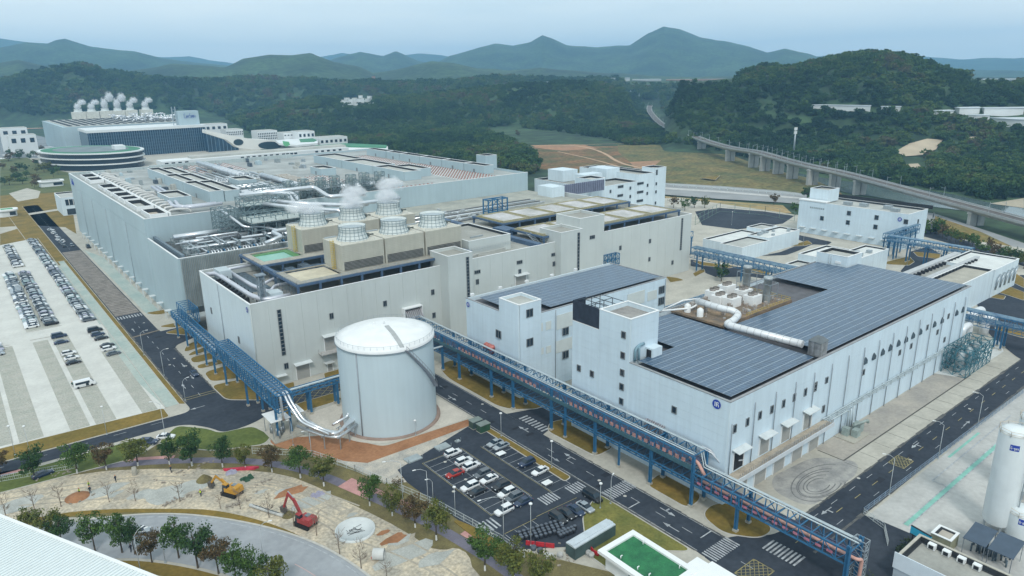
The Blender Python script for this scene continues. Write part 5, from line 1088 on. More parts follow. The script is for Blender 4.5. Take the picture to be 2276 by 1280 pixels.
b=MB(); b.box(x0-.08,x0+10.1,103.8,104.35,35.1,35.25); b.box(x0-.08,x0+.45,104.35,114.1,35.1,35.25); b.box(x0+9.6,x0+10.1,104.35,114.1,35.1,35.25); b.box(x0+.45,x0+9.6,113.6,114.1,35.1,35.25); b.box(x0-.08,x0+.45,114.1,y1,29.8,29.95); b.o('coping',white,t3)
panels(t3,76.2,103.8,.1,24.3,x0,9.2,'x',wp,2.0,th=.05,gap=.03); panels(t3,104.1,113.9,.1,35,x0,9.8,'x',wp,2.0,th=.05,gap=.03); panels(t3,114.1,123.2,.1,29.7,x0,9.1,'x',wp,2.0,th=.05,gap=.03)
panels(t3,x0+.3,x0+9.9,24.3,35,103.9,9.6,'y',wp,2.0,th=.05,gap=.03); panels(t3,118,243.8,.1,24.2,76,8.38,'y',wp,4.03,th=.05,gap=.03)
# dark mesh screen with frame beside the tower
b=MB(); b.box(x0+.05,x0+.15,114.1,123.4,29.95,35.2); b.o('mesh_screen',M('screen_black',(.025,.035,.055),.7,var=.25,scale=.8),t3)
b=MB(); b.box(x0+.15,x0+4.5,123.3,123.4,29.95,35.2); b.o('mesh_screen',MATS['screen_black'],t3); lattice(t3,x0+.3,x0+9.6,114.4,123.2,29.9,34.9,2,.13,False,'screen_frame',M('frame_black',(.05,.07,.09),.6),3,2)
cz=zoomer(1240,640,5.69); bz=zoomer(1560,860,5.69); fz=zoomer(1636,500,3.556)
for p in (cz(270,1012),cz(435,1085),cz(835,592),cz(825,852),cz(818,1070),cz(812,1248),zoomer(1300,840,4.742)(390,92),zoomer(1300,840,4.742)(387,245),zoomer(1300,840,4.742)(945,335)):
    Y_,Z_=YZ(*p,x0); window(t3,Y_,Z_,1.1,1.5,x0-.05,'x',0)
for p in (bz(410,525),bz(570,440),bz(728,357),bz(878,282),bz(1027,208),bz(1163,130),bz(1303,63),bz(1430,5),bz(1530,275)): X_,Z_=XZ(*p,76); window(t3,X_,Z_,.9,1.7,75.95,'y',0)
for p in (fz(712,1225),fz(625,1265),fz(1003,1163),fz(1290,1007),fz(1380,955),fz(1508,808),fz(1588,845),fz(1643,905),fz(1675,720)): X_,Z_=XZ(*p,76); window(t3,X_,Z_,1.0,1.4,75.95,'y',0)
def arch():
    b=MB(); pts=[(-.9,-.9),(.9,-.9),(.75,.1),(.45,.7),(0,1),(-.45,.7),(-.75,.1)]; m=len(pts); b.add([(u,-.3*(v<.5),v) for u,v in pts]+[(u,.02,v) for u,v in pts],[tuple(range(m))]+[(i,i+m,(i+1)%m+m,(i+1)%m) for i in range(m)]); return b
for p in (fz(1018,1070),fz(1085,1035),fz(1155,1000),fz(1215,965),fz(1280,930),fz(1340,900),fz(1395,870),fz(1453,840),fz(1565,780),fz(1625,750),fz(1740,690),fz(1790,665)):
    X_,Z_=XZ(*p,76); shared('hooded_vent',('arch',),arch,M('vent_hood',(.06,.09,.11),.6),t3,(X_,75.9,Z_))
for k in range(16):
    X_=118.6+k*8.15; downpipe(t3,X_,7.2 if X_<158 else 0,22.2-(.6 if k else 3),75.93)
for p,w_,op in ((bz(445,1000),3.6,True),(bz(775,760),3.6,False),(bz(1047,610),3.6,False),(bz(1320,460),3.6,False)):
    X_,_=XZ(*p,76); door(t3,X_,7.4,w_,4.3,75.95,open_=op)
for X_ in (131.5,139.2,147.0,154.6,124): door(t3,X_,0,4.4,4.6,75.95,canopy=False)
b=MB(); b.box(118.4,158.5,73.3,75.9,6.6,7.0); b.o('gallery_slab',M('gallery_tan',(.44,.38,.30),.9,var=.18,scale=.5,fine=.15),t3)
b=MB(); b.box(118.4,158.5,73.05,73.3,6.3,7.3); b.o('gallery_edge',M('edge_white',(.60,.64,.67),.6,var=.05),t3)
for k in range(24):
    x=119.5+k*1.65; b=MB(); b.box(x,x+.12,73.35,73.45,7.0,8.1); b.box(x+.9,x+1.0,73.4,73.5,7,8.1) ; b.o('bollard',M('bollard_grey',(.35,.33,.32),.6,var=.2),t3)
b=MB(); rail(b,[(128,73.6,7.0),(158.5,73.6,7.0)],1.1,1.4,r=.05); b.o('handrail',steel,t3)
b=MB()
for k,z in ((0,7.6),(1,7.0),(2,6.5)): b.tube([(157+k,75.5,z),(243.6,75.5,z)],.16,6,False)
b.tube([(161,75.2,6.2),(170,75.2,6.2),(170,75.2,.5)],.2,6,bend=.6); b.tube([(171.4,75.2,6.2),(171.4,75.2,.5)],.2,6); b.tube([(172.6,75.2,6.4),(172.6,75.2,.5)],.2,6)
for i in range(20): b.box(160+i*4.2,160.3+i*4.2,75.2,75.93,6.2,7.7)
b.o('wall_pipe',M('pale_pipe',(.52,.60,.63),.4),t3)
badge(x0-.08,79.2,22.9,1.05,'x',t3)
b=MB()
for i in range(9): y=92.5+i*.62; b.tube([(x0-.05,y,12.3),(x0-.8,y,12.3),(x0-1.0,y,11.6),(x0-1.2,y,9.8)],.17,6,bend=.4)
b.o('pipe_bundle',MATS['dull_pipe'],t3)
b=MB(); b.tube([(x0+1.5,103.5,24.6),(x0+1.5,103.5,27.5),(x0+3.2,103.6,28.2),(x0+4.8,103.8,28)],.38,8,bend=.8); b.tube([(x0+2.6,103.3,24.6),(x0+2.6,103.3,28)],.3,8); b.o('blue_grey_pipe',M('pipe_bluegrey',(.20,.32,.38),.5),t3)
b=MB(); b.box(x0+5.5,x0+9,101.6,103.85,24.4,27); b.o('roof_hut',wallW,t3); b=MB(); b.box(x0+5.4,x0+5.5,102,103.4,24.4,26.6); b.o('doorway',dark,t3)
arr=cells(120.3,153.6,78.3,101.9)+cells(133,153.6,102.2,119)+cells(158,243,78.3,101.5)+cells(196,243,101.7,123)+cells(158,196,101.7,123,holes=[(158,189,96,124),(186,212,101,106)])
arr=[c for c in arr if not (c[0]>230 and c[1]>110.5)]
arr=[c for c in cells(119.6,153.4,77.2,102.8)+cells(133,153.4,102.76,119.9)+cells(158,243.2,77.2,102.8)+cells(194.5,243.4,102.76,123.3) if not((158<c[0]<207.5 and c[1]>102.2) or (c[0]>235.8 and c[1]>111.4))]
solar('wide field of blue solar panels on the large white hall on the right',arr,24.75)
solar('field of blue solar panels on the roof of the smaller white hall behind the bridge',[c for c in cells(121,180.6,146.8,169.8) if not(c[0]<131.5 and c[1]<156.5)],24.55)
# roof duct with box, and the plant platform in the roof recess
rd=thing('roof_duct','fat white ribbed duct crossing the big solar roof between the panels','duct',(155.6,80,24.5))
path=[(*G(1550,669,27.6),27.6),(*G(1604,686,27.6),27.6),(*G(1628,690,27.4),27.4),(*G(1642,699,26.6),26.6),(*G(1630,713,26.0),26.0),(*G(1612,721,25.8),25.8),(155.8,82,25.8)]
b=MB(); b.tube([(177,117,27.6),(161.5,117,27.6)],.9,14) if 0 else None; b.tube(path,.95,16,bend=2.2); b.o('pipe',M('duct_white',(.74,.76,.77),.35,metal=.2,var=.06),rd)
b=MB(); P_=[Vector(p) for p in path]
for a,c in zip(P_[:-1],P_[1:]):
    n=int((c-a).length/1.8)
    for i in range(n): q=a.lerp(c,(i+.5)/n); dr=(c-a).normalized(); b.tube([q-dr*.05,q+dr*.05],1.02,16,False)
b.o('duct_ring',M('ring_grey',(.45,.47,.49),.5),rd)
b=MB(); b.box(154.1,157.4,76.6,79.7,24.4,28.0); b.o('duct_box',M('box_streaked',(.36,.37,.38),.6,metal=.3,var=.25,scale=.9,streak=.5),rd); b=MB(); b.frus(153.9,157.6,76.4,79.9,28,155,156.5,77.5,78.8,29.0); b.o('box_hood',M('hood_dark',(.14,.16,.17),.6),rd)
pf=thing('plant_platform','rusty roof platform with white fan units and stacks in the big solar roof recess','plant platform',(160,103,23.5))
b=MB(); b.box(155.2,188.5,104.3,122,24.0,24.6); b.box(155.2,188.5,104.0,104.3,23.9,25.1); b.o('deck',M('rust_deck',(.30,.21,.13),.9,var=0,scale=.25,col2=(.15,.13,.11),fine=.2),pf)
for i,(x,y) in enumerate((G(1587,657,25.5),G(1626,673,25.5),G(1652,655,25.5),G(1615,645,25.5),G(1672,668,25.5),G(1600,668,25.5))):
    b=MB(); b.box(x-2.3,x+2.3,y-1.7,y+1.7,24.6,27.3); b.o('fan_unit',white,pf); b=MB(); b.lathe(x-.9,y,[(.9,27.3),(.95,28.0),(.9,28.0)],12,False); b.lathe(x+.9,y,[(.9,27.3),(.95,28.0),(.9,28.0)],12,False); b.o('fan_ring',M('fan_rust',(.26,.24,.22),.7,var=.3,scale=2),pf)
for x,y in (G(1658,641,25),G(1703,668,25)): b=MB(); b.lathe(x,y,[(1.15,24),(1.15,31.5),(1.3,31.5),(1.3,32.3),(.9,32.3)],16,True); b.o('stack',M('stack_grey',(.42,.46,.47),.5,metal=.4,var=.15),pf); lattice(pf,x-2.1,x+2.1,y-2.1,y+2.1,24,30.5,2,.11,False,'stack_frame',steel)
for x,y in (G(1528,690,25),G(1556,700,25)): b=MB(); b.lathe(x,y,[(.9,24.1),(.9,26.6),(.3,27.1)],14,True); b.o('small_tank',white,pf)
b=MB(); rail(b,[(166,104.4,24.6),(188.3,104.4,24.6)],1.1,1.4,r=.07); rail(b,[(188.3,104.4,24.6),(188.3,121.8,24.6)],1.1,1.4,r=.07); b.o('yellow_rail',yellow,pf)
b=MB()
for i in range(70): x=random.uniform(156,187); y=random.uniform(105,121); b.box(x,x+random.uniform(.3,1.4),y,y+random.uniform(.3,1.2),24.6,24.9+random.random()*1.6)
b.o('small_fittings',M('rusty_mix',(.30,.22,.17),.7,var=0,scale=1.5,col2=(.45,.46,.45)),pf,kind='stuff')
b=MB(); b.tube([(150,121,25.8),(158,117,25.8),(160,116,27)],.28,8,bend=.8); b.tube([(153,123,25),(158,120,27.4),(163,118,27.4)],.22,8); b.o('pale_pipe',white,pf)
# ================================================================ W: white office block far right of the hall
tW=thing('office_block','white office block with small window strips and roof boxes, behind the utility building','office building',(297,295,0))
block(tW,297,337,295,348,0,25,wallW,roofc,1.2); block(tW,337.2,352,295,348,0,29,wallW,roofc,1.2,name='wing'); block(tW,352.2,363,295,306,0,31.6,wallW,roofc,1,name='corner_tower'); block(tW,352.2,363,306.2,348,0,28,wallW,roofc,1,name='wing')
block(tW,291,303,291,303,0,31,wallW,roofw,1,name='stair_tower')
b=MB(); b.box(306,322,312,320,24,30); b.o('roof_box',wallW,tW); b=MB(); b.box(328,340,314,330,25,31.5); b.o('roof_box',wallW,tW); b=MB(); b.box(305,318,330,344,24,31); b.o('roof_box',wallW,tW)
for p,w_,h_,mu in ((kz(1648,385),4.6,1.3,3),(kz(1643,487),4.6,1.3,3),(kz(1875,348),5.6,1.3,4),(kz(1872,447),5.6,1.3,4),(kz(1868,547),5.6,1.3,4),(kz(1532,440),1.1,1.7,0),(kz(1760,402),1.1,1.7,0),(kz(1758,498),1.1,1.7,0),(kz(1957,370),1.1,1.7,0),(kz(1953,463),1.1,1.7,0),(kz(2063,222),1.3,3,1),(kz(2057,352),1.1,1.7,0),(kz(2053,445),1.1,1.7,0),(kz(2047,573),1.1,1.7,0)):
    X_,Z_=XZ(*p,294.9)
    if Z_>2: window(tW,X_,Z_,w_,h_,294.9,'y',mu)
strip_window(tW,298,12,20,1.1,290.9,4)
b=MB()
for i in range(24): b.box(262+i*1.5,262.6+i*1.5,286,287,24.8,31)
b.o('fin_screen',M('fin_violet',(.20,.22,.30),.6,var=.15),tW)
b=MB(); b.box(255,264,284,296,24.8,31); b.o('roof_box',wallW,tW)
# ================================================================ right: long white warehouse beyond, and the small ones
tR=thing('warehouse','white three-storey warehouse with few square windows in front of the railway viaduct','warehouse',(381,158,0))
block(tR,381,404,152,212,0,18.4,wallW,roofw,.9); block(tR,386,398,198,209,18,25,wallW,roofc,.8,name='roof_tower')
b=MB(); b.box(380.6,385.5,196,212.4,18.6,19.1); b.o('roof_sheet',white,tR)
panels(tR,152.2,211.8,.1,18.2,381,7.5,'x',wp,4.5,th=.06,gap=.06); panels(tR,381.2,403.8,.1,18.2,152,7.6,'y',wp,4.5,th=.06,gap=.06)
vz=zoomer(1740,390,4.246)
for p in (vz(370,403),vz(625,355),vz(615,443),vz(886,396),vz(875,485),vz(1163,436),vz(1150,528)): Y_,Z_=YZ(*p,381); window(tR,Y_,Z_,1.9,2.2,380.93,'x',0)
for p in (vz(1273,435),vz(1418,375),vz(1400,480)): X_,Z_=XZ(*p,152); window(tR,X_,Z_,1.2,2.4,151.93,'y',0)
for i in range(9): b=MB(); y=154+i*6.6; b.box(379,380.9,y,y+3.2,3.4,3.6); b.o('canopy',MATS['canopy_white'],tR)
for x,y in ((388,186),(390,178),(392,166),(387,160)): b=MB(); b.box(x,x+3,y,y+4,17.6,19.4); b.o('roof_unit',steel,tR)
b=MB(); b.box(404.1,404.6,150,214,18.4,20.4); b.o('roof_rail',dark,tR)
b=MB(); bx=380.88; b.add([(bx,204.5-k*1.1+u,14.6+v) for k in range(8) for u,v in ((0,0),(.8,0),(.8,.9),(0,.9))],[(k*4+3,k*4+2,k*4+1,k*4) for k in range(8)]); b.o('wall_letters',M('letter_grey',(.30,.36,.38),.6),tR)
badge(380.9,156,15.3,1.1,'x',tR)
def small(lab,pts,parts,cat='plant building',grp='low white plant buildings on the right',units=6,um=steel):
    o=thing('plant_building',lab,cat,(parts[0][0],parts[0][2],0),grp)
    for k,(a,c,d,e,z) in enumerate(parts): block(o,a,c,d,e,0,z,wallW,roofw if k%2 else M('roof_pale',(.66,.68,.66),.8,var=.08,scale=.2),.6,name='wall' if k==0 else 'wing')
    a,c,d,e,z=parts[0]
    for i in range(units): x=random.uniform(a+1,c-3); y=random.uniform(d+1,e-3); b=MB(); b.box(x,x+random.uniform(1,2.4),y,y+random.uniform(1,2),z-.6,z+random.uniform(.3,1.2)); b.o('roof_unit',um,o)
    return o
small('low white plant building with several stepped pale roofs beyond the blue bridge',None,[(322,352,194,206,8),(298,322,193,206,7),(302,336,206.2,219,6.5),(336.2,350,206.2,216,8.5)],units=10)
small('low white building with a cage of fans on its roof, behind the big solar roof',None,[(300,337,141,152,9.5),(290,300,150,165,6),(300.2,325,152.2,165,9)],units=8)
o=small('square white stair house standing up behind the solar roof',None,[(296,311,148,149.5,10)],units=0) if 0 else None
sb=thing('stair_house','square white stair house with a low parapet right behind the solar roof','stair house',(246,113,20)); block(sb,236.3,246.5,111.8,123,20,28.2,wallW,roofw,.9); b=MB(); b.box(236.1,236.3,114,116,25.4,26.2); b.o('awning',white,sb)
for i in range(2): b=MB(); b.tube([(236.1,117.5+i*.8,20.5),(236.1,117.5+i*.8,27.8)],.1,5); b.o('ladder_pole',steel,sb)
wb=thing('water_treatment_basin','grey-roofed treatment hall with long gutters and an open basin behind the solar hall','treatment hall',(247,94,0))
block(wb,247,322,93.2,104.5,0,12,wallW,conc,.9); block(wb,322.2,350,93,112,0,11.8,wallW,M('roof_pale',(.66,.68,.66),.8),.5,name='wing')
b=MB(); b.box(247,340,112,114.5,10.8,12.6); b.box(247,340,104.6,106.2,10.8,12.4); b.o('long_gutter',M('gutter_grey',(.48,.50,.51),.7,var=.08,scale=.4),wb)
b=MB(); b.box(247,340,106.3,112,8,10.6); b.o('roof',roofc,wb)
b=MB()
for i in range(26): b.box(249+i*3.4,250+i*3.4,110.6,112,10.6,11.8); b.box(249+i*3.4,250+i*3.4,103.6,104.6,11.4,12.1)
b.o('gutter_bracket',dark,wb)
for i in range(5): b=MB(); b.tube([(326+i*5,92.8,3),(326+i*5,92.4,7),(328+i*5,92.4,9)],.4,8,bend=1); b.o('wall_vent',steel,wb)
# white hooped stacks and the blue-green frame at the end of B3
hs=thing('scrubber_stack','group of tall white looped ducts standing at the far end of the solar hall','scrubber',(250,78,0))
for (pa,pb,pt_,Yh,rr,zl) in ((2149,2172,697,82,1.45,3),(2186,2201,706,79,1.5,2),(2138,2152,724,77.5,1.1,4),(2176,2183,716,84,1.2,0)):
    xa=XZ(pa,740,Yh)[0]; xb=XZ(pb,740,Yh)[0]; zt=XZ(pa,pt_,Yh)[1]-rr; b=MB(); b.tube([(xa,Yh,0),(xa,Yh,zt-1.5),(xa+.3,Yh,zt-.3),((xa+xb)/2,Yh,zt),(xb-.3,Yh,zt-.3),(xb,Yh,zt-1.5),(xb,Yh,zl)],rr,14,bend=1.2); b.o('looped_duct',M('duct_white',(.74,.76,.77),.35),hs)
sk=thing('process_skid','blue-green steel process frame full of pipes at the end of the solar hall','process skid',(238,73,0))
tealm=M('skid_teal',(.05,.16,.20),.6,var=.3,scale=1)
lattice(sk,229,249,68.6,75.4,0,8,3,.17,nx=6,ny=2,mat=tealm); b=MB()
for i in range(90): x=random.uniform(229.5,248); y=random.uniform(69,75); z=random.uniform(0,6.5); b.tube([(x,y,z),(x+random.uniform(-2,2),y+random.uniform(-1,1),z+random.uniform(0,2))],.18,5)
b.o('pipe_knot',tealm,sk,kind='stuff')
for x in (233,239,244): b=MB(); b.lathe(x,72,[(1.3,0),(1.3,6),(.4,7)],12,True); b.o('vessel',M('skid_grey',(.30,.34,.35),.5,metal=.3,var=.3),sk)
sheet('white_slab',[(226,76),(228,71),(236,68.8),(262,68.8),(272,73.5),(256,84),(246,84),(245,76)],.06,M('slab_white',(.60,.62,.60),.8,var=.08,scale=.3))
wu=thing('wall_unit','small grey-green pump unit with hoods on a kerbed pad by the white hall wall','pump unit',(170,72,0))
b=MB(); b.box(165,173,70.5,75.8,.03,.25); b.o('pad',conc,wu); b=MB(); b.box(168,170,71.5,73,.25,2.2); b.box(171,173,72.2,74.2,.25,2.6); b.tube([(169,73,3),(174.5,72,3),(174.5,72,2.2)],.35,8,bend=.5); b.box(167,168.4,73.4,75,.25,2.4); b.o('cabinet',M('unit_green',(.30,.36,.34),.6,var=.2),wu)
# other blue bridges
def bridge(lab,axis,c0,c1,s0,s1,z0,z1,legs,step=2.6,pipe=True):
    o=thing('pipe_bridge',lab,'pipe bridge',((c0,s0,0) if axis=='y' else (s0,c0,0))); truss(o,axis,c0,c1,s0,s1,z0,z1,step,.2); truss(o,axis,c0,c1,s0,s1,z0-2.0,z0-.4,step,.14,name='lower_truss',diag=False)
    for s in legs:
        for c in (c0+.1,c1-.1): leg(o,*((c,s) if axis=='y' else (s,c)),z0,.5)
    b=MB()
    for k in range(5):
        c=c0+.4+(c1-c0-.8)*k/4; p,q=((c,s0,z1+.2),(c,s1,z1+.2)) if axis=='y' else ((s0,c,z1+.2),(s1,c,z1+.2)); b.tube([p,q],.14,5,False)
        p,q=((c,s0,z0+.3),(c,s1,z0+.3)) if axis=='y' else ((s0,c,z0+.3),(s1,c,z0+.3)); b.tube([p,q],.2,5,False)
    b.o('cables',M('cable_mix2',(.12,.20,.32),.6,var=0,scale=.6,col2=(.26,.40,.48)),o); return o
bridge('blue pipe bridge crossing behind both solar halls','y',266.5,271,120,200,8.3,11,[128,138,150,160,172,184,196]); bridge('thin blue pipe bridge between the two solar halls','x',138,141,182,262,7,9.5,[186,196,206,216,226,240]) if 0 else None
bridge('low blue pipe bridge behind the right end of the smaller solar hall','x',148,152,183,212,8,10.5,[186,194,202,210])
bridge('blue pipe bridge at the right edge of the picture beyond the solar hall','y',262,265.5,42,88,8.5,11,[50,52,70,72])
bridge('blue bridge along the white warehouse, far right','x',150,153,357,392,9.5,12,[359,364,372,382,388]); bridge('far blue bridge with a row of legs behind the looped ducts','y',355,358.5,113,150,9.2,11.5,[116,124,132,140,146])
bridge('short blue bridge at the right end of the grey utility building','x',218,224,267,292,9,12,[270,278,284,291])
b=MB(); lattice(tA,208.2,215.5,197.6,199.8,12.6,17.2,2,.2,name='blue_cage',mat=blue,nx=3)
gs=thing('green_roof_shed','small green shed with a white roof beside the plant platform','shed',(235,136,0)); block(gs,216,232,130,141,0,9,M('shed_green',(.30,.44,.36),.6,var=.08),M('roof_pale',(.66,.68,.66),.8),.3)
# ================================================================ gas yard silos, sheds (right)
def silo(lab,x,y,r,h,txt=None,ty=0,base=2.2):
    o=thing('gas_silo',lab,'silo',(x,y,0),'white gas silos'); b=MB(); b.lathe(x,y,[(r*.9,base),(r,base+.7),(r,h-1.2),(r*.96,h-.5),(r*.6,h),(.05,h+.25)],32,False); b.o('shell',M('silo_white',(.74,.79,.80),.35,var=.04,scale=.3,streak=.04),o)
    b=MB()
    for k in range(4): a=k*math.pi/2+.6; b.beam((x+r*.8*math.cos(a),y+r*.8*math.sin(a),0),(x+r*.8*math.cos(a),y+r*.8*math.sin(a),base+.6),.35)
    b.o('skirt',steel,o)
    b=MB(); n=14; pts=[(x+(r+.05)*math.cos(a),y+(r+.05)*math.sin(a)) for a in np.linspace(0,2*math.pi,33)]
    for i in range(32): b.beam((*pts[i],h-.9),(*pts[i+1],h-.9),.04)
    rail(b,[(x+(r+.1)*math.cos(a),y+(r+.1)*math.sin(a),h-1.2) for a in np.linspace(0,2*math.pi,9)],1.2,1.2,r=.05); b.o('top_rail',M('rail_cream',(.60,.50,.36),.6,var=.2,scale=2),o)
    b=MB(); a=-1.7; px_,py_=x+(r+.35)*math.cos(a),y+(r+.35)*math.sin(a); b.tube([(px_,py_,base),(px_,py_,h-1.4)],.12,6); b.o('ladder_pipe',steel,o)
    if ty:
        ca=math.atan2(-y,-x); wd=1.55/r if r>1 else 1
        cols=12; b=MB(); vs_=[]
        for i in range(cols+1):
            a=ca-wd*.5+wd*i/cols+.12; vs_+=[(x+(r+.02)*math.cos(a),y+(r+.02)*math.sin(a),ty-.62),(x+(r+.02)*math.cos(a),y+(r+.02)*math.sin(a),ty+.62)]
        b.add(vs_,[(2*i,2*i+2,2*i+3,2*i+1) for i in range(cols)]); pl_=b.o('sign_plate',logo,o)
        # lettering G-gas from small strokes, wrapped on the shell
        S_={'G':[(.8,.85,.2,1),(.2,1,0,.8),(0,.8,0,.2),(0,.2,.2,0),(.2,0,.8,0),(.8,0,.8,.45),(.8,.45,.5,.45)],'-':[(.2,.45,.7,.45)],'g':[(.7,.6,.15,.6),(.15,.6,.1,.15),(.1,.15,.7,.1),(.7,.6,.7,-.3),(.7,-.3,.15,-.3)],'a':[(.15,.6,.7,.6),(.7,.6,.7,0),(.7,0,.15,0),(.15,0,.15,.35),(.15,.35,.7,.35)],'s':[(.7,.6,.2,.6),(.2,.6,.2,.35),(.2,.35,.7,.3),(.7,.3,.7,0),(.7,0,.15,0)]}
        b=MB(); u=-.62
        for ch in 'G-gas':
            for x1_,z1_,x2_,z2_ in S_[ch]:
                P2=[]
                for uu,zz in ((x1_,z1_),(x2_,z2_)):
                    a=ca+.12+(u+uu*.24)/r; P2.append((x+(r+.05)*math.cos(a),y+(r+.05)*math.sin(a),ty-.25+zz*.5))
                b.beam(P2[0],P2[1],.075,.05)
            u+=.26
        b.o('sign_letters',white,pl_)
    return o
p1=(156.5,38.5)
def hgt(X,Y,py):
    lo,hi=-5,85
    for _ in range(40):
        mid=(lo+hi)/2
        if proj(X,Y,mid)[1]>py: lo=mid
        else: hi=mid
    return lo
sx_,sy_=G(2212,1178); silo('tall white gas silo with a blue G-gas sign, nearest the yard',sx_,sy_,2.75,hgt(sx_,sy_,950),True,hgt(sx_,sy_,950)-3.2)
sx_,sy_=G(2262,1196); silo('short white gas silo with a blue sign at the right edge',sx_,sy_,2.7,hgt(sx_,sy_,1128),True,hgt(sx_,sy_,1128)-1.9,1.0)
sx_,sy_=G(2262,1100); silo('far white gas silo, its top just showing behind the tall one',sx_,sy_,2.5,hgt(sx_,sy_,922),True,hgt(sx_,sy_,922)-2.4)
gh=thing('grey_shed_roofs','two dark grey lean-to roofs over equipment at the foot of the silos','shed',(147,33,0))
for x0_,x1_,y0_,y1_ in ((139.5,145.4,33.3,37.2),(139.5,145.6,28.8,33.0)):
    b=MB(); b.add([(x0_,y0_,3.4),(x0_,y1_,3.4),(x1_,y1_,4.3),(x1_,y0_,4.3),(x0_,y0_,3.5),(x0_,y1_,3.5),(x1_,y1_,4.4),(x1_,y0_,4.4)],[(0,1,2,3),(7,6,5,4),(0,4,5,1),(1,5,6,2),(2,6,7,3),(3,7,4,0)]); b.o('roof_sheet',M('slate_roof',(.07,.10,.14),.6,var=.1),gh)
    for px_ in (x0_+.2,x1_-.2):
        for py_ in (y0_+.2,y1_-.2): b=MB(); b.beam((px_,py_,0),(px_,py_,3.5),.12); b.o('post',steel,gh)
b=MB()
for i in range(30): x=random.uniform(141.5,146); y=random.uniform(29.5,36.5); b.tube([(x,y,0),(x,y,random.uniform(.8,2.6))],.16,6)
b.o('valve_cluster',MATS['clutter_dark'],gh)
bh=thing('brick_hut','small tan-roofed hut with mossy wall between the yard wall and the silos','hut',(138,37,0)); block(bh,137.5,141.5,38.4,42,0,2.8,M('olive_wall',(.30,.30,.20),.8,var=.15),M('hut_roof',(.46,.42,.36),.9,var=.1),.15)
sg=thing('display_board','bright blue display board on two black posts behind the flat-roofed station','sign board',(133,43,0))
b=MB(); b.box(-2.3,2.3,-.12,.12,2.2,4.2); ob=b.o('panel',M('board_cyan',(.05,.42,.62),.3,var=.1,scale=.5),sg,org=None) if 0 else None
q0=G(2000,1175); q1=G(2038,1195)
pA=Vector((134.4,44.6,0)); pB=Vector((133.6,40.6,0))
b=MB(); b.beam(pA+Vector((0,0,3.7)),pB+Vector((0,0,3.7)),.2,1.6); b.o('panel',MATS.get('board_cyan') or M('board_cyan',(.05,.42,.62),.3,var=.1,scale=.5),sg)
b=MB(); b.beam(pA+Vector((0,0,4.55)),pB+Vector((0,0,4.55)),.3,.12); b.beam(pA+Vector((0,0,2.85)),pB+Vector((0,0,2.85)),.3,.12); b.o('panel_frame',dark,sg)
for p in (pA.lerp(pB,.15),pA.lerp(pB,.8)): b=MB(); b.beam(p,p+Vector((0,0,3)),.2); b.o('post',dark,sg)
# flat-roofed station, bottom right
st=thing('flat_roof_station','low station with a grey flat roof, white parapet and four air units, bottom right','station building',(121,40,0))
block(st,121.5,131.6,18,42,0,5.2,M('station_wall',(.42,.50,.56),.6,var=.05),roofc,1.0,coping=concl)
b=MB(); b.box(121.3,121.5,18,42.2,3,6.2); b.o('white_screen',M('screen_white',(.66,.74,.80),.5,var=.05),st)
for i in range(4): b=MB(); y=38.6-i*2.5; b.box(129.8,130.8,y,y+1.3,4.3,5.3); u=b.o('air_unit',white,st); b=MB(); b.lathe(129.7,y+.65,[(.35,4.8)],10,False) if 0 else b.box(129.72,129.8,y+.25,y+1.05,4.45,5.15); b.o('fan_grille',dark,u)
b=MB(); b.box(118.8,121.3,18,42,0,.9); b.o('ledge',M('ledge_green',(.20,.25,.26),.8),st)
hd=thing('hedge','dark low hedge along the station wall','hedge',(128,44,0))
b=MB()
for i in range(420): x=random.uniform(118.6,119.6) if i%2 else random.uniform(130,136); y=random.uniform(30,46) if i%2 else random.uniform(44.2,45.4); z=random.uniform(.1,1.3); s_=.28; b.add([(x+random.uniform(-s_,s_),y+random.uniform(-s_,s_),z+random.uniform(-s_,s_)) for _ in range(3)],[(0,1,2)])
b.o('leaves',M('hedge_leaf',(.05,.075,.03),.8,var=.3,scale=3),hd)
bn=thing('red_banner','red slogan banner with pale lettering along the yard fence','banner',(133,31,0))
b=MB(); b.beam((132.9,36.2,1.6),(132.7,28.6,1.6),.05,.8); b.o('cloth',red,bn)
b=MB()
for i in range(11): y=35.6-i*.62; b.box(132.74,132.77,y-.3,y,1.42,1.8); 
b.o('lettering',M('banner_text',(.70,.55,.50),.6),bn)
b=MB(); b.beam((132.65,28.2,1.6),(132.6,25.6,1.6),.05,.8); tag(b.o('blue_banner',logo),'blue notice panel at the right end of the red banner','banner')
# fences
def fence(lab,pts,h=1.8,step=2.4,m=steel,bars=True,name='fence',r=.06,cat='fence',grp=None):
    o=thing(name,lab,cat,(*pts[0],0),grp); b=MB(); br=MB()
    for p,q in zip(pts[:-1],pts[1:]):
        p=Vector((*p,0));q=Vector((*q,0)); n=max(1,int((q-p).length/step))
        for i in range(n+1): a=p.lerp(q,i/n); b.beam(a,a+Vector((0,0,h)),r*1.5)
        for z in (.2,h*.55,h-.1): br.beam(p+Vector((0,0,z)),q+Vector((0,0,z)),r)
        if bars:
            k=int((q-p).length/.4)
            for i in range(k): a=p.lerp(q,(i+.5)/k); br.beam(a+Vector((0,0,.2)),a+Vector((0,0,h)),r*.5)
    b.o('post',m,o); br.o('rails',m,o); return o
fw_=M('fence_white',(.55,.60,.60),.5,var=.08); fence('blue-grey railing along the gas yard beside the dark road',[(137.8,55.2),(231.6,53.8)],1.5,m=M('fence_blue',(.22,.30,.40),.5)); fence('short white fence section closing the gas yard by the road end',[(137.8,55.2),(135.8,49.9),(131,47)],1.5,m=fw_)
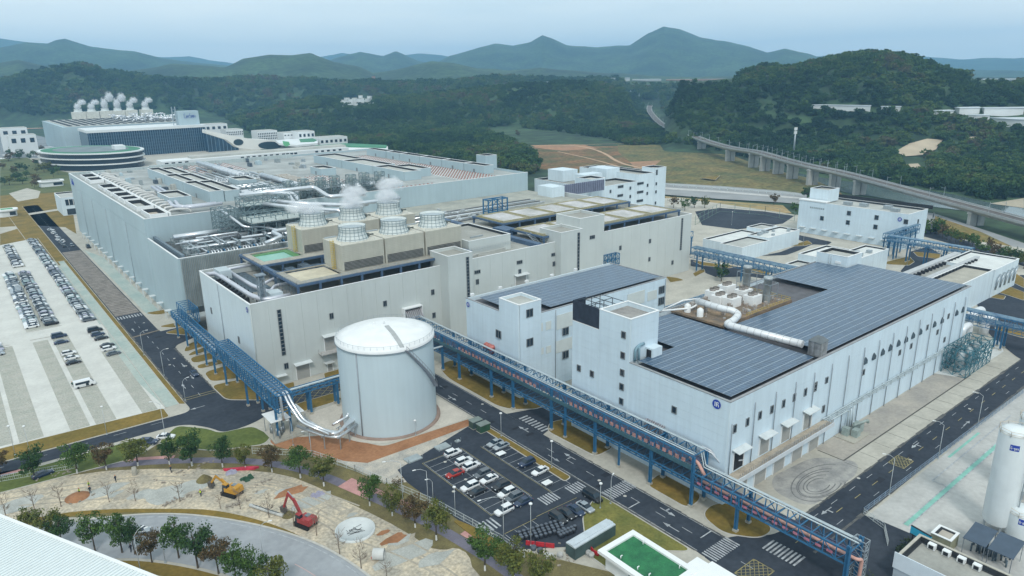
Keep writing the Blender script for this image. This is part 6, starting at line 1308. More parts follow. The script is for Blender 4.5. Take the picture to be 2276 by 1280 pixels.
fence('pale railing between the red soil and the purple cycle path',[(47,164),(58.1,152.9),(63,140),(65.9,129.9),(70.2,114.8),(73.3,97),(73.8,90)],1.8,m=fw_); fence('pale railing along the tree row on the far left',[(-60,199),(-3,189.5),(12,184.8)],1.8,m=fw_)
# guard house with the green roof
gd=thing('guard_house','white guard house with a bright green sunken roof, bottom centre','guard house',(88,70,0))
b=MB(); b.box(83.6,91.6,64.6,77.8,0,3.6); b.o('wall',white,gd)
b=MB(); X0_,X1_,Y0_,Y1_,e=82.4,92.2,63.4,78.8,1.15
b.box(X0_,X1_,Y0_,Y0_+e,3.5,4.15); b.box(X0_,X1_,Y1_-e,Y1_,3.5,4.15); b.box(X0_,X0_+e,Y0_+e,Y1_-e,3.5,4.15); b.box(X1_-e,X1_,Y0_+e,Y1_-e,3.5,4.15); b.box(92.2,95.6,60,66,3.4,3.75) ; b.box(86,96.5,56,63.4,3.4,3.9); b.o('roof_rim',M('rim_white',(.82,.84,.84),.4,var=.03),gd)
b=MB(); b.box(X0_+e,X1_-e,Y0_+e,Y1_-e,3.6,3.8); b.o('green_roof',M('vivid_green',(.03,.20,.075),.6,var=0,scale=.5,col2=(.015,.12,.05),fine=.2),gd)
for x,y in ((84.2,74.6),(84.3,70.6),(84.4,68),(90.6,74.8),(90.4,66)): b=MB(); b.tube([(x,y,3.8),(x,y,4.4),(x+.4,y,4.4)],.12,6); b.o('roof_vent',white,gd)
window(gd,70,1.8,3.4,2,83.55,'x',2); window(gd,86,1.8,1.6,2,64.55,'y',1)
tag(MB().obox((99.2-5.6,67,0),1.3,2.6,.5,.1).o('mailbox_red',red),'flat red crate on the paving by the guard house','crate'); sheet('forecourt',rnd([(92.5,72),(96,72.5),(101,70.8),(100.2,64),(96,54),(84,50),(84,63)],1),.05,concl)
# long low green-edged kiosk with pale roof
kk=thing('site_cabin','long narrow site cabin with a pale rounded roof, beside the tyre and barrel store','cabin',(87,86,0))
ka_=math.atan2(14.3,1.6)
def rb(p,q,wd,z0,z1,b=None):
    b=b or MB(); p=Vector(p);q=Vector(q); d=(q-p).normalized(); n_=Vector((-d.y,d.x))*wd/2; b.prism([tuple(p-n_),tuple(q-n_),tuple(q+n_),tuple(p+n_)],z0,z1,True); return b
cA=G(1268,1213,2.6); cB=G(1358,1160,2.6)
rb(cA,cB,2.6,0,2.5).o('wall',M('cabin_dark',(.06,.10,.10),.6,var=.2),kk); rb(cA,cB,2.5,2.5,2.75).o('roof',M('cabin_roof',(.60,.66,.70),.4,metal=.3,var=.1,scale=.5),kk); rb(cA,cB,1.2,2.75,2.9).o('roof_ridge',M('cabin_roof',(.6,.66,.7)),kk)
# big white roof bottom left corner
wr=thing('white_shed_roof','near white metal roof with raised seams filling the bottom left corner','shed roof',(-12,100,0))
za=26.0; e0=G(8,1150,za); e1=G(330,1290,za-1); e2=(e1[0]-10,e1[1]-20); 
d_=(Vector(e1)-Vector(e0)).normalized(); nrm=Vector((d_.y,-d_.x)); 
if nrm.x>0: nrm=-nrm
A0=Vector(e0)-d_*2; A1=Vector(e1)+d_*14; 
b=MB(); b.add([(A0.x,A0.y,za),(A1.x,A1.y,za),(A1.x+nrm.x*38,A1.y+nrm.y*38,za+1.6),(A0.x+nrm.x*38,A0.y+nrm.y*38,za+1.6),(A0.x,A0.y,za-.5),(A1.x,A1.y,za-.5),(A1.x+nrm.x*38,A1.y+nrm.y*38,za+1.1),(A0.x+nrm.x*38,A0.y+nrm.y*38,za+1.1)],[(3,2,1,0),(4,5,6,7),(0,1,5,4),(1,2,6,5),(2,3,7,6),(3,0,4,7)]); b.o('roof_sheet',M('shed_white',(.74,.80,.80),.4,var=.03,scale=.5,streak=.03),wr)
Lg=(A1-A0).length; nn=int(Lg/.62)
for i in range(nn):
    p=A0+d_*(i+.5)*.62
    shared('roof_seam',('seam',),lambda:MB().beam((0,0,.03),(nrm.x*37.9,nrm.y*37.9,1.63),.11,.1),M('seam_grey',(.58,.64,.65),.4,var=0),wr,(p.x,p.y,za))
b=MB(); b.beam((A0.x,A0.y,za),(A1.x,A1.y,za),.5,.35); b.o('eave',white,wr)
b=MB(); q=[A0,A1,A1+nrm*38,A0+nrm*38]; b.prism([tuple(v+nrm*.6) if i<2 else tuple(v) for i,v in enumerate(q)],0,za-.6); b.o('wall',wallW,wr)
# ================================================================ vehicles
def loft(b,st,n=4):
    """st: (x, halfwidth_low, halfwidth_high, z0, z1) sections"""
    vs_=[]
    for x,w0,w1,z0,z1 in st:
        hh=z1-z0; vs_+=[(x,-w0*.92,z0),(x,-w0,z0+hh*.3),(x,-w0*.99,z0+hh*.75),(x,-w1*.86,z1),(x,w1*.86,z1),(x,w0*.99,z0+hh*.75),(x,w0,z0+hh*.3),(x,w0*.92,z0)]
    fs=[]
    for i in range(len(st)-1):
        for k in range(8): fs.append((i*8+k,i*8+(k+1)%8,(i+1)*8+(k+1)%8,(i+1)*8+k))
    m=(len(st)-1)*8; fs+=[tuple(range(7,-1,-1)),tuple(m+k for k in range(8))]
    b.add(vs_,[tuple(reversed(f)) for f in fs]); return b
PAINT={'white':(.80,.82,.83),'silver':(.42,.46,.49),'black':(.012,.014,.018),'grey':(.11,.13,.15),'dark blue':(.02,.04,.09),'red':(.40,.03,.02),'pale teal':(.28,.40,.40),'pale violet':(.38,.37,.48)}
PM={k:M('car_paint_'+k.replace(' ','_'),v,.28,metal=.1 if k!='silver' else .5,var=0,coat=.6) for k,v in PAINT.items()}
def lights():
    b=MB(); return b
def car(kind,col,label,x,y,rz,group,cat='car',name='parked_car',full=True):
    o=thing(name,label,cat,(x,y,0),group)
    kk_=(kind,col)
    def body():
        b=MB()
        if kind=='sedan': loft(b,[(-2.3,.72,.66,.35,.72),(-2.15,.86,.80,.25,.90),(-1.3,.90,.84,.22,.96),(0,.91,.86,.22,.95),(1.1,.91,.84,.22,.92),(1.95,.87,.78,.24,.80),(2.3,.70,.62,.32,.62)])
        elif kind=='suv': loft(b,[(-2.25,.78,.72,.38,.95),(-2.12,.90,.84,.28,1.08),(-1,.93,.88,.26,1.08),(.9,.93,.86,.26,1.05),(1.9,.90,.80,.28,.95),(2.28,.74,.66,.36,.74)])
        else: loft(b,[(-2.5,.86,.84,.35,1.2),(-2.4,.93,.9,.3,1.3),(1.3,.93,.9,.3,1.25),(2.1,.9,.8,.3,1.05),(2.5,.8,.7,.36,.8)])
        return b
    def cabin():
        b=MB()
        if kind=='sedan': b.frus(-1.75,1.15,-.80,.80,.93,-1.05,.35,-.62,.62,1.40)
        elif kind=='suv': b.frus(-2.05,1.15,-.83,.83,1.05,-1.75,.45,-.68,.68,1.66)
        else: b.frus(-2.4,1.6,-.88,.88,1.22,-2.2,.9,-.78,.78,1.95)
        return b
    def roof():
        b=MB()
        if kind=='sedan': b.frus(-1.08,.38,-.63,.63,1.38,-.98,.22,-.56,.56,1.45)
        elif kind=='suv': b.frus(-1.78,.45,-.70,.70,1.63,-1.65,.3,-.62,.62,1.71)
        else: b.frus(-2.25,.9,-.8,.8,1.93,-2.1,.7,-.7,.7,2.02)
        for s in (-1,1):
            h0,h1=(.93,1.40) if kind=='sedan' else (1.05,1.65) if kind=='suv' else (1.22,1.95)
            t0=.81 if kind=='sedan' else .84 if kind=='suv' else .89; t1=.64 if kind=='sedan' else .70 if kind=='suv' else .79
            for xa,xb in ((-.28,-.24),): b.beam((xa,s*t0,h0),(xb,s*t1,h1),.09,.06)
        return b
    shared('body',('cb',)+kk_,body,PM[col],o,(x,y,0)); shared('window_glass',('cw',kind),cabin,glass,o,(x,y,0)); shared('roof',('cr',)+kk_,roof,PM[col],o,(x,y,0))
    if full:
        for wx in (-1.4,1.42):
            for wy in (-.86,.86):
                def wh(): b=MB(); b.tube([(0,-.11,0),(0,.11,0)],.33,12); b.mi=1; b.tube([(0,-.13,0),(0,.13,0)],.19,8); return b
                shared('wheel',('wh',),wh,[rubber,steel],o,(x+wx,y+wy,.33))
        for wy in (-.62,.62): shared('headlight',('hl',kind),lambda:MB().box(-.09,.05,-.16,.16,-.07,.06),M('lamp_glass',(.7,.72,.74),.15),o,(x+2.16,y+wy,.68 if kind=='sedan' else .84))
        for wy in (-.66,.66): shared('taillight',('tl',),lambda:MB().box(-.05,.06,-.13,.13,-.07,.07),M('tail_red',(.30,.01,.01),.3),o,(x-2.2,y+wy,.78 if kind=='sedan' else .95))
    else:
        for wx in (-1.4,1.42): shared('axle_wheels',('aw',),lambda:MB().tube([(0,-.9,0),(0,.9,0)],.32,8),rubber,o,(x+wx,y,.32))
    o.rotation_euler=(0,0,rz); return o
z5=zoomer(840,840,4.742); z6=zoomer(840,1010,4.742); z3_=zoomer(380,840,4.742); z4_=zoomer(380,1010,4.742); z8=zoomer(1300,1010,4.742)
gcp='cars in the car park below the tank'
for p,kd_,col,lab,fl in ((z5(790,785),'suv','white','white estate car alone at the back of the middle bays, nearest the tank',0),(z5(905,872),'suv','white','white boxy car just left of another white car in the second bay',0),(z5(985,922),'suv','white','white hatchback close beside the boxy white car, towards the lane',0),
  (z5(812,1000),'sedan','red','bright red saloon, the only red car in the car park',math.pi),(z5(1100,1008),'suv','grey','grey car with a dark roof, right behind a white saloon',math.pi),(z5(1170,1058),'sedan','white','white saloon in front of the grey dark-roofed car',math.pi),(z5(970,1140),'suv','white','white car with green-tinted windscreen beside a black saloon',math.pi),(z5(1045,1190),'sedan','black','long black saloon parked beside the white car in the middle bays',math.pi),
  (z6(1300,330),'suv','black','black car alone in the right-hand middle bays, above a white car',math.pi),(z6(1360,400),'suv','white','white car between the lone black car and a blue-grey one',math.pi),(z6(1432,448),'suv','grey','blue-grey car squeezed between a white and a dark car',math.pi),(z6(1530,490),'sedan','dark blue','dark blue-grey saloon in the last right-hand bay',math.pi),(z6(1330,582),'suv','white','white car with a dark sunroof in the last bay, nearest the crossing',math.pi),
  (z5(1235,680),'sedan','silver','silver saloon at the top of the right-hand row of bays',math.pi),(z5(1300,712),'sedan','silver','silver saloon with green-tinted glass, second in the right-hand row',math.pi),(z5(1570,888),'suv','dark blue','dark blue car with a black roof in the middle of the right-hand row',math.pi),(z5(1710,972),'sedan','white','white saloon near the lower end of the right-hand row',math.pi)):
    X_,Y_=G(*p,.7); car(kd_,col,lab,X_,Y_,fl+random.uniform(-.03,.03),gcp)
for p,kd_,col,lab in ((z6(1900,668),'suv','black','black car next to the stacks of black barrels'),(z6(1990,615),'sedan','black','black car with a red strip, second in the lower row'),(z6(2085,580),'sedan','dark blue','dark saloon between the black car and the silver one'),(z6(2185,545),'sedan','silver','silver saloon in the lower row beside the black van'),(z6(2262,440),'van','black','black van at the end of the lower row by the exit')):
    X_,Y_=G(*p,.7); car(kd_,col,lab,X_,Y_,math.pi/2*(1 if kd_!='van' else 1)+math.pi,'lower row of parked cars by the exit')
for p,kd_,col,lab,rz in (((432,829),'sedan','dark blue','dark blue car driving on the side road beside the grass islands',-math.pi/2),((330,981),'suv','dark blue','dark teal car half hidden by a tree at the road edge',-.6),((368,969),'sedan','white','white car on the paving beside the dark teal car',-.6),((95,1052),'sedan','dark blue','dark car in the shade under the leftmost trees on the path',.2),
   ((308,1178),'sedan','silver','pale car on the curved road behind the bottom-left trees',-.5),((160,545),'suv','grey','grey vehicle alone on the rough paved lane',-math.pi/2),((196,548),'van','black','dark vehicle with a loader beside the long hall wall',-math.pi/2)):
    X_,Y_=G(*p,.7); car(kd_,col,lab,X_,Y_,rz,None)
# long rows on the left
cols_=['white','silver','black','grey','white','dark blue','white','silver','grey','black','pale teal','pale violet','silver']
WORD={'white':'white','silver':'silver','black':'black','grey':'dark grey','dark blue':'dark blue','pale teal':'pale teal','pale violet':'pale violet'}
def row(x,y0,y1,rowname,flip,gap=2.5,skip=.03):
    y=y0; seq=[]
    while y<y1:
        if random.random()>skip: seq.append((y,random.choice(cols_)))
        y+=gap
    n=len(seq)
    for i,(y,c) in enumerate(seq):
        a=WORD[seq[i-1][1]] if i else None; b_=WORD[seq[i+1][1]] if i<n-1 else None
        where='near end of' if i<n*.12 else 'near half of' if i<n*.5 else 'far part of' if i<n*.88 else 'far end of'
        nb=f'between {a} and {b_} ones' if a and b_ else (f'beside a {b_ or a} one')
        car(random.choice(('sedan','suv')),c,f'{WORD[c]} car {nb}, {where} {rowname}'.replace('near half of','nearer half,').replace('far part of','farther half,').replace('near end of','near end,').replace('far end of','far end,'),x+random.uniform(-.25,.25),y,flip+random.uniform(-.03,.03),'cars parked in '+rowname,full=False).scale=(1.07,1.07,1.05)
row(33.6,307.5,496,'long roadside row',0); row(21.6,312,412,'double row, right file',0); row(15.6,313,412,'double row, left file',math.pi)
row(21,427,486,'short far row',0); row(10.5,428,470,'far left row',math.pi) ; row(2.5,287,300,'clipped left row',0)
for p,kd_,col,lab in (((131,746),'van','dark blue','dark van in front of another dark car, on the empty near bays'),((136,759),'sedan','dark blue','dark blue saloon beside the dark van on the near bays'),((153,784),'suv','white','topmost of the two white cars standing together on the near bays'),((159,794),'sedan','white','white saloon below the other white car on the near bays'),((163,804),'sedan','black','black saloon below the two white cars'),
   ((211,733),'van','black','black van at the top of the trio by the side road'),((217,742),'suv','dark blue','dark blue car in the middle of the trio by the side road'),((225,750),'sedan','black','black saloon at the bottom of the trio by the side road'),((238,766),'sedan','black','dark car at the top of the lower trio'),((242,774),'suv','white','white car in the middle of the lower trio'),((252,784),'sedan','grey','dark grey saloon at the bottom of the lower trio')):
    X_,Y_=G(*p,.7); car(kd_,col,lab,X_,Y_,random.uniform(-.04,.04),'scattered cars on the near bays')
X_,Y_=G(188,852,1); vn=thing('minibus','white minibus with an open side door on the empty bays','minibus',(X_,Y_,0))
b=MB(); loft(b,[(-2.9,.9,.86,.4,2.2),(-2.8,.98,.92,.35,2.35),(1.6,.98,.92,.35,2.35),(2.4,.96,.82,.35,1.5),(2.9,.9,.7,.4,1.0)]); k=MB(); k.v=[(x+X_,y+Y_,z) for x,y,z in b.v]; k.f=b.f;k.m=b.m;k.sm=b.sm; k.o('body',PM['white'],vn)
b=MB(); b.box(X_-2.5,X_+1.3,Y_-1.0,Y_-.93,1.3,2.0); b.box(X_+.2,X_+1.0,Y_-1.02,Y_-.9,.5,2.0); b.frus(X_+1.62,X_+2.45,Y_-.85,Y_+.85,1.45,X_+1.6,X_+1.75,Y_-.75,Y_+.75,2.25); b.o('window_glass',glass,vn)
for wx in (-1.9,1.8): b=MB(); b.tube([(X_+wx,Y_-.99,.36),(X_+wx,Y_+.99,.36)],.36,10); b.o('wheel',rubber,vn)
# buses far right
for i,(p,lab) in enumerate((((2176,590),'leftmost of the three dark buses with white roofs'),((2200,590),'middle bus, the longest looking of the three with white roofs'),((2231,604),'rightmost of the three dark buses with white roofs'))):
    X_,Y_=G(*p,1.5); bu=thing('bus',lab,'bus',(X_,Y_,0),'three buses parked in a row')
    b=MB(); b.obox((X_,Y_,.5),10.5,2.5,2.0,.15); b.o('body',M('bus_teal',(.05,.12,.14),.4,var=.1),bu); b=MB(); b.obox((X_,Y_,2.5),10.4,2.45,.55,.15); b.o('roof',white,bu); b=MB(); b.obox((X_,Y_,1.4),10.56,2.56,.8,.15); b.o('window_glass',glass,bu)
    b=MB(); 
    for w_ in (-3.4,3.2): b.tube([(X_+w_*math.cos(.15)-1.2*-math.sin(.15)*-1,Y_+w_*math.sin(.15)-1.25,.5),(X_+w_*math.cos(.15),Y_+w_*math.sin(.15)+1.25,.5)],.5,10)
    b.o('wheel',rubber,bu)
# barrels
gl=[]
for r_ in range(4):
    for k in range(10):
        gl.append((z6(1490+k*47+r_*14,835-k*14+r_*32-(8 if r_>1 else 0)),r_,k))
proto=None
for (p,r_,k) in gl:
    if r_==3 and k<3: continue
    X_,Y_=G(*p,.4)
    if proto is None:
        proto=thing('barrel','black barrel in the tightly packed block beside the parked black car','barrel',(X_,Y_,0),'packed black barrels'); b=MB(); b.lathe(X_,Y_,[(.42,0),(.46,.3),(.42,.45),(.46,.6),(.42,.9)],12); b.o('drum',M('barrel_black',(.03,.035,.045),.45,var=.3,scale=3),proto); b=MB(); b.lathe(X_,Y_,[(.33,.9),(.33,.95)],12); b.o('lid',M('barrel_lid',(.10,.12,.15),.4),proto)
    else: dup(proto,(X_,Y_,0))
for i in range(11):
    X_,Y_=G(*z6(1905+(i%6)*34+(i//6)*20,840-(i%6)*14+(i//6)*24),.4); dup(proto,(X_,Y_,0),label='black barrel in the loose pile beside the long cabin',group='loose black barrels by the cabin')
for i,p in enumerate((z6(1640,985),z6(1710,1015),z6(1780,1065),z6(1825,1070),z6(1920,1060),z6(2180,1010),z6(2220,1040),z6(2250,1060))):
    X_,Y_=G(*p,.4); o=thing('wrapped_bale',['dark bale left of the red barrier','dark blue bale next to the red barrier','grey-white bale in front of the cabin','pale bale beside the grey-white one','grey drum at the cabin end','grey box behind the second red barrier','grey box beside the guard house','pale box nearest the guard house'][i],'bale',(X_,Y_,0)); b=MB(); b.lathe(X_,Y_,[(.55,0),(.62,.3),(.6,.75),(.45,.9)],10); b.o('bale',M('bale_dark',(.10,.12,.14),.7,var=.3) if i<2 else M('bale_pale',(.42,.42,.40),.8,var=.2),o); b=MB(); b.lathe(X_,Y_,[(.63,.38),(.63,.44)],10,False); b.o('strap',dark,o)
for nm_,pts_,lb in (('water_barrier',[z6(1560,950),z6(1870,985)],'red plastic barrier in front of the barrels'),('water_barrier',[z6(2200,960),z6(2276,1050),z8(150,1080)],'red plastic barrier running from the cabin to the guard house')):
    g_=[G(*p) for p in pts_]; o=thing(nm_,lb,'barrier',(*g_[0],0),'red barriers')
    for a,c in zip(g_[:-1],g_[1:]):
        a=Vector(a);c=Vector(c); n=max(1,int((c-a).length/1.6))
        for i in range(n):
            p=a.lerp(c,i/n); q=a.lerp(c,(i+.9)/n); rb(p,q,.4,0,.5).o('barrier_block',red,o); rb(p,q,.2,.5,.95).o('barrier_top',red,o)
for p,lb in ((z5(1295,790),'white flat platform trolley beside the two silver saloons'),(z5(1782,1098),'white flat platform trolley at the lower end of the right-hand row'),):
    X_,Y_=G(*p,.9); o=thing('trolley',lb,'trolley',(X_,Y_,0)); b=MB(); b.box(X_-1.1,X_+1.1,Y_-.8,Y_+.8,.8,.9); b.o('platform',white,o)
    for dx in (-1,1):
        for dy in (-.7,.7): b=MB(); b.beam((X_+dx,Y_+dy,0),(X_+dx,Y_+dy,.8),.08); b.o('leg',steel,o)
for (p0,p1,lb,m_) in ((z5(990,460),z5(1070,440),'black and green electrical cabinet at the corner of the tank apron, left one',MATS['cabin_dark']),(z5(1070,500),z5(1150,480),'dark green electrical cabinet beside the other, nearer the road',M('cabinet_green',(.03,.09,.05),.5,var=.2))):
    X_,Y_=G((p0[0]+p1[0])/2,(p0[1]+p1[1])/2+8,.8); o=thing('electrical_cabinet',lb,'electrical cabinet',(X_,Y_,0)); b=MB(); b.box(X_-1.5,X_+1.5,Y_-1,Y_+1,.15,2.1); b.o('case',m_,o); b=MB(); b.box(X_-1.65,X_+1.65,Y_-1.15,Y_+1.15,2.1,2.25); b.o('lid',M('cab_lid',(.20,.24,.22),.6),o); b=MB(); b.box(X_-1.6,X_+1.6,Y_-1.1,Y_+1.1,0,.15); b.o('plinth',conc,o); b=MB(); b.box(X_-1.52,X_-1.5,Y_-.8,Y_-.1,.3,1.9); b.box(X_-1.52,X_-1.5,Y_+.1,Y_+.8,.3,1.9); b.o('door',M('cab_door',(.06,.10,.07),.5),o)
for p,sx,sy,lb in ((z5(680,725),3.6,2.6,'flat grey steel plate with posts lying by the car park edge'),(z5(370,850),4.0,2.6,'flat pale steel plate lying at the car park corner'),(z5(840,665),1.3,1,'small grey hatch plate at the car park edge')):
    X_,Y_=G(*p,.2); o=thing('steel_plate',lb,'steel plate',(X_,Y_,0)); b=MB(); b.box(X_-sx/2,X_+sx/2,Y_-sy/2,Y_+sy/2,.03,.35); b.o('plate',M('plate_grey',(.40,.45,.46),.5,metal=.3,var=.15),o); b=MB(); b.beam((X_-sx/2,Y_-sy/2,.3),(X_-sx/2,Y_-sy/2,1.2),.1); b.beam((X_+sx/2,Y_-sy/2,.3),(X_+sx/2,Y_-sy/2,1.2),.1); b.o('post',steel,o)
# ================================================================ excavators
def excavator(lab,p,rz,col,boom,stick_z,grp=None):
    X_,Y_=G(*p,1); o=thing('excavator',lab,'excavator',(X_,Y_,0)); ob=[]
    def T(b,name,m): 
        b.v=[(x+X_,y+Y_,z) for x,y,z in b.v]; return b.o(name,m,o)
    for s in (-1,1): T(MB().prism([(x,z) for x,z in ()] or [(-2,s*1.15-.3),(2,s*1.15-.3),(2,s*1.15+.3),(-2,s*1.15+.3)],.05,.9),'track',rubber)
    T(MB().box(-.9,.9,-.85,.85,.5,1.1),'undercarriage',dark)
    b=MB(); b.box(-2.3,1.0,-1.25,1.25,1.1,2.1); b.frus(-2.5,-1.0,-1.25,1.25,1.2,-2.3,-1.1,-1.15,1.15,2.45); T(b,'body',col)
    b=MB(); b.box(-.95,.1,-1.1,-.1,2.1,2.35); T(b,'engine_hatch',M('hatch_grey',(.20,.24,.27),.5))
    T(MB().frus(.1,1.6,.25,1.25,1.1,.25,1.35,.35,1.2,2.9),'cab',glass); T(MB().box(.15,1.4,.3,1.25,2.88,3.0),'cab_roof',col)
    b=MB(); bp_=[(1.0,-.2,1.6),(2.8,-.2,boom*.8),(4.4,-.2,boom)]; 
    for a,c in zip(bp_[:-1],bp_[1:]): b.beam(a,c,.45,.6)
    T(b,'boom',col)
    tip=(6.2,-.2,stick_z); b=MB(); b.beam((4.3,-.2,boom+.15),tip,.35,.42); T(b,'stick',col)
    b=MB(); b.beam((1.6,-.2,1.4),(2.9,-.2,boom*.75),.16); b.beam((2.9,-.2,boom*.9),(4.4,-.2,boom+.5),.16); T(b,'ram',steel)
    T(MB().frus(tip[0]-.5,tip[0]+.5,-.75,.35,tip[2]-1.0,tip[0]-.2,tip[0]+.7,-.75,.35,tip[2]+.2),'bucket',M('bucket_dark',(.10,.09,.08),.7))
    o.rotation_euler=(0,0,rz); return o
excavator('orange-yellow excavator with its arm lowered on the sandy building site',(515,1090),math.radians(118),M('excavator_yellow',(.55,.28,.03),.45,var=.1),3.6,1.4)
excavator('dark red excavator with its arm raised beside the concrete pipes',(678,1158),math.radians(112),M('excavator_red',(.36,.05,.05),.45,var=.1),6.2,2.2)
# ================================================================ things on the building site
rg=thing('concrete_ring','round white-floored concrete basin sunk in the sand','basin',(52.3,119,0)); b=MB(); b.lathe(52.4,119.0,[(4.1,0),(4.1,.5),(3.85,.5),(3.85,.1),(.05,.1)],40,False); b.o('basin',M('basin_white',(.62,.66,.66),.8,var=.08,scale=.3),rg); b=MB(); 
for i in range(14): a=random.random()*6.28; b.beam((52.4+random.uniform(-2,2),119+random.uniform(-1.5,1.5),.2),(52.4+random.uniform(-2,2),119+random.uniform(-1.5,1.5),.25),.05)
b.o('rebar',dark,rg)
X_,Y_=G(842,1234,.8); pc=thing('concrete_pipe','large short concrete pipe lying on its side near the basin, red rags inside','concrete pipe',(X_,Y_,0)); b=MB(); dv=Vector((.75,-.66,0)).normalized(); c0_=Vector((X_,Y_,1.1)); b.tube([c0_-dv*1.1,c0_+dv*1.1],1.1,20,False); b.tube([c0_+dv*1.1,c0_-dv*1.1],.92,20,False); b.o('pipe',M('pipe_pale',(.56,.57,.55),.85,var=.08),pc); b=MB(); b.obox((c0_-dv*.9)+Vector((0,0,-.9)),.9,.9,.4,.6); b.o('red_rag',red,pc)
for i in range(9):
    p=z4_(870+i*34,548+i*11); X_,Y_=G(*p,.3); o=tag(MB().tube([(X_-.5,Y_+.9,.4),(X_+.5,Y_-.9,.4)],.38,10).o('concrete_pipe',M('pipe_pale',(.5,.5,.5))),'small grey concrete pipe in the row beside the red excavator' if i else 'white concrete pipe at the upper end of the pipe row','concrete pipe','row of small concrete pipes')
for p,sx,sy,m_,lb in ((z4_(800,250),2.2,1.6,'cabinet_green','dark green tarpaulin heap behind the yellow excavator'),(z4_(1540,420),2.6,.9,'car_paint_pale_violet','lilac plastic sheeting lying on the sand'),(z4_(640,185),2.2,.8,'car_paint_pale_violet','white and lilac bags beside the red fabric')):
    X_,Y_=G(*p,.3); b=MB()
    for i in range(10): q=(X_+random.uniform(-sx,sx)/2,Y_+random.uniform(-sy,sy)/2); b.frus(q[0]-.6,q[0]+.6,q[1]-.5,q[1]+.5,0,q[0]-.3,q[0]+.3,q[1]-.25,q[1]+.25,random.uniform(.3,.8))
    tag(b.o('tarpaulin',MATS[m_]),lb,'tarpaulin')
X_,Y_=G(533,1040); b=MB(); b.prism([(X_-3.4,Y_+1.6),(X_-1.5,Y_+.4),(X_+2,Y_-1.6),(X_+3.6,Y_-3),(X_+2.2,Y_-3.1),(X_-.5,Y_-1.2),(X_-3.3,Y_+.8)],0,.5); tag(b.o('red_fabric',M('fabric_red',(.55,.04,.08),.7,var=.25,scale=1)),'bright red fabric spread on the verge under a small tree','fabric')
b=MB()
for i in range(160):
    p=random.choice(((z4_(980,310),2.6,1.2),(z4_(200,160),5,1),(z4_(80,480),4,.8),(z4_(650,540),3,.5),((170,1110),2,1),((150,1050),8,1.0),((1290,1215),4,2),((1260,1235),5,1.4)))
    X_,Y_=G(*p[0]); x=X_+random.gauss(0,p[1]*.6); y=Y_+random.gauss(0,p[2]*.8); s_=random.uniform(.12,.4); b.obox((x,y,0),s_*2.2,s_,s_*.7,random.random()*3)
b.o('rubble',M('rubble_mix',(.42,.38,.32),.9,var=0,scale=2,col2=(.20,.17,.14)),kind='stuff')
for p,r_,h_,m_,lb in (((300,1055),1.0,2.0,conc,'short pale concrete column standing in the sand'),((172,1105),2.6,1.0,soil,'small orange soil heap beside the workers'),(z4_(350,270),1.8,1.4,MATS['brown_verge'],'brown earth heap in front of the yellow excavator'),(z4_(1240,640),1.5,1.0,MATS['brown_verge'],'brown earth heap under the red excavator arm')):
    X_,Y_=G(*p); b=MB(); b.lathe(X_,Y_,[(r_*.62 if h_==2.0 else r_,0),(r_*.6,h_*.55),(r_*.5 if h_==2.0 else r_*.15,h_)],14); tag(b.o('concrete_column' if h_==2.0 else 'soil_heap',m_),lb,'column' if h_==2.0 else 'soil heap')
# people
def person(lab,p,top,bottom,rz=0,pose=0):
    X_,Y_=G(*p); o=thing('person',lab,'person',(X_,Y_,0))
    me=bpy.data.meshes.new('body'); J=[(0,0,.95),(0,0,1.2),(0,.02,1.45),(0,.02,1.55),(0,.03,1.68),(.18,.02,1.42),(.30,.05,1.15),(.34,.16,.92),(-.18,.02,1.42),(-.30,.05,1.15),(-.34,.12,.92),(.10,0,.9),(.13,.10*pose+.02,.5),(.13,.12*pose-.02,.06),(.13,.2,.04),(-.10,0,.9),(-.13,-.1*pose+.02,.5),(-.13,-.25*pose,.06),(-.13,.15,.04)]
    Ed=[(0,1),(1,2),(2,3),(3,4),(2,5),(5,6),(6,7),(2,8),(8,9),(9,10),(0,11),(11,12),(12,13),(13,14),(0,15),(15,16),(16,17),(17,18)]
    me.from_pydata(J,Ed,[]); ob=bpy.data.objects.new('body',me); C.objects.link(ob); ob.parent=o
    sk_=ob.modifiers.new('s','SKIN'); lay=me.skin_vertices[0].data if me.skin_vertices else None
    if lay is None: me.skin_vertices.new() if hasattr(me.skin_vertices,'new') else None; lay=me.skin_vertices[0].data if len(me.skin_vertices) else None
    RR_=[.15,.16,.17,.06,.10,.08,.06,.045,.08,.06,.045,.11,.08,.055,.05,.11,.08,.055,.05]
    if lay: 
        for v,r_ in zip(lay,RR_): v.radius=(r_,r_)
        lay[0].use_root=True
    ob.modifiers.new('u','SUBSURF').levels=1; ob.modifiers['u'].render_levels=1
    for m_ in (bottom,): me.materials.append(m_)
    b=MB(); b.lathe(X_,Y_+.02,[(.15,.98),(.21,1.1),(.22,1.35),(.16,1.48),(.07,1.5)],10); b.o('vest',top,o)
    b=MB(); b.lathe(X_,Y_+.03,[(.13,1.72),(.12,1.80),(.05,1.86)],10); b.o('helmet',M('helmet_orange',(.6,.2,.05),.4),o); o.rotation_euler=(0,0,rz); return o
vy=M('hi_vis',(.60,.75,.05),.6,var=0); dk=M('work_dark',(.03,.035,.05),.8,var=0)
for lab,p,t_ in (('worker in a yellow-green vest standing left of the yellow excavator',(447,1103),vy),('worker in dark clothes crossing the sand in the middle left',(258,1071),dk),('worker in dark clothes near the top edge of the sand',(381,1050),dk),('worker in a yellow vest bent beside the orange soil heap',(178,1100),vy),('worker in black beside the one in the yellow vest',(201,1096),dk),('person walking under the bottom-left trees',(292,1226),dk),('person beside the back of the white minibus',(162,860),M('work_green',(.03,.10,.05),.8)),('person in a yellow vest on top of the sand by the soil heap',(199,1085),vy)): person(lab,p,t_,dk,random.random()*6,random.choice((0,1)))
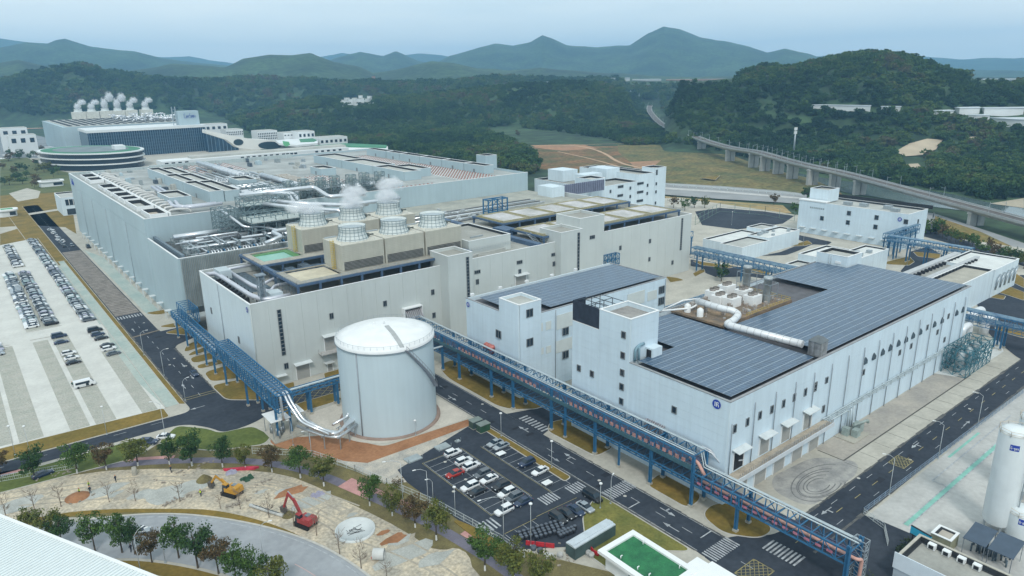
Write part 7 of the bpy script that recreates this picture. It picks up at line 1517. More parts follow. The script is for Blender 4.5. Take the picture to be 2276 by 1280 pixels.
# ================================================================ lamps
def lamp(lab,p,h=7.5,arm=None,kind='globe',grp='street lamps'):
    X_,Y_=G(*p); o=thing('street_lamp',lab,'street lamp',(X_,Y_,0),grp)
    b=MB(); b.tube([(X_,Y_,0),(X_,Y_,h)],.09,6,rs=[.08,.045]); b.o('pole',M('lamp_white',(.50,.54,.56),.4,var=0),o); b=MB(); b.lathe(X_,Y_,[(.2,0),(.2,.3)],8); b.o('base',steel,o)
    if kind=='globe': b=MB(); b.lathe(X_,Y_,[(.12,h),(.38,h+.08),(.34,h+.28),(.1,h+.4)],12); b.o('lamp_head',white,o)
    else:
        a=Vector((X_,Y_,h)); t_=a+Vector((arm[0],arm[1],.9)); b=MB(); b.tube([a,a+Vector((arm[0]*.5,arm[1]*.5,.75)),t_],.045,6); b.o('arm',MATS['lamp_white'],o)
        d=Vector((arm[0],arm[1],0)).normalized()*.7; b=MB(); b.beam(t_-d*.2,t_+d*.8,.24,.1); b.o('lamp_head',white,o)
for lab,p,h in (('globe lamp in front of the tank',(924,968),4.2),('globe lamp on the grass strip at the top of the car park',(1114,970),6.5),('globe lamp on the grass strip at the lower end of the car park',(1226,1040),7),('globe lamp between the railing and the car park asphalt',(1012,1143),6.5),('globe lamp in the barrel yard',(1180,1213),9.5),('globe lamp near the black van by the exit',(1334,1130),6),('globe lamp behind the solar hall in the road bend',(1600,626),8),('globe lamp by the stepped white buildings',(1626,500),8),('lamp near the warehouse corner',(1785,545),9),('lamp beside the far blue bridge',(2016,590),9),('lamp by the bus yard',(2245,622),6),('lamp on the yellow grass strip, left edge',(34,1012),8),('second lamp on the yellow grass strip at the left',(66,1004),7),('lamp on the yellow grass in front of the empty bays',(238,966),8)): lamp(lab,p,h)
for lab,p,h,arm in (('arched lamp beside the dark road, nearest the yard gate',(1976,1100),9,(-1.2,1.6)),('arched lamp beside the dark road, second from the gate',(2085,1020),9,(-1.2,1.6)),('arched lamp beside the dark road, farthest one',(2172,950),9,(-1.2,1.6)),('lamp with a bent arm on the edge of the curved road',(585,1240),7,(1.8,-.6)),('bent lamp among the bottom-left trees',(313,1272),8,(1.6,.8)),('lamp pole between the bottom-left trees',(368,1250),8,(-2,0)),
   ('arm lamp at the left kerb of the side road',(320,790),8,(1.8,-.6)),('arm lamp further down the side road kerb',(365,835),8,(1.8,-.6)),('arm lamp at the road corner near the yellow stripes',(412,890),6,(1.4,0)),('tall camera pole left of the car park',(898,1148),13,(-3,1)),('lamp with a side arm behind the brown tree',(952,1128),9,(-2.4,.6)),('thin double pole behind the brown tree',(963,1115),5,(-1,.3)),('camera pole with a long arm at the car park corner',(1120,1222),12,(-4.8,.8)),('tall pole by the railing in the red soil',(693,1014),6.5,(-1.4,0)),('white pole in front of the pump shed',(652,990),6.5,(-.5,0)),('pole with a cross arm beside the lower road end',(375,1012),14,(-1.6,.8)),('small cross-shaped pole by the exit crossing',(1357,1120),6,(.8,.3))): lamp(lab,p,h,arm,'arm',grp='lamp poles with arms')
# ================================================================ trees
leafcols={'green':((.10,.175,.04),(.035,.08,.02)),'dark':((.06,.12,.036),(.020,.052,.016)),'olive':((.17,.18,.04),(.06,.085,.022)),'rust':((.17,.11,.05),(.07,.065,.03))}
LM={k:M('leaf_'+k,c[0],.75,var=0,scale=.9,col2=c[1],spec=.2) for k,c in leafcols.items()}
def crown_mb(rx,rz_,cz_,n,ls,seed,clumps=20):
    r_=np.random.default_rng(seed); b=MB(); cs=[]
    for i in range(clumps):
        u=r_.normal(size=3); u/=np.linalg.norm(u); k=r_.uniform(.4,1.0); cs.append((u*np.array([rx,rx,rz_])*k,r_.uniform(.24,.42)*rx))
    cs.append((np.zeros(3),rx*.45))
    P=[];F=[]
    for j in range(n):
        c,cr_=cs[int(r_.integers(len(cs)))]; u=r_.normal(size=3); u/=np.linalg.norm(u); u[2]=u[2]*.8+.1; p=c+u*cr_*r_.uniform(.55,1.25)*np.array([1,1,.8])+np.array([0,0,cz_])
        if p[2]<cz_-rz_*.95: continue
        a=r_.normal(size=3); a/=np.linalg.norm(a); a=a*.7+u*.5; t=np.cross(a,r_.normal(size=3)); t/=np.linalg.norm(t)+1e-9; q=np.cross(a,t); q/=np.linalg.norm(q)+1e-9; s_=ls*r_.uniform(.5,1.25)
        k=len(P); P+= [p-t*s_,p-q*s_*.7,p+t*s_,p+q*s_*.7]; F.append((k,k+1,k+2,k+3))
    b.v=[tuple(map(float,p)) for p in P]; b.f=[list(f) for f in F]; b.m=[0]*len(F); b.sm=[False]*len(F); return b
def trunk_mb(h,seed,r0=.16,bare=False,wash=False):
    r_=random.Random(seed); b=MB(); b.mi=1 if wash else 0; b.tube([(0,0,0),(0,0,1.0)],r0,7,False,rs=[r0*1.25,r0]); b.mi=0; b.tube([(0,0,1.0),(r_.uniform(-.1,.1),r_.uniform(-.1,.1),h*.45),(r_.uniform(-.2,.2),r_.uniform(-.2,.2),h*.85)],r0,7,True,rs=[r0,r0*.7,r0*.25])
    for i in range(16 if bare else 8):
        z=h*r_.uniform(.28,.8); a=r_.uniform(0,6.28); ln=h*r_.uniform(.12,.3)*(1.1 if not bare else .8); e=(math.cos(a)*ln,math.sin(a)*ln,z+ln*r_.uniform(.5,1.1)); b.tube([(0,0,z),(e[0]*.55,e[1]*.55,(z+e[2])/2),e],.06,5,False,rs=[r0*.4,r0*.22,r0*.08])
        if bare:
            for k in range(3): a2=a+r_.uniform(-.9,.9); l2=ln*.6; b.tube([(e[0]*.6,e[1]*.6,(z+e[2])/2+.1),(e[0]*.6+math.cos(a2)*l2,e[1]*.6+math.sin(a2)*l2,e[2]+l2*.6)],.03,4,False,rs=[.035,.012])
    return b
def tree(lab,x,y,h,rad,kind,seed,wash=False,grp=None,n=1500,name='tree',ls=.24,z=0,cat='tree'):
    o=thing(name,lab,cat,(x,y,z),grp); sc_=h/7.0
    s=seed%5
    t=shared('trunk',('tr',s,wash),lambda:trunk_mb(7,s,.16,False,wash),[bark,whitewash],o,(x,y,z)); c=shared('crown',('cr2',s,kind,n,ls),lambda:crown_mb(2.9,2.5,4.5,n,ls,s+11),LM[kind],o,(x,y,z))
    o.scale=(rad/2.9,rad/2.9,sc_); o.rotation_euler=(0,0,random.random()*6.28); return o
rowt=[((0,1064),7.5,2.6,'rust','reddish-brown tree cut by the left picture edge'),((78,1066),8,3.4,'dark','dark green tree with a car in its shade, far left'),((172,1052),8.5,3.2,'green','tall bright green tree second in the left of the row'),((237,1044),7,2.5,'rust','smaller brownish tree between two green ones in front of the road'),((307,1035),7.2,3.4,'olive','broad olive-green tree hiding the dark teal car'),((377,1032),7,2.4,'dark','narrow dark tree beside the tall cross-armed pole'),((427,1035),8.5,3.6,'dark','biggest very dark tree in the row, on the green lawn edge'),((495,1038),7.6,2.7,'dark','dark green tree just left of the red fabric'),((546,1042),6.4,2.0,'olive','small thin tree standing over the red fabric'),((605,1049),7.2,2.6,'rust','sparse brown-green tree right of the red fabric'),((668,1062),8.2,3.2,'green','full green tree in front of the red soil'),((720,1080),7.6,3.0,'olive','yellowish-green tree where the path turns pink'),((822,1124),7.8,2.5,'green','slim green tree on the pink paving'),((872,1146),7,2.6,'olive','olive tree left of the brown tree by the car park'),((923,1172),7.2,2.8,'rust','brown autumn-coloured tree beside the car park railing'),((970,1200),8.6,3.1,'olive','tall olive tree on the tip of the brown verge'),((1078,1268),8.8,3.1,'green','dark green tree at the bottom, left of the barrel yard'),((1142,1290),8.8,3.5,'olive','large bushy tree at the bottom edge, right one of the pair'),((1205,1310),7.5,2.6,'olive','tree cut by the bottom edge beside the rubble')]
for i,(p,h,r_,k,lb) in enumerate(rowt): X_,Y_=G(*p); tree(lb,X_,Y_,h,r_,k,i,True,'street trees with whitewashed trunks',2300,ls=.2)
bl=[((212,1226),8.6,2.7,'green','green tree standing clear at the left of the lower group'),((272,1228),9,2.9,'green','taller of the two trees that overlap in front of the curved road'),((300,1232),7.6,2.0,'dark','dark slim tree tucked behind its taller neighbour'),((338,1250),7,2.4,'rust','brownish-red tree behind the bent lamp'),((398,1240),9,3.0,'green','bright green tree in the middle of the lower group'),((440,1262),9.4,3.3,'dark','large dark tree with a red sign shining through'),((486,1275),8,2.6,'rust','small brown tree right of the large dark one'),((527,1305),9,2.8,'green','dense green tree cut by the bottom edge'),((570,1310),8.6,2.4,'green','narrow green tree next to the dense one at the bottom edge'),((606,1330),8,3.2,'olive','rightmost olive tree of the lower group'),((108,1200),7,2.8,'olive','low olive tree peeping over the white shed roof'),((140,1215),7,2.4,'dark','dark tree behind the white shed roof edge'),((66,1190),6,2.6,'olive','leftmost low tree behind the white shed roof')]
for i,(p,h,r_,k,lb) in enumerate(bl): X_,Y_=G(*p); tree(lb,X_,Y_,h,r_,k,i+3,False,'lower group of trees by the curved road',2000,ls=.2)
bare=[((14,1150),6,'bare tree at the left edge above the white shed roof'),((77,1133),6,'bare sapling on the left sand'),((136,1126),6,'leaning bare tree beside the puddle'),((243,1116),5.5,'bare sapling left of the blue sheet'),((301,1113),5.5,'bare sapling above the blue sheet'),((400,1115),6,'bare sapling beside the gap in the verge'),((490,1130),4,'thin post-like bare sapling under the yellow excavator'),((534,1131),5.5,'bare tree right of the yellow excavator'),((598,1150),6,'bare tree among the small concrete pipes'),((654,1170),5.5,'bare sapling in front of the red excavator'),((704,1190),6,'bare tree right of the red excavator'),((755,1232),6,'bare tree just below the round basin'),((803,1264),6.5,'bare tree between the basin and the large pipe'),((860,1290),5,'bare sapling at the bottom right of the sand')]
for i,(p,h,lb) in enumerate(bare):
    X_,Y_=G(*p); o=thing('bare_tree',lb,'bare tree',(X_,Y_,0),'bare young trees along the verge'); shared('trunk',('bt',i%4),lambda:trunk_mb(6,i%4+40,.09,True),M('bark_pale',(.24,.19,.15),.9,var=.2,scale=3),o,(X_,Y_,0)); shared('twig_foliage',('tw',i%4),lambda:crown_mb(1.2,1.4,3.9,60,.06,i%4+70),LM['rust'],o,(X_,Y_,0)); o.scale=(h/6,)*3
X_,Y_=G(887,1085); tree('small bush with dark red blossom behind the railing',X_,Y_,2.6,1.5,'rust',3,name='bush',n=700,cat='bush')
for i,(p,lb) in enumerate((((1497,462),'left of four small trees on the straw-coloured strip'),((1522,468),'second small tree on the straw-coloured strip'),((1543,462),'tallest dark small tree on the straw-coloured strip'),((1566,462),'right one of the small trees on the straw-coloured strip'),((1720,455),'small round tree beside the highway median'),((1767,478),'small tree left of the white warehouse'),((1603,625),'yellow-green shrub by the stepped shed'))):
    X_,Y_=G(*p); tree(lb,X_,Y_,8,3.4,['rust','green','dark','olive'][i%4],i,grp='small trees on the strips beyond the plant',n=500,ls=.4)
for i in range(22):
    p=(2085+i*9.5,522+i*3.4+random.uniform(-3,8)); X_,Y_=G(*p); kk2=random.choice(['green','olive','dark','rust']); tree(f'scrubby {kk2} young tree, {"left" if i<8 else "middle" if i<15 else "right"} part of the orange strip beyond the far road',X_,Y_,random.uniform(4,8),random.uniform(1.8,3.4),kk2,i,grp='scrub trees beyond the far road',n=500,ls=.4)
for i in range(34):
    p=(1790+i*9+random.uniform(-4,4),443+i*2.4+random.uniform(-6,10)); 
    if 1840<p[0]<1880: continue
    X_,Y_=G(*p); kk2=random.choice(['green','olive','dark']); tree(f'bushy {kk2} tree under the {"left" if i<12 else "middle" if i<24 else "right"} part of the viaduct',X_,Y_,random.uniform(6,11),random.uniform(3,5),kk2,i,grp='trees under the viaduct',n=500,ls=.4,z=-1)
for i in range(60):
    p=(random.uniform(0,165),random.uniform(346,420)); 
    if 85<p[0]<160 and p[1]>395: continue
    if random.random()<.35: p=(random.uniform(20,95),random.uniform(335,352))
    X_,Y_=G(*p); kk2=random.choice(['green','rust','dark','olive']); tree(f'{kk2} garden tree, {"near the lawn" if p[1]>385 else "beside the curved office" if p[0]>90 else "in the middle"} of the far left park'.replace('lawn of','lawn edge of').replace('office of','office in'),X_,Y_,random.uniform(6,10),random.uniform(3,5),kk2,i,grp='park trees at the far left',n=400,ls=.45)
# ================================================================ far campus
cw_=M('campus_white',(.72,.75,.75),.5,var=.05,scale=.05)
def ring_prism(b,pts,z0,z1): return b.prism(pts,z0,z1)
YG=975.; gx0,gz0=XZ(194,297,YG); gx1,gz1=XZ(456,281,YG); gh_=(gz0+gz1)/2
gb=thing('glass_headquarters','long dark blue glass office building with a white roof edge, far left','office building',(gx0,YG,0))
b=MB(); b.box(gx0,gx1,YG,YG+60,0,gh_); b.o('glass_volume',bglass,gb)
b=MB(); b.box(gx0-1,gx1+1,YG-1.5,YG+60,gh_,gh_+3); b.o('roof_edge',cw_,gb)
n=52
for i in range(n):
    x=gx0+(gx1-gx0)*(i+.5)/n; shared('fin',('gf',),lambda:MB().box(-.22,.22,-1.1,0,0,gh_),M('fin_blue',(.12,.20,.28),.4),gb,(x,YG,0))
for k in range(7): b=MB(); z=gh_*(k+1)/8; b.box(gx0,gx1,YG-.4,YG-.01,z-.3,z+.3); b.o('floor_band',M('band_blue',(.03,.08,.13),.4),gb)
def xz(px,py,Y): return XZ(px,py,Y)
wf=thing('white_factory','pale factory with a striped skylight roof behind the glass building','factory building',(130,1000,0))
ax0,az=xz(139,283,1050); ax1,_=xz(440,262,1050); b=MB(); b.box(ax0,ax1,1050,1250,0,34); b.o('wall',wallM,wf)
b=MB()
for i in range(16): b.box(ax0+8+i*9,ax0+12+i*9,1060,1230,34,35.2)
b.o('skylight',dark,wf); b=MB(); b.box(ax0+4,ax1-4,1052,1246,34,34.6); b.o('roof',roofw,wf)
for i,(p,lb) in enumerate((((174,250),'leftmost far cooling tower breathing steam'),((204,250),'second far cooling tower from the left'),((234,250),'third far cooling tower, under the highest plume'),((262,248),'fourth far cooling tower'),((290,246),'fifth far cooling tower'),((324,244),'rightmost far cooling tower, half hidden'))):
    Yd=1240; x,z=XZ(*p,Yd); o=thing('cooling_tower',lb,'cooling tower',(x,Yd,34),'far cooling towers'); b=MB(); b.box(x-8.5,x+8.5,Yd-7,Yd+7,35,45); b.o('casing',M('far_cream',(.62,.62,.55),.6),o); b=MB(); b.box(x-8.4,x+8.4,Yd-6.9,Yd+6.9,33,35); b.o('louvre',dark,o); b=MB(); b.lathe(x,Yd,[(6,45),(5,47.5),(5.4,49)],14,False); b.o('fan_stack',stackm,o)
b=MB()
for i in range(90): x=random.uniform(ax0+80,ax1-12); y=random.uniform(1060,1230); b.tube([(x,y,34),(x,y,random.uniform(36,42)),(x+random.uniform(-12,12),y,random.uniform(36,42))],.7,5)
b.o('roof_pipework',clad,wf,kind='stuff')
lx0,lz1=XZ(395,251,985); lx1,_=XZ(441,251,985); lz0=gh_
tb=thing('roof_cube','pale cube on the far roof carrying a blue company name','roof block',(lx0,985,lz0)); b=MB(); b.box(lx0,lx1,985,1000,lz0,lz1+2); b.o('wall',wallM,tb)
def letters(b,txt,x0,w_,z0,h_,y):
    S_={'C':[(1,1,.2,1),(.2,1,0,.8),(0,.8,0,.2),(0,.2,.2,0),(.2,0,1,0)],'a':[(.1,.6,.8,.6),(.8,.6,.8,0),(.8,0,.1,0),(.1,0,.1,.35),(.1,.35,.8,.35)],'n':[(.1,0,.1,.6),(.1,.6,.8,.6),(.8,.6,.8,0)],'S':[(1,1,.1,1),(.1,1,.1,.55),(.1,.55,.9,.5),(.9,.5,.9,0),(.9,0,0,0)],'e':[(.9,.3,.1,.3),(.1,.3,.1,.6),(.1,.6,.9,.6),(.9,.6,.9,.3),(.1,.3,.1,0),(.1,0,.9,0)],'m':[(0,0,0,.6),(0,.6,.9,.6),(.45,.6,.45,0),(.9,.6,.9,0)],'i':[(.4,0,.4,.6),(.4,.85,.4,.95)]}
    cw=w_/len(txt)
    for i,ch in enumerate(txt):
        for a_,c_,d_2,e_ in S_[ch]: b.beam((x0+(i+a_*.8)*cw,y,z0+c_*h_),(x0+(i+d_2*.8)*cw,y,z0+e_*h_),h_*.16,.2)
b=MB(); letters(b,'CanSemi',lx0+7,(lx1-lx0)-10,lz1-6.5,5,984.8); b.o('lettering',logo,tb)
b=MB(); [b.beam((59.8,500-(i*.9+u)*1.9,30.2+v*3.2),(59.8,500-(i*.9+u2)*1.9,30.2+v2*3.2),.5,.2) for i,ch in enumerate([[(.7,1,.1,1),(.1,1,.1,0),(.1,0,.7,0)],[(.1,.6,.6,.6),(.6,.6,.6,0),(.6,0,.1,0),(.1,0,.1,.3)],[(.1,0,.1,.6),(.1,.6,.6,.6),(.6,.6,.6,0)],[(.7,1,.1,1),(.1,1,.1,.5),(.1,.5,.6,.5),(.6,.5,.6,0),(.6,0,.1,0)],[(.6,.3,.1,.3),(.1,0,.1,.6),(.1,.6,.6,.6),(.1,0,.6,0)]]) for u,v,u2,v2 in ch]; b.o('wall_lettering',logo,tM)
mt=thing('antenna_mast','pair of thin lattice stacks on the far factory roof','mast',(lx0-4,990,lz0)); b=MB(); x,_=XZ(386,250,990); 
for dx in (-2,2): b.beam((x+dx,990,gh_),(x+dx,990,gh_+26),1.0)
for k in range(6): b.beam((x-2,990,gh_+k*4+3),(x+2,990,gh_+k*4+3),.4)
b.o('mast',steel,mt)
# curved office (three white bands)
co=thing('curved_office','low curved office with three white ribbon bands and a green roof ring','office building',(125,880,0))
cx,cy2=G(205,352,8); 
def ell(rx,ry,n=48,a0=0): return [(cx+rx*math.cos(2*math.pi*k/n)*math.cos(.25)-ry*math.sin(2*math.pi*k/n)*math.sin(.25),cy2+rx*math.cos(2*math.pi*k/n)*math.sin(.25)*0+ry*math.sin(2*math.pi*k/n)) for k in range(n)]
rx_=(XZ(312,350,cy2)[0]-XZ(95,352,cy2)[0])/2; ry_=62
b=MB(); b.prism(ell(rx_*.96,ry_*.96),0,17); b.o('glass_wall',M('office_glass',(.015,.025,.035),.25),co)
for z in (5.6,11.2,16.6): b=MB(); b.prism(ell(rx_,ry_),z,z+1.1); b.o('ribbon_band',cw_,co)
b=MB(); b.prism(ell(rx_*.93,ry_*.93),17.7,17.9); b.o('roof_ring',M('roof_green',(.05,.22,.12),.7,var=.15,scale=.05),co); b=MB(); b.prism(ell(rx_*.72,ry_*.70),17.9,18.1); b.o('roof_inner',M('roof_greyd',(.20,.24,.25),.8,var=.2,scale=.05),co)
b=MB(); b.box(cx+rx_*.4,cx+rx_*.62,cy2-30,cy2-12,18,22); b.o('roof_hut',cw_,co)
# other campus pieces: sweeping white canopy with round eyes, window blocks
cnv=thing('swooping_pavilion','white sweeping roof shell with two dark oval openings and a green tip','pavilion',(300,930,0))
def PX(px,py,z): return (*G(px,py,z),z)
Yp=885
def V3(px,py,Y): x,z=XZ(px,py,Y); return (x,z)
out_=[V3(*p,Yp) for p in ((457,288),(470,292),(520,302),(560,309),(600,311),(640,318),(664,326),(650,333),(615,331),(560,332),(528,328),(505,311),(470,300),(457,296))]
b=MB(); m_=len(out_); vs_=[(x,Yp,z) for x,z in out_]+[(x,Yp+14,z) for x,z in out_]; b.add(vs_,[tuple(range(m_)),tuple(range(2*m_-1,m_-1,-1))]+[(i,m_+i,m_+(i+1)%m_,(i+1)%m_) for i in range(m_)]); b.o('shell',M('shell_cream',(.74,.74,.70),.5,var=.04,scale=.05),cnv)
for c,rx,rz in (((600,323),26,8.5),((530,316),11,7)):
    b=MB(); pts=[V3(c[0]+rx*math.cos(t),c[1]+rz*math.sin(t),Yp-.3) for t in np.linspace(0,2*math.pi,22)[:-1]]; b.add([(x,Yp-.4,z) for x,z in pts]+[(x,Yp-.1,z) for x,z in pts],[tuple(range(21))]+[(i,21+i,21+(i+1)%21,(i+1)%21) for i in range(21)]); b.o('oval_opening',M('eye_dark',(.02,.04,.05),.3),cnv)
b=MB(); b.poly([G(*p,24) for p in ((628,313),(642,315),(645,322),(636,326),(630,322))],24); b.o('green_tip',M('roof_green2',(.06,.30,.12),.7),cnv)
dg=thing('blue_glass_wing','blue glass wing between the headquarters and the sweeping pavilion','office wing',(280,960,0)); x0_,z0_=V3(458,292,952); x1_,_=V3(528,310,952); b=MB(); b.add([(x0_,952,0),(x1_,952,0),(x1_,952,V3(528,311,952)[1]),(x0_,952,z0_),(x0_,965,0),(x1_,965,0),(x1_,965,V3(528,311,952)[1]),(x0_,965,z0_)],[(0,1,2,3),(7,6,5,4),(3,2,6,7),(1,5,6,2),(4,0,3,7)]); b.o('glass_volume',bglass,dg)
for i in range(8): x=x0_+(x1_-x0_)*i/8; b=MB(); b.box(x-.3,x+.3,951.2,952,0,z0_*(1-.45*i/8)); b.o('fin',MATS['fin_blue'],dg)
def wblock(lab,px0,px1,pyt,pyb,Y,nx,ny,depth=25,mat=None):
    x0_,zt=XZ(px0,pyt,Y); x1_,_=XZ(px1,pyt,Y); o=thing('white_office_block',lab,'office building',(x0_,Y,0),'white blocks of the far campus'); b=MB(); b.box(x0_,x1_,Y,Y+depth,0,zt); b.o('wall',mat or cw_,o)
    _,zb=XZ(px0,pyb,Y); zb=max(zb,.5)
    for i in range(nx):
        for j in range(ny):
            x=x0_+(x1_-x0_)*(i+.5)/nx; z=zb+(zt-2-zb)*(j+.5)/ny; w_=(x1_-x0_)/nx*.5; hh=(zt-2-zb)/ny*.62
            b=MB(); shared('window',('fw',round(w_,1),round(hh,1)),lambda:MB().box(-w_/2,w_/2,-.25,.05,-hh/2,hh/2),glass,o,(x,Y,z))
    b=MB(); b.box(x0_+1,x1_-1,Y+1,Y+depth-1,zt,zt+.4); b.o('roof',roofw,o); return o
wblock('white office block with two rows of dark windows behind the pavilion',502,540,289,302,1010,9,2); wblock('white grid-fronted block with tall windows, right behind the pavilion',572,616,292,312,985,11,3); wblock('low white block left of the grid-fronted one',455,505,277,290,1060,4,1); wblock('white curved low block at the left of the green roof terrace',630,665,296,303,960,5,1); wblock('white cube with a dark screen on the green terrace',662,699,293,307,940,4,1); wblock('white portal-framed block on the terrace behind the hall',710,772,307,320,860,6,1); wblock('white low building at the far left edge',0,60,286,302,1150,3,1); wblock('pale block left of the far factory',18,80,302,322,1080,3,1)
tr_=thing('green_terrace','curved white terrace with a green roof behind the hall, stepped in bands','terrace',(420,900,0))
for k,(z,m_) in enumerate(((9,cw_),(14,cw_),(18,cw_))):
    b=MB(); pts=[G(px_,py_+k*0,z) for px_,py_ in ((612,312),(640,309),(690,308),(706,312),(706,318),(660,322),(620,318))]; b.prism(pts,z-2.2,z); b.o('terrace_band',m_,tr_)
b=MB(); b.prism([G(*p,18.6) for p in ((665,309),(695,307),(704,311),(698,314),(668,315))],18,18.6); b.prism([G(*p,19) for p in ((700,323),(770,318),(860,322),(858,327),(770,325),(705,328))],8,19); b.o('green_roof',MATS['roof_green'],tr_)
b=MB(); b.prism([G(*p,18) for p in ((690,326),(770,323),(862,325),(862,331),(700,334))],8,18); b.o('terrace_edge',cw_,tr_)
# long white window wall behind the hall
lw=thing('windowed_wall_block','long low white building with a line of square windows just behind the hall','office building',(100,540,0))
YL=512.; b=MB(); xa=XZ(360,360,YL)[0]; xb=XZ(775,330,YL)[0]; zt=37.6; b.box(xa,xb,YL,YL+16,0,zt); b.o('wall',cw_,lw)
b=MB(); b.box(xa+20,xb,YL+5,YL+15,zt,zt+1.4); b.o('roof_ridge',roofw,lw)
for px_ in list(range(370,430,15))+list(range(540,625,13))+list(range(632,660,9))+list(range(706,770,13)):
    x,_=XZ(px_,360,YL); shared('window',('lwin',),lambda:MB().box(-1.1,1.1,-.2,.1,-1.1,1.1),glass,lw,(x,YL,zt-1.9))
# small campus pavilions at the left
for p,w_,d_2,h_,lb,gm in (((115,413),18,11,5,'small white rounded pavilion on the lawn, far left',None),((18,480),11,9,5,'small white gatehouse with a green roof at the left edge',1)):
    X_,Y_=G(*p); o=thing('pavilion',lb,'pavilion',(X_,Y_,0)); pts=rnd([(X_-w_/2,Y_-d_2/2),(X_+w_/2,Y_-d_2/2),(X_+w_/2,Y_+d_2/2),(X_-w_/2,Y_+d_2/2)],3); b=MB(); b.prism(pts,0,h_-1); b.o('wall',cw_,o); b=MB(); b.prism(grow(pts,1),h_-1,h_); b.o('roof',white,o); b=MB(); b.prism(grow(pts,-2),h_,h_+.15); b.o('roof_inner',MATS['roof_green2'] if gm else roofc,o); b=MB(); b.box(X_+1,X_+w_/2-1,Y_-d_2/2-.1,Y_-d_2/2,1,h_-1.6); b.o('window',glass,o)
X_,Y_=G(141,479); an=thing('side_annex','white annex with a tall dark window band beside the hall, left side','annex',(61,573,0)); block(an,60,80,573,603,0,12.5,wallW,roofw,.8); b=MB(); b.box(62.5,79,572.8,573,7,11); b.box(62.5,79,572.8,573,.5,4.5); b.o('window_band',glass,an)
for i in range(6): b=MB(); b.box(64.5+i*2.6,64.8+i*2.6,572.6,572.8,7,11); b.o('mullion',white,an)
# rows of white vehicle shelters
for k,(px_,py_) in enumerate(((25,332),(38,330),(35,340),(48,338),(62,328),(75,327),(70,335),(82,334),(105,327),(20,344),(10,352))):
    x,y=G(px_,py_,3); o=thing('carport','white flat carport roof in the rows left of the curved office','carport',(x,y,0),'carports at the far left'); b=MB(); b.obox((x,y,3),13,9,.3,.2); b.o('roof',white,o); b=MB(); [b.beam((x+dx,y,0),(x+dx,y,3),.3) for dx in (-5,5)]; b.o('post',steel,o)
for i in range(16):
    p=(112+random.uniform(-4,6)+i*3.2,510+i*3.6) if i<11 else (100+i,498+i); x,y=G(*p,.7); car(random.choice(('sedan','suv')),random.choice(cols_),'car waiting on the dark drive left of the factory hall',x,y,math.pi/2+random.uniform(-.2,.2),'cars on the far drive',full=False)
# ================================================================ railway viaduct
pc_=M('pier_concrete',(.46,.47,.45),.85,var=.12,scale=.2,streak=.15)
vd=thing('railway_viaduct','long curving concrete railway viaduct on pairs of columns across the valley','viaduct',(600,370,-1.2))
def hcol(X,Y,py):
    lo,hi=-5,160
    for _ in range(40):
        mid=(lo+hi)/2
        if proj(X,Y,mid)[1]>py: lo=mid
        else: hi=mid
    return lo
piers=[((1488,297),289),((1514,312),296),((1529,321),301),((1559,335),315),((1622,358),334),((1674,372),341),((1699,380),348),((1729,386),357),((1760,397),366),((1804,411),377),((1854,418),387),((1909,432),401),((2167,500),472)]
PN=[]
for p,pt in piers:
    X_,Y_=G(*p,-1.2); h_=hcol(X_,Y_,pt); PN.append((X_,Y_,h_))
hs_=np.array([p[2] for p in PN]); 
print('viaduct',[(round(a),round(b_),round(c,1)) for a,b_,c in PN])
dirv=[]
for i,(X_,Y_,h_) in enumerate(PN):
    a=PN[max(i-1,0)]; c=PN[min(i+1,len(PN)-1)]; d=Vector((c[0]-a[0],c[1]-a[1],0)).normalized(); n_=Vector((-d.y,d.x,0)); 
    b=MB()
    for s in (-1,1): 
        q=Vector((X_,Y_,0))+n_*s*2.6; b.obox((q.x,q.y,-1.4),4.4,2.6,h_+1.0-.6,math.atan2(n_.y,n_.x))
    b.o('pier',pc_,vd)
    b=MB(); q=Vector((X_,Y_,0)); b.obox((q.x,q.y,h_-1.0),10.5,3.4,1.4,math.atan2(n_.y,n_.x)); b.o('pier_cap',pc_,vd)
d0=(Vector(PN[-1])-Vector(PN[-2])).normalized(); ext=Vector(PN[-1])+d0*160; f0=Vector(PN[0])
cl=[(*G(*p,zz),zz) for p,zz in (((1472,222),12),((1447,232),12),((1441,243),11),((1450,258),9),((1468,276),7))]; print('vt',[round(float(terrain(c[0],c[1]))) for c in cl])
cl=cl+[(a,b_,c+1.2) for a,b_,c in PN]+[tuple(ext+Vector((0,0,1.2)))]
cls=smooth(cl,3)
b=MB(); tr2=MB(); pr=MB(); pts=[Vector(p) for p in cls]; L_=[]
for i,p in enumerate(pts):
    d=(pts[min(i+1,len(pts)-1)]-pts[max(i-1,0)]); d.z=0; d.normalize(); L_.append((p,Vector((-d.y,d.x,0))))
vs_=[];W2=5.6
for p,n_ in L_:
    for u,dz in ((-W2,0),(W2,0),(W2,-.5),(W2*.55,-2.6),(-W2*.55,-2.6),(-W2,-.5)): q=p+n_*u; vs_.append((q.x,q.y,q.z+dz+1.0))
m_=len(L_); b.add(vs_,[(i*6+k,i*6+(k+1)%6,(i+1)*6+(k+1)%6,(i+1)*6+k) for i in range(m_-1) for k in range(6)]); b.o('deck',pc_,vd)
for u,wd,h_,bb in ((-W2+.2,.4,1.0,pr),(W2-.2,.4,1.0,pr)):
    for (p,n_),(q,n2) in zip(L_[:-1],L_[1:]): bb.beam(p+n_*u+Vector((0,0,1.5)),q+n2*u+Vector((0,0,1.5)),wd,h_)
pr.o('side_wall',M('parapet_grey',(.42,.44,.44),.8,var=.1),vd)
bal=MB()
for (p,n_),(q,n2) in zip(L_[:-1],L_[1:]):
    z=Vector((0,0,1.08)); bal.quad(p+n_*4.2+z,p-n_*4.2+z,q-n2*4.2+z,q+n2*4.2+z)
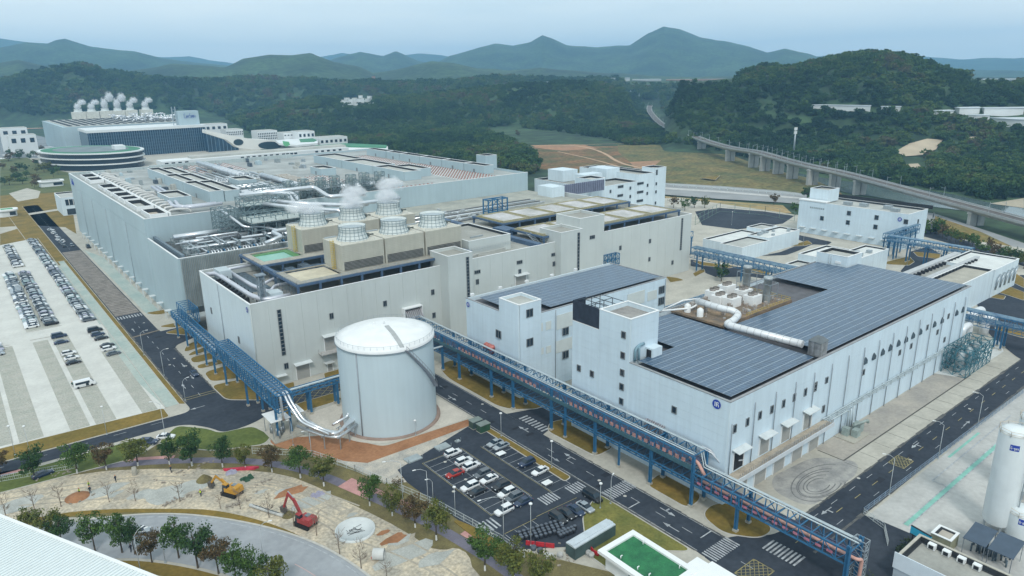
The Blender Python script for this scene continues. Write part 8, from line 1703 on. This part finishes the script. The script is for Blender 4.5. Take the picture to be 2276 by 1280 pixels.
bal.o('ballast',M('ballast',(.17,.16,.155),.95,var=.2,scale=.3),vd)
rl=MB()
for u in (-2.8,-1.3,1.3,2.8):
    for (p,n_),(q,n2) in zip(L_[:-1],L_[1:]): rl.beam(p+n_*u+Vector((0,0,1.2)),q+n2*u+Vector((0,0,1.2)),.12,.18)
rl.o('rail',M('rail_brown',(.20,.16,.13),.5,metal=.5),vd)
for i in range(8,m_,3):
    p,n_=L_[i]
    for s in (-1,1): q=p+n_*s*5.2; cm=MB(); cm.beam(q+Vector((0,0,1)),q+Vector((0,0,8)),.22); cm.beam(q+Vector((0,0,7)),q-n_*s*2.6+Vector((0,0,7.4)),.14); cm.o('catenary_mast',steel,vd)
hr=thing('highway_fence','long low white fence beside the highway','fence',(*G(1600,418),-1)); b=MB(); g0=[G(*p) for p in ((1480,411),(1600,419),(1740,430),(1790,436))]
for a,c in zip(g0[:-1],g0[1:]):
    a=Vector((*a,-1));c=Vector((*c,-1)); n=int((c-a).length/6)
    for i in range(n): q=a.lerp(c,i/n); b.beam(q,q+Vector((0,0,2.2)),.5)
    b.beam(a+Vector((0,0,1.8)),c+Vector((0,0,1.8)),.5,.6)
b.o('rails',M('fence_white',(.55,.6,.6)),hr)
vf=fence('tall see-through net fence round the dark far yard',[G(1545,500),G(1600,470),G(1700,478),G(1765,492)],6,8,m=M('net_green',(.20,.30,.26),.7),bars=False,r=.12)
mm=thing('phone_mast','tall grey lattice phone mast beyond the viaduct','phone mast',(*G(1763,347),-1)); X_,Y_=G(1763,347); h_=hcol(X_,Y_,283); b=MB(); b.tube([(X_,Y_,-1),(X_,Y_,h_)],.9,8,rs=[1.3,.6]); b.o('pole',steel,mm); b=MB(); [b.box(X_-2.2,X_+2.2,Y_-.6,Y_+.6,h_-k*4-3,h_-k*4) for k in range(2)]; b.o('antenna',white,mm)
for p,ty,lb in (((1401,222),200,'thin pylon on the wooded knoll, left one'),((1420,228),208,'thin pylon on the wooded knoll, right one')): X_,Y_,zt=GT(*p); h_=hcol(X_,Y_,ty); o=thing('pylon',lb,'pylon',(X_,Y_,zt)); b=MB(); b.beam((X_,Y_,zt-2),(X_,Y_,h_),.9); b.beam((X_-4,Y_,h_-4),(X_+4,Y_,h_-4),.5); b.o('pole',steel,o)
# far sheds and villages in the woods
def farblock(lab,pts,z0h,mat,grp,cat='shed',name='far_shed',n=None):
    Q=[GT(*p) for p in pts]; z=sum(q[2] for q in Q)/len(Q)+1; zb=min(q[2] for q in Q)-8; o=thing(name,lab,cat,(Q[0][0],Q[0][1],zb),grp)
    P2=[(q[0],q[1]) for q in Q]; b=MB(); b.prism(P2,z+3.2,z+4); b.o('roof',mat,o); b=MB(); b.prism(grow(P2,-1),zb,z+3.2); b.o('wall',cw_,o)
pw=M('pale_sheet_roof',(.62,.68,.72),.5,var=.12,scale=.01)
for pts,lb in (([(1800,240),(1830,236),(1935,243),(1935,249),(1860,246),(1803,245)],'long white shed roof in the woods right of the viaduct, left part'),([(1956,244),(2000,243),(2002,249),(1958,249)],'short white shed roof in the woods, middle part'),([(2070,252),(2110,246),(2120,262),(2090,260)],'white shed roof left of the big bright cluster'),([(2120,243),(2175,240),(2178,255),(2130,258)],'white roof in the bright cluster, upper left'),([(2180,243),(2276,240),(2276,256),(2185,258)],'wide white roof in the bright cluster, upper right'),([(2150,262),(2185,260),(2200,272),(2168,268)],'white roof in the bright cluster, lower left'),([(2200,262),(2276,260),(2276,290),(2235,282)],'wide pale roof in the bright cluster at the right edge')): farblock(lb,pts,2,pw,'white sheds in the right-hand woods')
def hillsheds():
    specs=[((2150,178),(2276,176),(2276,183),(2155,182),'long white depot roof at the right edge, upper one'),((2190,186),(2276,184),(2276,190),(2200,190),'long white depot roof at the right edge, lower one'),((1355,175),(1400,173),(1402,178),(1360,178),'pale factory roof at the foot of the terraced mountain, left'),((1405,180),(1470,174),(1520,178),(1440,188),'pale factory at the foot of the terraced mountain, middle'),((1480,177),(1620,177),(1620,183),(1490,184),'long orange-roofed depot at the foot of the mountain'),((1198,183),(1250,181),(1250,185),(1200,186),'small white shed roof in the middle distance'),((960,187),(990,184),(990,190),(965,190),'small white building in the valley left of centre'),((826,170),(834,170),(834,180),(826,180),'tiny pink building at the hill foot')]
    for a,b_,c,d,lb in specs:
        D=2050 if a[0]>1300 else 2050
        if a[0]>2100: D=1900
        o=thing('far_shed',lb,'shed',(0,0,0),'sheds in the distance'); xs=[]
        for p in (a,b_): r_=ray(*p); k=D/math.hypot(r_[0],r_[1]); xs.append((r_[0]*k,r_[1]*k,CH+r_[2]*k))
        z1=(xs[0][2]+xs[1][2])/2; r_=ray(*d); k=D/math.hypot(r_[0],r_[1]); z0=CH+r_[2]*k
        p,q=Vector(xs[0][:2]),Vector(xs[1][:2]); n_=p.normalized()*60; mt_=M('far_orange_roof',(.42,.30,.26),.8) if 'orange' in lb or 'pink' in lb else M('far_white',(.58,.62,.64),.6,var=.1,scale=.01)
        b=MB(); b.prism([tuple(p),tuple(q),tuple(q+n_),tuple(p+n_)],z0-20,z1); b.o('wall',mt_,o); b=MB(); b.prism([tuple(p-n_*.03),tuple(q-n_*.03),tuple(q+n_),tuple(p+n_)],z1,z1+1.2); b.o('roof',MATS['far_white'] if mt_.name!='far_orange_roof' else mt_,o)
hillsheds()
# ================================================================ forest
def instancer(name,pts,scl,proto,kind='stuff'):
    me=bpy.data.meshes.new(name); me.vertices.add(len(pts)); me.vertices.foreach_set('co',np.asarray(pts,np.float32).ravel())
    a=me.attributes.new('sc','FLOAT','POINT'); a.data.foreach_set('value',np.asarray(scl,np.float32)); a=me.attributes.new('rz','FLOAT','POINT'); a.data.foreach_set('value',rng.uniform(0,6.28,len(pts)).astype(np.float32))
    ob=bpy.data.objects.new(name,me); C.objects.link(ob); ng=bpy.data.node_groups.new(name,'GeometryNodeTree'); ng.interface.new_socket('Geometry',in_out='INPUT',socket_type='NodeSocketGeometry'); ng.interface.new_socket('Geometry',in_out='OUTPUT',socket_type='NodeSocketGeometry')
    n=ng.nodes; l=ng.links; i_=n.new('NodeGroupInput'); o_=n.new('NodeGroupOutput'); ip=n.new('GeometryNodeInstanceOnPoints'); oi=n.new('GeometryNodeObjectInfo'); oi.inputs['Object'].default_value=proto; oi.inputs['As Instance'].default_value=True
    s1=n.new('GeometryNodeInputNamedAttribute'); s1.data_type='FLOAT'; s1.inputs['Name'].default_value='sc'; s2=n.new('GeometryNodeInputNamedAttribute'); s2.data_type='FLOAT'; s2.inputs['Name'].default_value='rz'
    cx_=n.new('ShaderNodeCombineXYZ'); l.new(s2.outputs[0],cx_.inputs[2]); mtp=n.new('GeometryNodeMeshToPoints'); l.new(i_.outputs[0],mtp.inputs[0]); l.new(mtp.outputs[0],ip.inputs['Points']); l.new(oi.outputs['Geometry'],ip.inputs['Instance']); l.new(cx_.outputs[0],ip.inputs['Rotation']); l.new(s1.outputs[0],ip.inputs['Scale']); l.new(ip.outputs[0],o_.inputs[0])
    md=ob.modifiers.new('instances','NODES'); md.node_group=ng; ob['kind']=kind; return ob
fm=bpy.data.materials.new('forest_leaf'); fm.use_nodes=True; n=fm.node_tree.nodes; l=fm.node_tree.links; bs=n['Principled BSDF']; bs.inputs['Roughness'].default_value=.8; bs.inputs['Specular IOR Level'].default_value=.15
oi=n.new('ShaderNodeObjectInfo'); rp=n.new('ShaderNodeValToRGB'); e=rp.color_ramp.elements; e[0].color=(.018,.046,.022,1); e[0].position=0; e[1].color=(.11,.10,.055,1); e[1].position=1
for ps,c in ((.3,(.032,.075,.026,1)),(.6,(.055,.11,.030,1)),(.85,(.10,.155,.040,1))): q=e.new(ps); q.color=c
geo=n.new('ShaderNodeNewGeometry'); nz2=n.new('ShaderNodeTexNoise'); nz2.inputs['Scale'].default_value=.008; nz2.inputs['Detail'].default_value=3; l.new(geo.outputs['Position'],nz2.inputs['Vector'])
ad=n.new('ShaderNodeMath'); ad.operation='MULTIPLY_ADD'; ad.inputs[1].default_value=.55; l.new(oi.outputs['Random'],ad.inputs[0]); m2=n.new('ShaderNodeMapRange'); m2.inputs[1].default_value=.35; m2.inputs[2].default_value=.65; m2.inputs[3].default_value=-.2; m2.inputs[4].default_value=.62; l.new(nz2.outputs[0],m2.inputs[0]); l.new(m2.outputs[0],ad.inputs[2]); l.new(ad.outputs[0],rp.inputs[0]); l.new(rp.outputs[0],bs.inputs['Base Color'])
protos=[]
for k in range(4):
    b=crown_mb(4.6,4.0,4.4,420,.85,200+k,14); x,y=[(430,700),(520,640),(760,760),(700,860)][k]
    o=thing('forest_tree',['forest tree just right of the hall, nearest the brown field','forest tree beyond the field, in the first rank of the wood','forest tree in the wood left of the viaduct','forest tree deep in the wood behind the hall'][k],'tree',(x,y,-1.5),'forest trees'); c=b; c.v=[(a+x,b_+y,z-1.5) for a,b_,z in c.v]; cr_=c.o('crown',fm,o); tb=trunk_mb(5,k,.3); tb.v=[(a+x,b_+y,z-1.5) for a,b_,z in tb.v]; tb.o('trunk',bark,o); protos.append(cr_)
def inpoly(px,py,poly):
    r_=np.zeros(px.shape,bool); n=len(poly); j=n-1
    for i in range(n):
        xi,yi=poly[i]; xj,yj=poly[j]; c=((yi>py)!=(yj>py))&(px<(xj-xi)*(py-yi)/((yj-yi) or 1e-9)+xi); r_^=c; j=i
    return r_
NOF=[ # photo outlines of ground where no wood grows
 [(-300,700),(-300,262),(0,258),(130,256),(240,248),(450,246),(500,262),(560,296),(640,306),(700,320),(870,336),(1000,362),(1190,388),(1200,365),(1180,340),(1120,308),(1060,285),(1130,282),(1250,293),(1360,312),(1400,323),(1480,320),(1560,326),(1650,348),(1860,392),(1940,408),(2030,415),(2110,427),(2200,446),(2276,440),(2600,470),(2600,1600),(-300,1600)],
 [(1985,345),(2010,322),(2060,308),(2100,312),(2085,338),(2050,350),(2058,366),(2065,386),(2030,388),(2005,378)],[(2142,308),(2182,304),(2168,324),(2148,322)],[(1796,236),(1940,238),(2004,240),(2004,250),(1800,250)],[(2068,250),(2120,240),(2290,236),(2290,296),(2235,286),(2168,274),(2120,266),(2075,260)],[(1430,222),(1470,222),(1478,250),(1512,288),(1535,305),(1500,312),(1470,296),(1440,268),(1428,245)],
 [(1350,172),(1640,172),(1630,190),(1400,192)],[(2145,174),(2290,172),(2290,192),(2160,190)],[(755,222),(830,218),(830,236),(765,238)],[(640,244),(730,242),(735,252),(650,254)]]
pts=[];scs=[]
def scatter(r0,r1,sp,s0,s1):
    n=int((r1**2-r0**2)*R(84)/2/(sp*sp)); r_=np.sqrt(rng.uniform(r0**2,r1**2,n)); a=rng.uniform(R(-3),R(81),n); X=r_*np.sin(a);Y=r_*np.cos(a);Z=terrain(X,Y); px,py,ww=proj(X,Y,Z)
    ok=(px>-80)&(px<2360)&(py<460)
    for P_ in NOF: ok&=~inpoly(px,py,P_)
    ok&=~((X<345)&(Y<1260)&(Y>300)&(px<640)&(r_<1500))
    X,Y,Z=X[ok],Y[ok],Z[ok]; return np.stack([X,Y,Z-.8],-1),rng.uniform(s0,s1,len(X))
for a_ in ((360,1150,7.6,.65,1.35),(1150,1650,9.5,.9,1.5),(1650,2450,14.5,1.3,2.2)):
    p,s_=scatter(*a_); pts.append(p); scs.append(s_)
pts=np.concatenate(pts); scs=np.concatenate(scs); print('forest trees',len(pts))
idx=rng.integers(0,4,len(pts))
for k in range(4): instancer('forest',pts[idx==k],scs[idx==k],protos[k])
# village
for i in range(22):
    px_,py_=random.uniform(758,828),random.uniform(224,237); X_,Y_,zt=GT(px_,py_); h_=random.choice((4,5,6,10)); o=thing('village_house',f'tiny pale {"tall " if h_>8 else ""}house, {"left" if px_<780 else "middle" if px_<805 else "right"} part of the village in the far woods','house',(X_,Y_,zt),'village in the woods'); b=MB(); b.obox((X_,Y_,zt-3),8,7,h_+3,random.random()); b.o('wall',cw_,o); b=MB(); b.obox((X_,Y_,zt+h_),8.4,7.4,.6,0); b.o('roof',roofw,o)
# ================================================================ steam
def steam(lab,blobs,dens=.09):
    m=bpy.data.materials.get('steam_volume')
    if not m:
        m=bpy.data.materials.new('steam_volume'); m.use_nodes=True; n=m.node_tree.nodes; l=m.node_tree.links; n.remove(n['Principled BSDF'])
        v=n.new('ShaderNodeVolumePrincipled'); v.inputs['Color'].default_value=(.97,.98,1,1); v.inputs['Anisotropy'].default_value=.0
        tcn=n.new('ShaderNodeTexCoord'); ln=n.new('ShaderNodeVectorMath'); ln.operation='LENGTH'; dn=n.new('ShaderNodeTexNoise'); dn.inputs['Scale'].default_value=1.6; l.new(tcn.outputs['Object'],dn.inputs['Vector']); sb_=n.new('ShaderNodeVectorMath'); sb_.operation='MULTIPLY_ADD'; sb_.inputs[1].default_value=(1.1,1.1,1.1); l.new(dn.outputs['Color'],sb_.inputs[0]); ad_=n.new('ShaderNodeVectorMath'); ad_.operation='ADD'; ad_.inputs[1].default_value=(-.55,-.55,-.55); l.new(tcn.outputs['Object'],ad_.inputs[0]); l.new(ad_.outputs[0],sb_.inputs[2]); l.new(sb_.outputs[0],ln.inputs[0])
        fo=n.new('ShaderNodeMapRange'); fo.inputs[1].default_value=.85; fo.inputs[2].default_value=.1; fo.inputs[3].default_value=0; fo.inputs[4].default_value=1; l.new(ln.outputs['Value'],fo.inputs[0])
        ns=n.new('ShaderNodeTexNoise'); ns.inputs['Scale'].default_value=2.2; ns.inputs['Detail'].default_value=4; l.new(tcn.outputs['Object'],ns.inputs['Vector'])
        r2=n.new('ShaderNodeMapRange'); r2.inputs[1].default_value=.38; r2.inputs[2].default_value=.62; l.new(ns.outputs[0],r2.inputs[0])
        mu=n.new('ShaderNodeMath'); mu.operation='MULTIPLY'; l.new(fo.outputs[0],mu.inputs[0]); l.new(r2.outputs[0],mu.inputs[1]); m3=n.new('ShaderNodeMath'); m3.operation='MULTIPLY'; m3.inputs[1].default_value=STEAM; l.new(mu.outputs[0],m3.inputs[0]); l.new(m3.outputs[0],v.inputs['Density']); l.new(v.outputs[0],n['Material Output'].inputs['Volume'])
    for c,s_ in blobs:
        b=MB(); b.lathe(0,0,[(.01,-1),(.5,-.87),(.87,-.5),(1,0),(.87,.5),(.5,.87),(.01,1)],16,False,False); me=bpy.data.meshes.new('steam'); me.from_pydata(b.v,[],b.f); me.materials.append(m); ob=bpy.data.objects.new('steam',me); C.objects.link(ob); ob.location=c; ob.scale=s_; ob['kind']='stuff'; ob['label']=lab
steam('white steam drifting from the back cooling towers',[((103,246,44),(6,6,3.4)),((99,249,44.5),(6,6,3)),((119,246,44.5),(6,6,4)),((122,250,47.5),(7,6,4)),((134.5,247,45),(6,6,4)),((139,252,48.5),(8,6,4))])
fs=[]
for px_,h_ in ((174,14),(204,13),(234,24),(262,22),(290,15),(324,14)): x,z=XZ(px_,246,1240); fs.append(((x,1240,49+h_*.3),(6.5,7,h_*.5))); fs.append(((x+4+h_*.2,1243,50+h_*.65),(8,6,h_*.42)))
steam('small steam plumes over the far cooling towers',fs)
